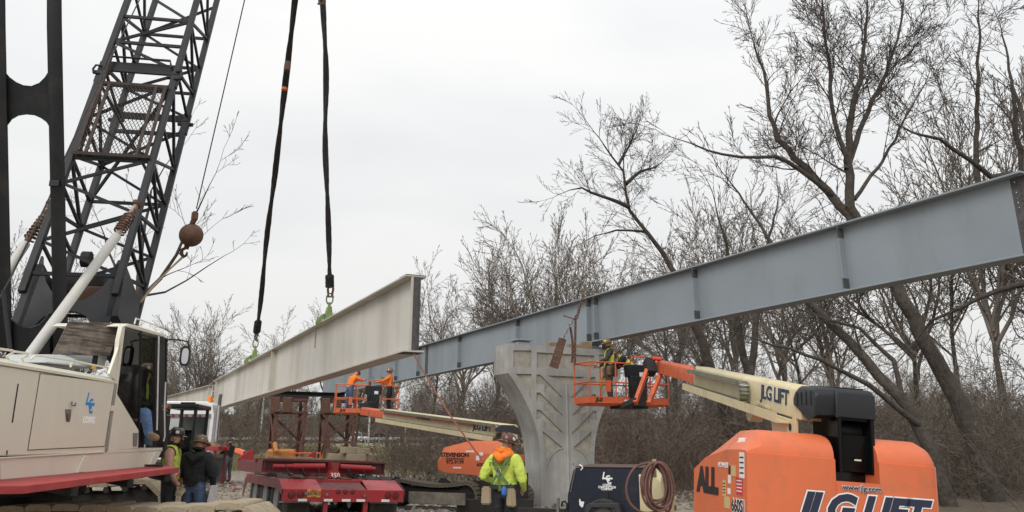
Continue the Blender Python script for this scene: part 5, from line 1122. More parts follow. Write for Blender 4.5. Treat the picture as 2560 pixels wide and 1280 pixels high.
BOOT, TANB = mat('boot_brown', (.07, .05, .035), .7, var=.2), mat('boot_tan', (.24, .17, .095), .8, var=.2, scale=9)
REFL = mat('reflective_band', (.55, .56, .50), .4, var=.08, scale=9); GLOVE = mat('glove_pale', (.52, .44, .30), .85, var=.15, scale=9)
def person(label, M, J, cols, bulk=1., hat=None, hatcol=None, brim=False):
    j = dict(DEFJ); j.update({k: tuple(v) for k, v in J.items()})
    names = list(j); me = bpy.data.meshes.new('skeleton')
    me.from_pydata([j[n] for n in names], [(names.index(a), names.index(b)) for a, b, _ in EDG], [])
    o = bpy.data.objects.new('skeleton', me); COL.objects.link(o)
    sk = o.modifiers.new('s', 'SKIN'); sk.use_smooth_shade = True; sk.branch_smoothing = .3
    if not me.skin_vertices: me.attributes  # created with the modifier
    for i, n in enumerate(names):
        r = RAD[n]; r = r if isinstance(r, tuple) else (r, r); k = bulk if n not in ('hd', 'ht', 'nk', 'hal', 'har', 'wrl', 'wrr') else 1
        me.skin_vertices[0].data[i].radius = (r[0] * k, r[1] * k); me.skin_vertices[0].data[i].use_root = (n == 'pel')
    sb = o.modifiers.new('d', 'SUBSURF'); sb.levels = 2; sb.render_levels = 2
    t = T('person', label, 'person', M=M)
    PEOPLE.append((o, t, j, cols, hat, hatcol, brim)); return t, j
def flush_people():
    dg = bpy.context.evaluated_depsgraph_get()
    for o, t, j, cols, hat, hatcol, brim in PEOPLE:
        me = bpy.data.meshes.new_from_object(o.evaluated_get(dg)); sk = o.data; bpy.data.objects.remove(o); bpy.data.meshes.remove(sk)
        keys = ['t', 'a', 'f', 'h', 'p', 'b', 's', 'n']; me.materials.clear()
        for k in keys: me.materials.append(cols.get(k) or {'a': cols['t'], 'f': cols.get('a', cols['t']), 'h': SKIN, 's': SKIN, 'n': cols.get('n') or SKIN}.get(k, SKIN))
        E_ = [(V(j[a]), V(j[b]), keys.index(k)) for a, b, k in EDG]
        for p in me.polygons:
            c = p.center; best = (9, 0)
            for a, b, k in E_:
                d = b - a; s_ = max(0, min(1, (c - a).dot(d) / d.length_squared)); q = (c - a - d * s_).length - (.05 if keys[k] in 'tp' else 0)
                if q < best[0]: best = (q, k)
            p.material_index = best[1]; p.use_smooth = True
        # head details and fingers belong to the same body mesh
        bm = bmesh.new(); bm.from_mesh(me)
        def addmb(mb, mi):
            m2 = mb.mesh('x', smooth=0); n0 = len(bm.faces); bm.from_mesh(m2); bm.faces.ensure_lookup_table()
            for f in bm.faces[n0:]: f.material_index = mi; f.smooth = True
            bpy.data.meshes.remove(m2)
        hd, ht, nk = V(j['hd']), V(j['ht']), V(j['nk']); up = (ht - nk).normalized(); fw = cols.get('look', V((0, 1, 0))); fw = (V(fw) - up * up.dot(V(fw))).normalized(); rt = fw.cross(up)
        hc = hd + up * .01
        addmb(MB().tube([hc + fw * .085 + up * .03, hc + fw * .118 - up * .005, hc + fw * .105 - up * .02], [.012, .017, .014], 6), keys.index('s'))
        for sg in (-1, 1):
            addmb(MB().tube([hc + rt * (sg * .077) + up * .03, hc + rt * (sg * .088) + up * .005, hc + rt * (sg * .078) - up * .03], [.012, .02, .010], 6), keys.index('s'))
            addmb(MB().lathe([(.004, -.01), (.011, -.006), (.011, .006), (.004, .01)], o=hc + fw * .088 + rt * (sg * .032) + up * .035, n=6), keys.index('b'))
        addmb(MB().tube([hc + fw * .092 + rt * -.022 - up * .05, hc + fw * .098 - up * .05, hc + fw * .092 + rt * .022 - up * .05], .006, 5), keys.index('b'))
        for sd_ in 'lr':
            w_, h_ = V(j['wr' + sd_]), V(j['ha' + sd_]); d = (h_ - w_).normalized(); sv = d.orthogonal().normalized() if abs(d.x) > .9 else d.cross(V((1, 0, 0))).normalized(); cv_ = sv.cross(d)
            if cv_.dot(V((-1 if sd_ == 'r' else 1, 0, 0))) < 0: cv_ = -cv_
            for i, (o_, ln_) in enumerate(((-.027, .07), (-.009, .082), (.009, .078), (.026, .06))):
                b_ = h_ + sv * o_ + d * .02; addmb(MB().tube([b_, b_ + d * ln_ * .5 + cv_ * .008, b_ + d * ln_ * .85 + cv_ * .03], [.0105, .0095, .007], 5), keys.index('h'))
            b_ = w_.lerp(h_, .6) + sv * .03; addmb(MB().tube([b_, b_ + sv * .025 + d * .03, b_ + sv * .03 + d * .065 + cv_ * .012], [.012, .0105, .008], 5), keys.index('h'))
        bm.to_mesh(me); bm.free(); me.name = 'body'
        body = link('body', me, t)
        if hat:
            c = hd + up * .062; dome = [(.108, .118, -.01), (.113, .124, .02), (.108, .118, .055), (.09, .10, .088), (.055, .062, .108), (.012, .014, .114)]
            ring = lambda a, b, z, n=20: [c + rt * (a * math.cos(2 * math.pi * i / n)) + fw * (b * math.sin(2 * math.pi * i / n)) + up * z for i in range(n)]
            hm = MB().loft([ring(*d) for d in dome]).build('hard_hat', hatcol, t, smooth=60)
            bl = MB()
            if brim: bl.loft([ring(.108, .118, -.012), ring(.165, .185, -.03), ring(.165, .185, -.022), ring(.11, .12, 0)])
            else: bl.loft([[c + rt * x + fw * (.115 + .065 * (1 - (x / .09) ** 2) * k) + up * (-.004 - .012 * k) for x in (-.09, -.06, -.03, 0, .03, .06, .09)] for k in (0, 1)], caps=False, closed=False)
            bl.build('brim', hatcol, hm, smooth=60)
            MB().bar(c + up * .112 - fw * .08, c + up * .118 + fw * .05, .03, .012).build('ridge', hatcol, hm)
            for sg, bk in ((-1, .03), (1, .03), (-.55, -.09), (.55, -.09)): MB().lathe([(.03, 0), (.027, .004), (.002, .006)], o=c + rt * (sg * .104) + up * .045 + fw * bk, ax=rt * sg + fw * (bk * 9) + up * .35, n=10).build('sticker', mat('hat_sticker', (.6, .55, .5), .5, var=.5, scale=40), hm)
        shells = cols.get('shell', [])
        for nm, m_, off, cond in shells:
            bm = bmesh.new(); bm.from_mesh(me); bm.normal_update()
            kill = [f for f in bm.faces if not cond(f.calc_center_median(), keys[f.material_index])]
            bmesh.ops.delete(bm, geom=kill, context='FACES')
            nv = [(v, v.normal.copy()) for v in bm.verts]
            for v, n_ in nv: v.co += n_ * off
            m2 = bpy.data.meshes.new(nm); bm.to_mesh(m2); bm.free(); m2.materials.clear(); m2.materials.append(m_)
            m2.polygons.foreach_set('material_index', [0] * len(m2.polygons)); link(nm, m2, t)
    PEOPLE.clear()
def pm(px, d, zf, head):
    """place on the sight column px at camera-ish depth d, feet at height zf, facing heading (degrees left of straight ahead)"""
    x = P(px, 1130, d).x; return Matrix.Translation((x, d, zf)) @ Matrix.Rotation(R(head), 4, 'Z')
def vest(z0=.98, z1=1.47, m=VESTY, sl=True, wx=.2):
    return [('vest', m, .022, lambda c, k: k in 'tan' and z0 < c.z < z1 and abs(c.x) < wx and not (c.z > 1.36 and abs(c.x) < .05 and c.y > 0)),
            ('reflective_band', REFL, .027, lambda c, k: k == 't' and 1.07 < c.z < 1.12 and abs(c.x) < wx), ('orange_band', ORNG, .0245, lambda c, k: k == 't' and 1.03 < c.z < 1.16 and abs(c.x) < wx)]
HATS = [mat('hat_black_stickered', (.028, .024, .026), .3, var=.5, scale=30, dirt=(.35, .2, .18), dirta=.7, dscale=22, dlo=.58, dhi=.62), mat('hat_brown', (.15, .10, .07), .45, var=.3, scale=12), mat('hat_camo', (.13, .10, .04), .45, var=.5, scale=20, dirt=(.4, .35, .05), dirta=.8, dscale=14, dlo=.56, dhi=.6), mat('hat_maroon', (.09, .03, .025), .35, var=.4, scale=20, dirt=(.4, .32, .3), dirta=.8, dscale=16, dlo=.58, dhi=.62)]
# 1 man in neon hoodie with a harness, back to us, holding the tag line
t, j = person('man in neon yellow hoodie and green harness with his back turned', pm(1262, 12.5, .02, -26), dict(hal=(-.20, .16, 1.12), wrl=(-.26, .09, 1.10), ell=(-.34, -.06, 1.16), elr=(.29, .0, 1.13), wrr=(.24, .16, .98), har=(.20, .22, .96), hd=(.02, .04, 1.61), ht=(.03, .05, 1.69)),
       dict(t=NEON, a=NEON, f=NEON, p=DKP, b=BOOT, look=(.55, .8, 0), n=ORNG, shell=[('sweatshirt', NEON, .018, lambda c, k: k in 'ta' and c.z > 1.0)]), 1.06, 1, HATS[3], True)
hoodm = MB(); hoodm.tube([(-.13, -.02, 1.49), (-.09, -.10, 1.47), (0, -.14, 1.42), (.09, -.10, 1.47), (.13, -.02, 1.49)], [.05, .062, .075, .062, .05], 10); hoodm.tube([(-.10, .02, 1.49), (-.09, -.05, 1.54), (0, -.10, 1.53), (.09, -.05, 1.54), (.10, .02, 1.49)], .045, 8); hoodm.build('hood', ORNG, t, smooth=60)
HAR = mat('harness_green', (.09, .17, .05), .8, var=.2, scale=12)
def strap(t, pts, m, w=.045, name='harness_strap'):
    pts = [V(p) for p in pts]; k = len(pts); vs = []
    for i, p in enumerate(pts):
        d = (pts[min(i + 1, k - 1)] - pts[max(i - 1, 0)]).normalized(); n_ = V((p.x * .9, p.y, 0)); n_ = (n_ - d * n_.dot(d)).normalized(); s_ = d.cross(n_) * (w / 2)
        vs.append([p - s_, p + s_, p + s_ + n_ * .008, p - s_ + n_ * .008])
    MB().loft(vs).build(name, m, t)
strap(t, [(-.14, .06, 1.50), (-.145, -.06, 1.505), (-.12, -.16, 1.42), (-.05, -.185, 1.28), (.05, -.19, 1.17), (.13, -.165, 1.07)], HAR); strap(t, [(.14, .06, 1.50), (.145, -.06, 1.505), (.12, -.16, 1.42), (.05, -.185, 1.28), (-.05, -.19, 1.17), (-.13, -.165, 1.07)], HAR)
strap(t, [(-.2, .05, 1.03), (-.19, -.1, 1.03), (-.08, -.17, 1.03), (.08, -.17, 1.03), (.19, -.1, 1.03), (.2, .05, 1.03)], mat('belt_dark', (.03, .03, .028), .7), .06, 'tool_belt')
MB().tube(ring_pts((0, -.205, 1.235), (1, 0, 0), (0, 0, 1), .035, .045, 14), .009, 6, closed=True).build('d_ring', CHROME, t); strap(t, [(0, -.20, 1.2), (.01, -.205, 1.1), (.03, -.19, .98)], HAR, .035)
POUCH = mat('pouch_canvas', (.36, .29, .19), .9, var=.15, scale=6, dirt=(.2, .15, .1), dirta=.5, dscale=5, bump=.3)
for x, rz_, dz in ((-.235, .5, 0), (.175, -.35, -.02)): MB().loft([[V((a, b, 0)) for a, b in ((-.075, -.04), (.075, -.04), (.075, .05), (-.075, .05))], [V((a, b, .25)) for a, b in ((-.065, -.06), (.065, -.06), (.065, .04), (-.065, .04))]]).build('tool_pouch', POUCH, t, bevel=.02, seg=2).matrix_local = Matrix.Translation((x, -.14, .78 + dz)) @ Matrix.Rotation(rz_, 4, 'Z')
MB().lathe([(.01, 0), (.04, .03), (.045, .1), (.02, .14)], o=(.09, -.2, .9), n=10).build('blue_glove', mat('glove_blue', (.03, .12, .4), .6), t)
text('EVENSON', .075, mat('print_green_grey', (.06, .09, .02), .8), t, (0, -.178, 1.345), (1, 0, 0), (0, .12, 1), bold=.002); text('CRANE', .05, MATS['print_green_grey'], t, (.0, -.186, 1.28), (1, 0, 0), (0, .1, 1))
TAGP = (t.M @ V((-.20, .16, 1.14)))
# 2 man in black hoodie
t, j = person('man in black hoodie and blue jeans with brown hard hat', pm(495, 13.7, .02, -6), dict(elr=(.29, .02, 1.15), wrr=(.27, .10, .93), har=(.26, .13, .86), ell=(-.28, .0, 1.14), wrl=(-.22, .10, .93), hal=(-.17, .02, .92), hd=(0, .045, 1.60), ht=(0, .055, 1.68)),
       dict(t=BLKC, a=BLKC, f=BLKC, p=JEAN, b=BOOT, h=SKIN, look=(.1, 1, 0), n=BLKC, shell=[('hoodie', BLKC, .03, lambda c, k: k in 'ta' and c.z > .93)]), 1.1, 1, HATS[1], True)
MB().tube([(-.12, 0, 1.48), (-.1, -.08, 1.45), (0, -.13, 1.38), (.1, -.08, 1.45), (.12, 0, 1.48)], [.05, .065, .08, .065, .05], 10).build('hood', BLKC, t, smooth=60)
gl_ = MB(); [gl_.tube([(-.19 + .02 * i, -.09, .93), (-.2 + .025 * i, -.15, .90 - .01 * i), (-.22 + .03 * i, -.16, .84)], [.03, .028, .018], 7) for i in range(4)]; gl_.tube([(-.2, -.05, .94), (-.12, -.13, .91)], [.04, .05], 8); gl_.build('gloves', GLOVE, t, smooth=60)
bk_ = tag(MB().box((0, 0, 0), (.03, .2, .28)).build('notebook', mat('paper_white', (.6, .58, .62), .6)), 'pale notebook held by the man in the black hoodie', 'notebook'); bk_.matrix_world = t.M @ Matrix.Translation((.305, .03, .85)) @ Matrix.Rotation(.15, 4, 'Y')
# 3 man in yellow vest, bare arm
t, j = person('man in yellow vest and black hard hat standing by the crane cab', pm(431, 13.5, .12, -82), dict(elr=(.27, .05, 1.14), wrr=(.22, .16, .94), har=(.17, .21, .90), ell=(-.26, 0, 1.14), wrl=(-.2, .15, .95), hal=(-.15, .2, .92)),
       dict(t=BLKC, a=SKIN, f=mat('tattooed_skin', (.33, .19, .14), .6, var=.35, scale=16), p=DKP, b=BOOT, look=(0, 1, 0), shell=vest(.95, 1.5, wx=.17)), 1.06, 1, HATS[0], False)
MB().tube([(0, .10, 1.53), (0, .135, 1.52), (0, .12, 1.47)], [.05, .05, .03], 8).build('beard', mat('hair_dark', (.02, .014, .01), .9), t, smooth=60)
MB().box((0, .125, 1.655), (.13, .02, .03)).build('sunglasses', GLOSSBLK, t, bevel=.006)
# 4 distant worker
person('distant worker in black jacket beyond the red rack', pm(574, 35, .12, 60), dict(elr=(.24, .14, 1.18), wrr=(.16, .36, 1.15), har=(.14, .43, 1.15), ell=(-.24, .14, 1.18), wrl=(-.16, .36, 1.15), hal=(-.14, .43, 1.15)), dict(t=BLKC, p=cloth('grey_trousers', (.10, .10, .11)), b=BOOT), 1.05, 1, HATS[0], False)
# 5 crane operator, one leg out of the cab
Mo = Matrix.Translation(PD(340, 1040, 12.55)) @ Matrix.Rotation(R(-75), 4, 'Z'); Oi = Mo.inverted()
lp_ = lambda px, py, d: Oi @ PD(px, py, d)
person('crane operator sitting with one blue-jeaned leg out of the cab', Mo, dict(pel=(0, 0, 0), sp=(0, .01, .15), ch=(0, .03, .36), nb=(0, .04, .50), nk=(0, .05, .56), hd=(0, .07, .64), ht=(0, .07, .72), shl=(-.185, .03, .45), shr=(.185, .03, .45), ell=(-.24, .1, .2), elr=(.24, .1, .2), wrl=(-.2, .32, .15), wrr=(.2, .32, .15), hal=(-.18, .4, .15), har=(.18, .4, .15),
       hil=(-.1, .03, -.03), knl=(-.12, .30, 0.02), anl=(-.12, .16, -.38), tol=(-.12, .30, -.43), hir=(.1, .03, -.03), knr=lp_(364, 1030, 12.0), anr=lp_(372, 1088, 11.9), tor=lp_(394, 1096, 11.65)), dict(t=VESTY, a=GREYC, f=GREYC, p=cloth('bright_jeans', (.10, .18, .33)), b=TANB), 1.18, 1, HATS[1], False)
# 6,7 workers in the far platform
def on(Mx, x, y, head, z=.07): return Mx @ Matrix.Translation((x, y, z)) @ Matrix.Rotation(R(head), 4, 'Z')
person('worker in orange hoodie at the right of the far lift basket', on(PLAT2, 2.12, .42, 75), dict(elr=(.25, .22, 1.25), wrr=(.2, .46, 1.22), har=(.19, .54, 1.22), ell=(-.25, .22, 1.25), wrl=(-.2, .46, 1.22), hal=(-.19, .54, 1.22)), dict(t=ORNG, p=DKP, b=BOOT, n=ORNG), 1.1, 1, HATS[1], True)
person('worker in orange and jeans at the left of the far lift basket', on(PLAT2, .52, .5, -60), dict(sp=(0, .06, 1.12), ch=(0, .14, 1.3), nb=(0, .2, 1.43), nk=(0, .24, 1.48), hd=(0, .3, 1.54), ht=(0, .33, 1.61), shl=(-.185, .16, 1.38), shr=(.185, .16, 1.38), elr=(.27, .36, 1.25), wrr=(.2, .55, 1.3), har=(.19, .62, 1.32), ell=(-.27, .36, 1.25), wrl=(-.2, .55, 1.3), hal=(-.19, .62, 1.32)), dict(t=ORNG, p=JEAN, b=BOOT, n=ORNG), 1.08, 1, HATS[0], False)
# 8,9 workers in the near platform
t, j = person('bearded worker in charcoal hoodie and vest in the near lift basket', on(PLAT1, .86, .45, 70), dict(elr=(.33, .05, 1.2), wrr=(.40, .22, 1.05), har=(.42, .3, 1.03), ell=(-.27, .1, 1.18), wrl=(-.26, .33, 1.10), hal=(-.26, .42, 1.09), hd=(0, .05, 1.605), ht=(0, .05, 1.69)), dict(t=GREYC, p=cloth('worn_grey', (.055, .055, .058)), b=TANB, n=GREYC, look=(.25, 1, -.2), shell=vest(.98, 1.5, wx=.21)[:1]), 1.12, 1, HATS[2], True)
MB().tube([(0.02, .10, 1.53), (0.03, .15, 1.52), (0.02, .13, 1.46)], [.055, .055, .03], 8).build('beard', mat('hair_brown', (.035, .02, .012), .9), t, smooth=60)
TB = mat('belt_leather', (.14, .09, .05), .8, var=.25, scale=9)
for x, y in ((.22, .1), (-.22, .05), (.12, -.17)): MB().box((x, y, .86), (.12, .13, .26)).build('tool_pouch', TB, t, bevel=.03)
MB().tube([(.24, .14, .9), (.3, .22, .6), (.26, .2, .4), (.2, .2, .62), (.2, .14, .88)], .018, 6).build('lanyard', mat('lanyard_yellow', (.5, .27, .03), .8), t)
person('worker bending down in vest behind the near lift console', on(PLAT1, 1.72, .62, 55), dict(sp=(0, .10, 1.10), ch=(0, .24, 1.22), nb=(0, .34, 1.30), nk=(0, .38, 1.33), hd=(0, .45, 1.36), ht=(0, .49, 1.42), shl=(-.185, .28, 1.27), shr=(.185, .28, 1.27), elr=(.28, .42, 1.06), wrr=(.2, .62, 1.05), har=(.19, .7, 1.05), ell=(-.28, .42, 1.06), wrl=(-.2, .62, 1.05), hal=(-.19, .7, 1.05)), dict(t=VESTY, a=BLKC, f=BLKC, p=DKP, b=BOOT), 1.08, 1, HATS[3], True)
flush_people()
# red tag line from the girder to the man in neon
st0 = TANM @ V((.05, .2, 0)); en = TAGP
def rope(name, a, b, sag, r, m, label, cat, n=24):
    pts = [a.lerp(b, i / n) - V((0, 0, sag * 4 * (i / n) * (1 - i / n))) - a for i in range(n + 1)]
    o = MB().tube(pts, r, 6).build(name, m); o.location = a; return tag(o, label, cat)
rope('tag_line', st0, en, .12, .014, mat('rope_red', (.22, .08, .055), .9, var=.3, scale=30), 'red tag line running from the tan girder to the man in neon', 'rope')
# ---------------------------------------------------------------- trees
class Tree:
    def __init__(s, seed, rmin=.006): s.r = random.Random(seed); s.s = [[], []]; s.rmin = rmin
    def seg(s, p, q, a, b, lev): s.s[0 if lev == 0 else 1].append((p.x, p.y, p.z, q.x, q.y, q.z, max(a, s.rmin), max(b, s.rmin)))
    def branch(s, p, d, L, r, lev, mx, sl=.35, wob=.16, trop=.05, dens=1., first=.2, ang=(28, 55), taper=.8, clen=(.45, .8)):
        rn = s.r; n = max(2, int(L / (sl * (1 if lev < 2 else .62)))); st = L / n; r0 = r
        for i in range(n):
            d = V((d.x + rn.gauss(0, wob), d.y + rn.gauss(0, wob), d.z + rn.gauss(0, wob) + trop)).normalized()
            q = p + d * st; r1 = r * (1 - taper * (i + 1) / n); s.seg(p, q, r0, r1, lev); p = q; r0 = r1
            if lev < mx and (i + 1) / n > first:
                k = dens * (1.15 if lev == 0 else .9 if lev == 1 else .85)
                while k > 0:
                    if rn.random() < k: s.child(p, d, L * (1 - .62 * (i + 1) / n), r0, lev, mx, sl, wob, trop, dens, ang, clen)
                    k -= 1
        if lev < mx:
            for _ in range(2): s.child(p, d, L * .55, max(r0, r * .3), lev, mx, sl, wob, trop, dens, (12, 30), clen)
    def child(s, p, d, L, r, lev, mx, sl, wob, trop, dens, ang, clen):
        rn = s.r; a = R(rn.uniform(*ang)); o = d.orthogonal().normalized(); o = Quaternion(d, rn.uniform(0, 6.283)) @ o
        dd = (d * math.cos(a) + o * math.sin(a)).normalized(); l_ = L * rn.uniform(*clen)
        if l_ > .10: s.branch(p, dd, l_, min(r * .6, .006 + l_ * .0105), lev + 1, mx, sl, wob * 1.1, trop, dens, .12, ang, .8, clen)
    def limb(s, pts, r0, r1, lev=0, side=None):
        """a hand-placed limb through 3-D points with its side branches"""
        k = len(pts); rn = s.r
        # refine the polyline with a little wander
        ps = []
        for i in range(k - 1):
            m_ = max(1, int((pts[i + 1] - pts[i]).length / .45))
            for q in range(m_): ps.append(pts[i].lerp(pts[i + 1], q / m_) + V([rn.gauss(0, .025) for _ in range(3)]))
        ps.append(pts[-1]); n = len(ps)
        for i in range(n - 1):
            a = r0 + (r1 - r0) * i / (n - 1); b = r0 + (r1 - r0) * (i + 1) / (n - 1); s.seg(ps[i], ps[i + 1], a, b, lev)
            f = i / (n - 1)
            if side and f > side.get('first', .25):
                kk = side.get('dens', .8)
                while kk > 0:
                    if rn.random() < kk:
                        d = (ps[i + 1] - ps[i]).normalized(); L_ = side['len'] * (1 - .5 * f) * rn.uniform(.55, 1.15)
                        an = R(rn.uniform(30, 62)); o = Quaternion(d, rn.uniform(0, 6.283)) @ d.orthogonal().normalized(); dd = (d * math.cos(an) + o * math.sin(an)); dd.z += .25; dd.normalize()
                        s.branch(ps[i], dd, L_, min(b * .5, .008 + L_ * .0105), 1, side.get('mx', 4), side.get('sl', .3), .12, side.get('trop', .06), side.get('d2', .95), .12)
                    kk -= 1
        s.branch(ps[-1], (ps[-1] - ps[-2]).normalized(), side['len'] * .8 if side else 1., r1, 1, 4, .3, .12, .06, side.get('d2', .9) if side else .9, .1)
def segs_mesh(name, arr, m, thick=.03):
    if not arr: arr = [(0, 0, 0, 0, 0, .1, .01, .01)]
    A = np.array(arr); out_v = []; out_f = []; base = 0
    big = A[:, 6] > thick
    for sel, n in ((big, 9), (~big, 3)):
        S_ = A[sel]; k = len(S_)
        if not k: continue
        p, q = S_[:, 0:3], S_[:, 3:6]; d = q - p; d /= np.maximum(np.linalg.norm(d, axis=1, keepdims=True), 1e-9)
        if n == 9: q = q + d * (S_[:, 7:8] * .35)
        ref = np.where(np.abs(d[:, 2:3]) < .9, np.array([[0, 0, 1.]]), np.array([[1., 0, 0]])); u = np.cross(d, ref); u /= np.linalg.norm(u, axis=1, keepdims=True); w = np.cross(d, u)
        ang = np.arange(n) * 2 * np.pi / n; c, s_ = np.cos(ang)[None, :, None], np.sin(ang)[None, :, None]; off = u[:, None, :] * c + w[:, None, :] * s_
        v = np.concatenate([p[:, None, :] + off * S_[:, 6][:, None, None], q[:, None, :] + off * S_[:, 7][:, None, None]], axis=1).reshape(-1, 3)
        i = np.arange(n); f = np.stack([i, (i + 1) % n, n + (i + 1) % n, n + i], axis=1)[None] + (np.arange(k) * 2 * n)[:, None, None] + base
        out_v.append(v); out_f.append(f.reshape(-1, 4)); base += len(v)
    v = np.concatenate(out_v); f = np.concatenate(out_f); me = bpy.data.meshes.new(name)
    me.vertices.add(len(v)); me.vertices.foreach_set('co', v.astype(np.float32).ravel()); me.loops.add(len(f) * 4); me.loops.foreach_set('vertex_index', f.astype(np.int32).ravel())
    me.polygons.add(len(f)); me.polygons.foreach_set('loop_start', np.arange(0, len(f) * 4, 4, dtype=np.int32)); me.polygons.foreach_set('loop_total', np.full(len(f), 4, dtype=np.int32))
    me.update(calc_edges=True); me.polygons.foreach_set('use_smooth', np.ones(len(f), dtype=bool)); me.materials.append(m); return me
NSEG = [0]
def plant(tree, label, loc, bark=BARK, twig=TWIG, group='bare trees', name='bare_tree'):
    t = T(name, label, 'tree', loc, group=group); o_ = V(loc)
    arrs = [[(a - o_.x, b - o_.y, c - o_.z, d - o_.x, e_ - o_.y, f - o_.z, g, h) for a, b, c, d, e_, f, g, h in s] for s in tree.s]
    NSEG[0] += len(arrs[0]) + len(arrs[1])
    link('trunk', segs_mesh('trunk', arrs[0], bark), t); link('crown', segs_mesh('crown', arrs[1], twig), t); return t
def poly(pts, Y, dy=0.):
    return [P(x, y, Y + dy * i / max(1, len(pts) - 1)) for i, (x, y) in enumerate(pts)]
# big multi-stemmed tree right of the frame
tr = Tree(21, .0075); sd_ = dict(len=4.0, dens=1.05, first=.3, mx=4, sl=.25, d2=1.02, trop=.045)
tr.limb(poly([(2530, 1400), (2470, 1200), (2400, 1010), (2320, 870), (2240, 715), (2170, 600), (2130, 520), (2118, 400), (2125, 300), (2150, 200), (2165, 60)], 25, -.6), .34, .04, 0, dict(sd_, first=.62))
tr.limb(poly([(2165, 600), (2100, 510), (2040, 450), (1985, 395), (1945, 345), (1925, 290), (1915, 210), (1885, 110)], 24.6, 1.5), .17, .03, 0, dict(sd_, len=3.4, first=.2))
tr.limb(poly([(2075, 490), (2000, 420), (1940, 392), (1850, 390), (1770, 376), (1700, 350)], 24.8, -1.5), .09, .02, 0, dict(sd_, len=2.0, first=.25, dens=.6))
tr.limb(poly([(2118, 420), (2160, 300), (2215, 180), (2250, 70), (2265, -40)], 24.5, 1.5), .10, .02, 0, dict(sd_, len=3.2, first=.2))
tr.limb(poly([(2125, 430), (2085, 300), (2075, 180), (2060, 60), (2050, -60)], 24.5, -1.), .09, .02, 0, dict(sd_, len=3.0, first=.2))
tr.limb(poly([(2135, 500), (2210, 400), (2260, 300), (2320, 190)], 24.8, 2.), .07, .015, 0, dict(sd_, len=2.6, first=.3))
plant(tr, 'tall bare tree forking above the grey girder, largest at the right', P(2530, 1400, 25), BARK2)
tr = Tree(22, .0075); sd_ = dict(len=3.4, dens=.5, first=.35, mx=4, sl=.26, d2=.9)
tr.limb(poly([(2420, 1400), (2330, 1130), (2250, 990), (2200, 940), (2120, 850), (2010, 745), (1960, 650), (1900, 560)], 23.5, 2), .26, .05, 0, sd_)
tr.limb(poly([(2312, 1085), (2290, 1060), (2170, 960), (2050, 900), (1930, 860), (1830, 830)], 24.0, -1), .10, .02, 0, dict(sd_, len=2.4, dens=.5))
tr.limb(poly([(2255, 995), (2232, 900), (2150, 820), (2080, 800), (1990, 770)], 24.1, .5), .09, .02, 0, dict(sd_, len=2.2))
plant(tr, 'leaning bare tree whose trunk crosses behind the near lift hood', P(2420, 1400, 23.5), BARK2)
tr = Tree(23, .0075)
tr.limb(poly([(2640, 1400), (2600, 900), (2580, 600), (2570, 430)], 23, 0), .3, .16, 0, dict(len=3.5, dens=.5, first=.3, mx=4, sl=.25, d2=.95))
tr.limb(poly([(2590, 430), (2480, 440), (2420, 400), (2350, 350), (2305, 338)], 23, -1), .11, .04, 0, dict(len=2.2, dens=.6, first=.3, mx=4, sl=.25, d2=.95))
tr.limb(poly([(2589, 705), (2500, 722), (2400, 770), (2330, 800), (2290, 850)], 23, 1), .10, .03, 0, dict(len=2.2, dens=.6, first=.2, mx=4, sl=.25, d2=.95))
tr.limb(poly([(2584, 655), (2490, 600), (2442, 450), (2442, 250), (2450, 100), (2440, -20)], 23, 2.5), .12, .02, 0, dict(len=2.8, dens=.8, first=.3, mx=4, sl=.25, d2=.95))
tr.limb(poly([(2574, 490), (2540, 340), (2530, 200), (2500, 60)], 23.02, 1.5), .10, .02, 0, dict(len=2.6, dens=.7, first=.2, mx=4, sl=.25, d2=.95))
plant(tr, 'bare tree at the right edge with a dark limb over the girder end', P(2640, 1400, 23), BARK)
# leaning tree in the middle of the right half
tr = Tree(24, .0068); sd_ = dict(len=2.7, dens=2.9, first=.45, mx=5, sl=.235, d2=1.12, trop=.03)
tr.limb(poly([(1860, 1190), (1830, 1080), (1790, 960), (1740, 820), (1690, 690), (1640, 610), (1575, 525), (1565, 480), (1558, 430), (1525, 390), (1508, 360)], 33, -1), .27, .03, 0, dict(sd_, first=.8))
tr.limb(poly([(1570, 515), (1520, 495), (1480, 480), (1455, 470), (1425, 475)], 32.3, -1), .10, .02, 0, dict(sd_, len=2.0, first=.2))
tr.limb(poly([(1562, 460), (1600, 428), (1635, 420), (1655, 405)], 32.3, 1.5), .09, .02, 0, dict(sd_, len=1.9, first=.15))
tr.limb(poly([(1545, 410), (1568, 375), (1582, 345), (1592, 325)], 32.3, 1.), .07, .02, 0, dict(sd_, len=2.0, first=.1))
tr.limb(poly([(1616, 578), (1540, 577), (1490, 590), (1450, 610)], 32.6, -1), .06, .015, 0, dict(sd_, len=1.2, first=.3, dens=.6))
plant(tr, 'leaning bare tree with two dense tufted crowns above the pier', P(1860, 1190, 33), BARK)
# dark twin-stemmed tree between the near basket and the lift hood
tr = Tree(26, .008); sd_ = dict(len=2.8, dens=.7, first=.5, mx=4, sl=.27, d2=.9, trop=.03)
tr.limb(poly([(1876, 1170), (1874, 1000), (1872, 935), (1852, 860), (1842, 790), (1836, 700), (1815, 610), (1790, 520)], 34, -1), .24, .03, 0, sd_)
tr.limb(poly([(1873, 940), (1886, 860), (1892, 790), (1905, 690), (1925, 590), (1945, 500)], 33.6, 1), .17, .03, 0, dict(sd_, first=.45))
plant(tr, 'dark twin-stemmed bare tree showing below the grey girder', P(1876, 1170, 34), BARK)
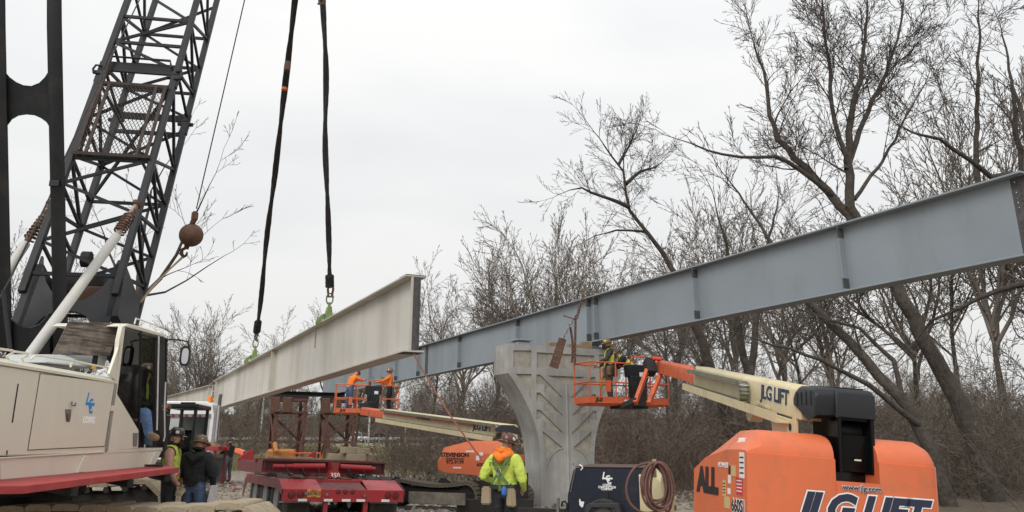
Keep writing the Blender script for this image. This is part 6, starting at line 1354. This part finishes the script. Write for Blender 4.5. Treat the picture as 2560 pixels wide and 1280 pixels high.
# tree behind the crane
tr = Tree(25, .006); sd_ = dict(len=2.8, dens=.6, first=.15, mx=4, sl=.24, d2=.85)
tr.limb(poly([(345, 1100), (338, 900), (340, 770), (348, 690), (362, 560), (380, 480), (410, 420)], 21, .5), .12, .02, 0, dict(sd_, first=.5, len=2.0))
tr.limb(poly([(345, 750), (400, 700), (440, 640), (468, 575), (495, 520), (525, 460)], 21, -1), .06, .012, 0, dict(sd_, len=1.7, dens=.9))
tr.limb(poly([(350, 740), (410, 730), (465, 700), (520, 665), (560, 640)], 21, 1), .035, .010, 0, dict(sd_, len=1.3))
tr.limb(poly([(338, 800), (300, 700), (270, 620), (250, 560)], 21, 1), .06, .015, 0, dict(sd_, len=2.4))
plant(tr, 'thin bare tree behind the crane boom and hook ball', P(345, 1100, 21), BARK2, TWIG2)
# ---- background trees from a few grown forms
def form(seed, H, kind):
    t = Tree(seed, .011); up = V((0, 0, 1))
    if kind == 'oval':     # many ascending stems
        t.branch(V((0, 0, 0)), up, H * .38, H * .016, 0, 0, .5, .04, .05, 0)
        top = V(t.s[0][-1][3:6])
        for k in range(9):
            a = k * 2.4 + t.r.random(); sp = t.r.uniform(.12, .5); t.branch(top - V((0, 0, H * .1 * t.r.random())), V((math.cos(a) * sp, math.sin(a) * sp, 1)).normalized(), H * t.r.uniform(.44, .6), H * .0055, 1, 4, .5, .09, .03, 1.06, .10, (22, 50), .85, (.38, .62))
    elif kind == 'spread':
        t.branch(V((0, 0, 0)), up, H * .42, H * .018, 0, 0, .5, .05, .05, 0); top = V(t.s[0][-1][3:6])
        for k in range(7):
            a = k * 2.4 + t.r.random(); sp = t.r.uniform(.35, 1.0); t.branch(top - V((0, 0, H * .12 * t.r.random())), V((math.cos(a) * sp, math.sin(a) * sp, 1)).normalized(), H * t.r.uniform(.38, .56), H * .0065, 1, 4, .45, .12, .025, 1.06, .10, (28, 58), .85, (.4, .66))
    else:                  # tall, central stem
        t.branch(V((0, 0, 0)), V((t.r.uniform(-.1, .1), t.r.uniform(-.1, .1), 1)).normalized(), H * .93, H * .0125, 0, 4, .42, .035, .03, 1.45, .40, (32, 65), .88, (.34, .54))
    NSEG[0] += len(t.s[0]) + len(t.s[1])
    return segs_mesh('trunk', t.s[0], BARK2), segs_mesh('crown', t.s[1], TWIG2)
FORMS = {'o1': form(1, 13, 'oval'), 'o2': form(12, 13, 'oval'), 's1': form(3, 13, 'spread'), 's2': form(4, 13, 'spread'), 't1': form(6, 13, 'tall'), 't2': form(9, 13, 'tall')}
BG = [(536, 752, 56, 'o1', 'round-crowned bare tree right of the crane mirror'), (470, 800, 66, 's1', 'bare tree low behind the crane mirror arm'), (662, 815, 78, 't1', 'small far bare tree between the two clamps, left one'), (752, 762, 84, 's2', 'far bare tree with a fan crown between the two slings'), (842, 765, 86, 's1', 'far bare tree just right of the upright sling'), (905, 790, 92, 'o2', 'far bare tree hidden mostly by the tan girder'),
      (1085, 690, 47, 't2', 'slender bare tree just right of the tan girder end'), (1150, 640, 58, 's2', 'bare tree left of the tallest mid tree, behind both girders'), (1232, 600, 62, 'o2', 'bare tree left of centre behind the grey girder'), (1312, 528, 60, 's1', 'wide spreading bare tree in the middle behind the grey girder'), (1398, 548, 66, 'o1', 'bare tree right of the wide spreading one'), (1470, 600, 58, 's2', 'bare tree behind the leaning tree, over the pier'),
      (1560, 640, 60, 't1', 'bare tree under the tufted crowns of the leaning tree'), (1640, 540, 52, 's1', 'bare tree right behind the leaning trunk'), (1725, 470, 50, 't2', 'tall thin bare tree right of the leaning tree'), (1800, 425, 52, 'o1', 'bare tree behind the near basket end of the girder'), (1880, 470, 47, 's2', 'bare tree under the long left limb of the biggest tree'), (1965, 520, 50, 't1', 'bare tree left of the fork of the biggest tree'),
      (2050, 540, 46, 'o2', 'bare tree right below the fork of the biggest tree'), (2200, 420, 45, 's1', 'bare tree right behind the biggest tree'), (2290, 330, 42, 't1', 'bare tree between the biggest tree and the right edge'), (2370, 180, 38, 'o1', 'tall upright bare tree left of the right edge limb'), (2480, 250, 40, 't2', 'bare tree above the bolted girder end'), (2560, 330, 36, 's2', 'bare tree cut by the right edge'),
      (20, 560, 40, 't2', 'bare tree seen between the crane mast legs'), (120, 640, 48, 's1', 'bare tree behind the crane boom foot'), (240, 700, 50, 'o2', 'bare tree behind the white boom backstop'), (620, 880, 95, 'o2', 'far bare tree low behind the left clamp'), (980, 800, 90, 's1', 'far bare tree behind the tan girder, right part'), (1650, 620, 42, 't2', 'bare tree with dark stem just above the near basket'), (1235, 860, 44, 's2', 'low bare tree beside the pier'), (1770, 640, 40, 's1', 'bare tree whose stem stands right of the near basket')]
FH = {}
for k_, v_ in FORMS.items(): a_ = np.empty(len(v_[1].vertices) * 3, np.float32); v_[1].vertices.foreach_get('co', a_); FH[k_] = float(np.percentile(a_[2::3], 99.7))
rn = random.Random(5)
for px, ty, Y, fk, lb in BG:
    p = P(px, ty, Y); H = p.z - gz(p.x, Y); k = H / FH[fk]
    t = T('bare_tree', lb, 'tree', M=Matrix.Translation((p.x, Y, gz(p.x, Y) - .1)) @ Matrix.Rotation(rn.uniform(0, 6.28), 4, 'Z') @ Matrix.Diagonal((k * rn.uniform(.85, 1.1), k * rn.uniform(.85, 1.1), k, 1)), group='bare trees')
    link('trunk', FORMS[fk][0], t); link('crown', FORMS[fk][1], t)
# ---- undergrowth and the far wood: one object each, a clump scattered by nodes
def scatter(o, count, lo, hi, seed, smin, smax):
    ng = bpy.data.node_groups.new('scatter', 'GeometryNodeTree')
    ng.interface.new_socket('Geometry', in_out='INPUT', socket_type='NodeSocketGeometry'); ng.interface.new_socket('Geometry', in_out='OUTPUT', socket_type='NodeSocketGeometry')
    n = ng.nodes; l = ng.links; gi = n.new('NodeGroupInput'); go = n.new('NodeGroupOutput')
    pt = n.new('GeometryNodePoints'); pt.inputs['Count'].default_value = count
    def rv(lo, hi, sd):
        r = n.new('FunctionNodeRandomValue'); r.data_type = 'FLOAT_VECTOR'; r.inputs[0].default_value = lo; r.inputs[1].default_value = hi
        [i for i in r.inputs if i.name == 'Seed'][0].default_value = sd; return r.outputs[0]
    l.new(rv(lo, hi, seed), pt.inputs['Position'])
    io = n.new('GeometryNodeInstanceOnPoints'); l.new(pt.outputs[0], io.inputs['Points']); l.new(gi.outputs[0], io.inputs['Instance'])
    l.new(rv((-.05, -.05, 0), (.05, .05, 6.283), seed + 1), io.inputs['Rotation'])
    sc_ = n.new('FunctionNodeRandomValue'); sc_.data_type = 'FLOAT'; sc_.inputs[2].default_value = smin; sc_.inputs[3].default_value = smax; [i for i in sc_.inputs if i.name == 'Seed'][0].default_value = seed + 2
    l.new(sc_.outputs[1], io.inputs['Scale']); l.new(io.outputs[0], go.inputs[0])
    md = o.modifiers.new('scatter', 'NODES'); md.node_group = ng; stuff(o)
def brush_mesh(seed, H, stems, spread, rmin, m):
    t = Tree(seed, rmin)
    for k in range(stems):
        a = t.r.uniform(0, 6.28); r_ = t.r.uniform(0, spread); b = V((math.cos(a) * r_, math.sin(a) * r_, 0)); d = V((t.r.gauss(0, .42), t.r.gauss(0, .42), 1)).normalized()
        t.branch(b, d, H * t.r.uniform(.45, 1.), .014 * H / 4, 1, 4, .36, .2, -.01, .68, .1, (30, 75), .8, (.4, .7))
    NSEG[0] += len(t.s[1]); return segs_mesh('brush', t.s[1], m)
def brush(name, label, seed, H, stems, spread, rmin, m, *a):
    o = link(name, brush_mesh(seed, H, stems, spread, rmin, m)); scatter(o, *a); tag(o, label, 'undergrowth'); return o
brush('undergrowth', 'dense leafless brush filling the wood on the right', 31, 4.6, 9, 1.3, .008, BRUSHM, 130, (4.5, 27.5, -.1), (36, 58, .2), 3, .55, 1.2)
brush('undergrowth', 'reddish brown bare shrubs mixed into the wood on the right', 38, 3.6, 11, 1.0, .007, BRUSHB, 80, (4.5, 28, -.1), (32, 52, .2), 14, .5, 1.15)
brush('undergrowth', 'pale grey saplings mixed into the wood on the right', 39, 6.0, 4, 1.6, .009, BRUSHC, 70, (4.5, 29, -.1), (36, 60, .2), 17, .6, 1.2)
brush('undergrowth', 'thin saplings and brush behind the near lift', 37, 2.6, 8, 1.2, .006, BRUSHM, 30, (9.5, 20.5, -.1), (19, 28, .1), 5, .6, 1.2)
brush('undergrowth', 'tangled bare brush between the far lift and the road', 33, 3.6, 9, 1.0, .008, BRUSHM, 26, (-5.5, 31, -.1), (1.5, 40, .1), 8, .7, 1.15)
brush('undergrowth', 'grey brush line behind the trailer and truck', 35, 5.0, 7, 1.8, .012, BRUSHM, 95, (-62, 62, .1), (-17, 92, 1.0), 12, .6, 1.05)
fw_ = form(41, 13, 'tall')[1]; NSEG[0] += 0
o = link('far_wood', FORMS['t2'][1]); o.data = o.data.copy(); o.data.materials.clear(); o.data.materials.append(BRUSHM)
scatter(o, 300, (-170, 150, 1.5), (190, 250, 3.0), 51, .75, 1.2); tag(o, 'grey-brown leafless wood beyond the road', 'wood')
o = link('far_wood', brush_mesh(61, 7, 9, 3.0, .03, BRUSHM)); scatter(o, 420, (-170, 148, 1.6), (190, 210, 2.6), 71, .8, 1.5); tag(o, 'low brushy fringe of the wood beyond the road', 'wood')
# ---------------------------------------------------------------- road furniture, cars, small ground things
def light_pole(px, topy, Y, label):
    b = P(px, 1105, Y); h = P(px, topy, Y).z - gz(b.x, Y); t = T('light_pole', label, 'light pole', (b.x, Y, gz(b.x, Y)), group='light poles along the road')
    al = mat('galvanised', (.5, .5, .49), .5, .4)
    MB().tube([(0, 0, 0), (0, 0, h * .5), (0, 0, h)], [.14, .11, .07], 10).build('pole', al, t); MB().tube([(0, 0, h - .3), (.8, -.3, h + .2), (2.2, -.6, h + .3)], .05, 6).build('arm', al, t); MB().box((2.5, -.65, h + .3), (.7, .25, .12)).build('lamp_head', al, t, bevel=.03); MB().box((0, 0, .1), (.4, .4, .2)).build('base', STEEL, t)
light_pole(650, 905, 118, 'pale light pole left of the shoring towers'); light_pole(921, 860, 118, 'light pole seen below the far lift basket'); light_pole(1013, 850, 145, 'light pole right of the far lift basket')
gr = T('guardrail', 'grey steel guardrail along the road behind the trailer', 'guardrail', (0, 119, 1.7))
RAIL = mat('guardrail_steel', (.36, .36, .35), .5, .4, var=.15)
MB().prism([(-75, 0, .52), (-75, -.05, .60), (-75, 0, .68), (-75, -.05, .76), (-75, 0, .84), (-75, .02, .84), (-75, .02, .52)], (135, 0, 0)).build('rail', RAIL, gr)
pmsh = MB().box((0, 0, .4), (.16, .12, .9)).mesh('post'); pmsh.materials.append(RAIL)
for i in range(68): link('post', pmsh, gr, (-75 + i * 2, .1, 0))
def car(px, Y, rz_, col, label, suv=False):
    p = P(px, 1107, Y); t = T('car', label, 'car', (p.x, Y, 1.805), rz_, group='cars on the road')
    h = 1.62 if suv else 1.42; L_ = 2.25
    sec = lambda y, pr: [V((x, y * .9, z)) for x, z in pr]
    lo_ = [(-L_, .45), (-L_ * .98, .75), (-L_ * .9, .9), (-1.1, .95), (1.0, .98), (2.0, .95), (L_, .8), (L_, .4), (1.9, .3), (-1.9, .3)]
    MB().loft([sec(-.98, [(x * .97, z) for x, z in lo_]), sec(-1., lo_), sec(1., lo_), sec(.98, [(x * .97, z) for x, z in lo_])]).build('body', col, t, bevel=.04)
    cb_ = [(-1.05, .94), (-.45, h - .06), (.3, h), (1.1, h - .05), (1.9 if suv else 1.6, .96)]
    cab_ = MB().loft([[V((x * .97, y * .92, z)) for x, z in cb_] for y in (-.78, .78)]).build('cabin', GLOSSBLK, t, bevel=.03)
    MB().loft([[V((x, y, h - .06)) for x in (-.45, .3, 1.1)] + [V((x, y, h + .01)) for x in (1.1, .3, -.4)] for y in (-.7, .7)]).build('roof', col, t)
    for x in (-.75, .35, 1.35):
        for y in (-.76, .76): MB().bar((x - .1, y, .95), (x + .15, y * .95, h - .03), .05, .05).build('pillar', col, t)
    for x in (-1.4, 1.4):
        for y in (-.85, .85): wheel(t, Matrix.Translation((x, y, .33)), .33, .2)
    for y in (-.62, .62): MB().box((-L_ - .01, y, .72), (.06, .36, .14)).build('headlight', CHROME, t, bevel=.02)
    return t
car(886, 128, R(155), WHITE, 'white car on the road right of the shoring tower', True); car(836, 128, R(160), mat('car_grey', (.16, .165, .17), .3), 'grey car on the road behind the shoring tower'); car(958, 127, R(158), mat('car_dark', (.05, .052, .055), .3), 'dark car on the road half hidden by brush')
# silt fence
SF_ = mat('silt_fabric', (.013, .013, .014), .7, var=.3, scale=5, bump=.6, bscale=8)
a, b = P(925, 1110, 25.5), P(1150, 1110, 23.2); sfn = T('silt_fence', 'low sagging black silt fence behind the trailer', 'silt fence', (a.x, a.y, 0)); k = 22; vs = []; rn = random.Random(2)
for i in range(k + 1):
    p = a.lerp(b, i / k) - V((a.x, a.y, 0)); z = .62 + .10 * math.sin(i * 1.1) + rn.uniform(-.05, .05); y = rn.uniform(-.06, .06)
    vs.append([V((p.x, p.y - .12 + y, -.05)), V((p.x, p.y + y, z * .5 )), V((p.x, p.y + .03, z)), V((p.x, p.y + .05, z)), V((p.x, p.y + .03 + y, z * .5)), V((p.x, p.y - .1 + y, -.05))])
MB().loft(vs).build('fabric', SF_, sfn, smooth=60)
for i in range(0, k + 1, 4): p = a.lerp(b, i / k) - V((a.x, a.y, 0)); MB().box((p.x, p.y + .09, .35), (.04, .04, .8)).build('stake', WOOD, sfn)
# broken stone
def rubble(name, label, area, n, seed, smin, smax, m):
    rn = random.Random(seed); base = [V(c).normalized() for c in ((0, 1, 1.6), (0, -1, 1.6), (0, 1, -1.6), (0, -1, -1.6), (1, 1.6, 0), (-1, 1.6, 0), (1, -1.6, 0), (-1, -1.6, 0), (1.6, 0, 1), (-1.6, 0, 1), (1.6, 0, -1), (-1.6, 0, -1))]
    F = [(0, 1, 8), (0, 1, 9), (2, 3, 10), (2, 3, 11), (4, 5, 0), (4, 5, 2), (6, 7, 1), (6, 7, 3), (8, 10, 4), (8, 10, 6), (9, 11, 5), (9, 11, 7), (0, 8, 4), (0, 9, 5), (1, 8, 6), (1, 9, 7), (2, 10, 4), (2, 11, 5), (3, 10, 6), (3, 11, 7)]
    vs, fs = [], []
    for i in range(n):
        (x0, y0, x1, y1) = area; y = rn.uniform(y0, y1); x = rn.uniform(x0, x1); s = rn.uniform(smin, smax) * (1 if rn.random() < .85 else 1.7); q = Quaternion((rn.random(), rn.random(), rn.random()), rn.random() * 6); e_ = V((rn.uniform(.7, 1.3), rn.uniform(.7, 1.3), rn.uniform(.5, .9)))
        k = len(vs)
        for c in base: c2_ = q @ V((c.x * e_.x, c.y * e_.y, c.z * e_.z)) * s * rn.uniform(.75, 1.15); vs.append((x + c2_.x, y + c2_.y, gz(x, y) + s * .25 + c2_.z * .8))
        fs += [(a + k, b + k, c + k) for a, b, c in F]
    me = bpy.data.meshes.new(name); me.from_pydata(vs, [], fs); me.materials.append(m); bm = bmesh.new(); bm.from_mesh(me); bmesh.ops.recalc_face_normals(bm, faces=bm.faces); bm.to_mesh(me); bm.free()
    o = stuff(link(name, me)); tag(o, label, 'rubble'); return o
STONE = mat('broken_stone', (.40, .37, .33), .9, var=.3, scale=1.5, dirt=(.22, .19, .155), dirta=.7, dscale=2)
rubble('broken_stone', 'pale broken stone between the trailer and the far lift', (-6.5, 18.8, -1.5, 25), 2300, 3, .04, .085, STONE)
rubble('broken_stone', 'churned stones and mud left of the trailer', (-14, 18, -6, 38), 3800, 4, .03, .08, mat('muddy_stone', (.27, .235, .19), .95, var=.35, scale=1.3, dirt=(.15, .12, .09), dirta=.7, dscale=2))
rubble('broken_stone', 'scattered stones around the pier foot', (-2, 18.5, 9, 30), 1600, 5, .03, .08, MATS['muddy_stone'])
# grass tufts on the bank
def tuft(seed):
    rn = random.Random(seed); vs, fs = [], []
    for i in range(70):
        x, y = rn.gauss(0, .5), rn.gauss(0, .5); a = rn.uniform(0, 6.28); h = rn.uniform(.15, .5); dx, dy = math.cos(a) * .02, math.sin(a) * .02; k = len(vs)
        vs += [(x - dx, y - dy, 0), (x + dx, y + dy, 0), (x + rn.gauss(0, .12), y + rn.gauss(0, .12), h)]; fs.append((k, k + 1, k + 2))
    me = bpy.data.meshes.new('grass'); me.from_pydata(vs, [], fs); me.materials.append(GRASSM); return me
for lo_, hi_, z0, z1, sd in (((-60, 53), (40, 66), .0, .05, 1), ((-60, 66), (40, 78), .25, .35, 2), ((-60, 78), (40, 95), .8, .9, 3)):
    o = link('grass', tuft(sd)); scatter(o, 900, (*lo_, z0), (*hi_, z1), 90 + sd, .8, 1.6); tag(o, ['', 'dormant grass at the foot of the road bank', 'dormant grass on the middle of the road bank', 'dormant grass near the top of the road bank'][sd], 'grass')
flush_texts()
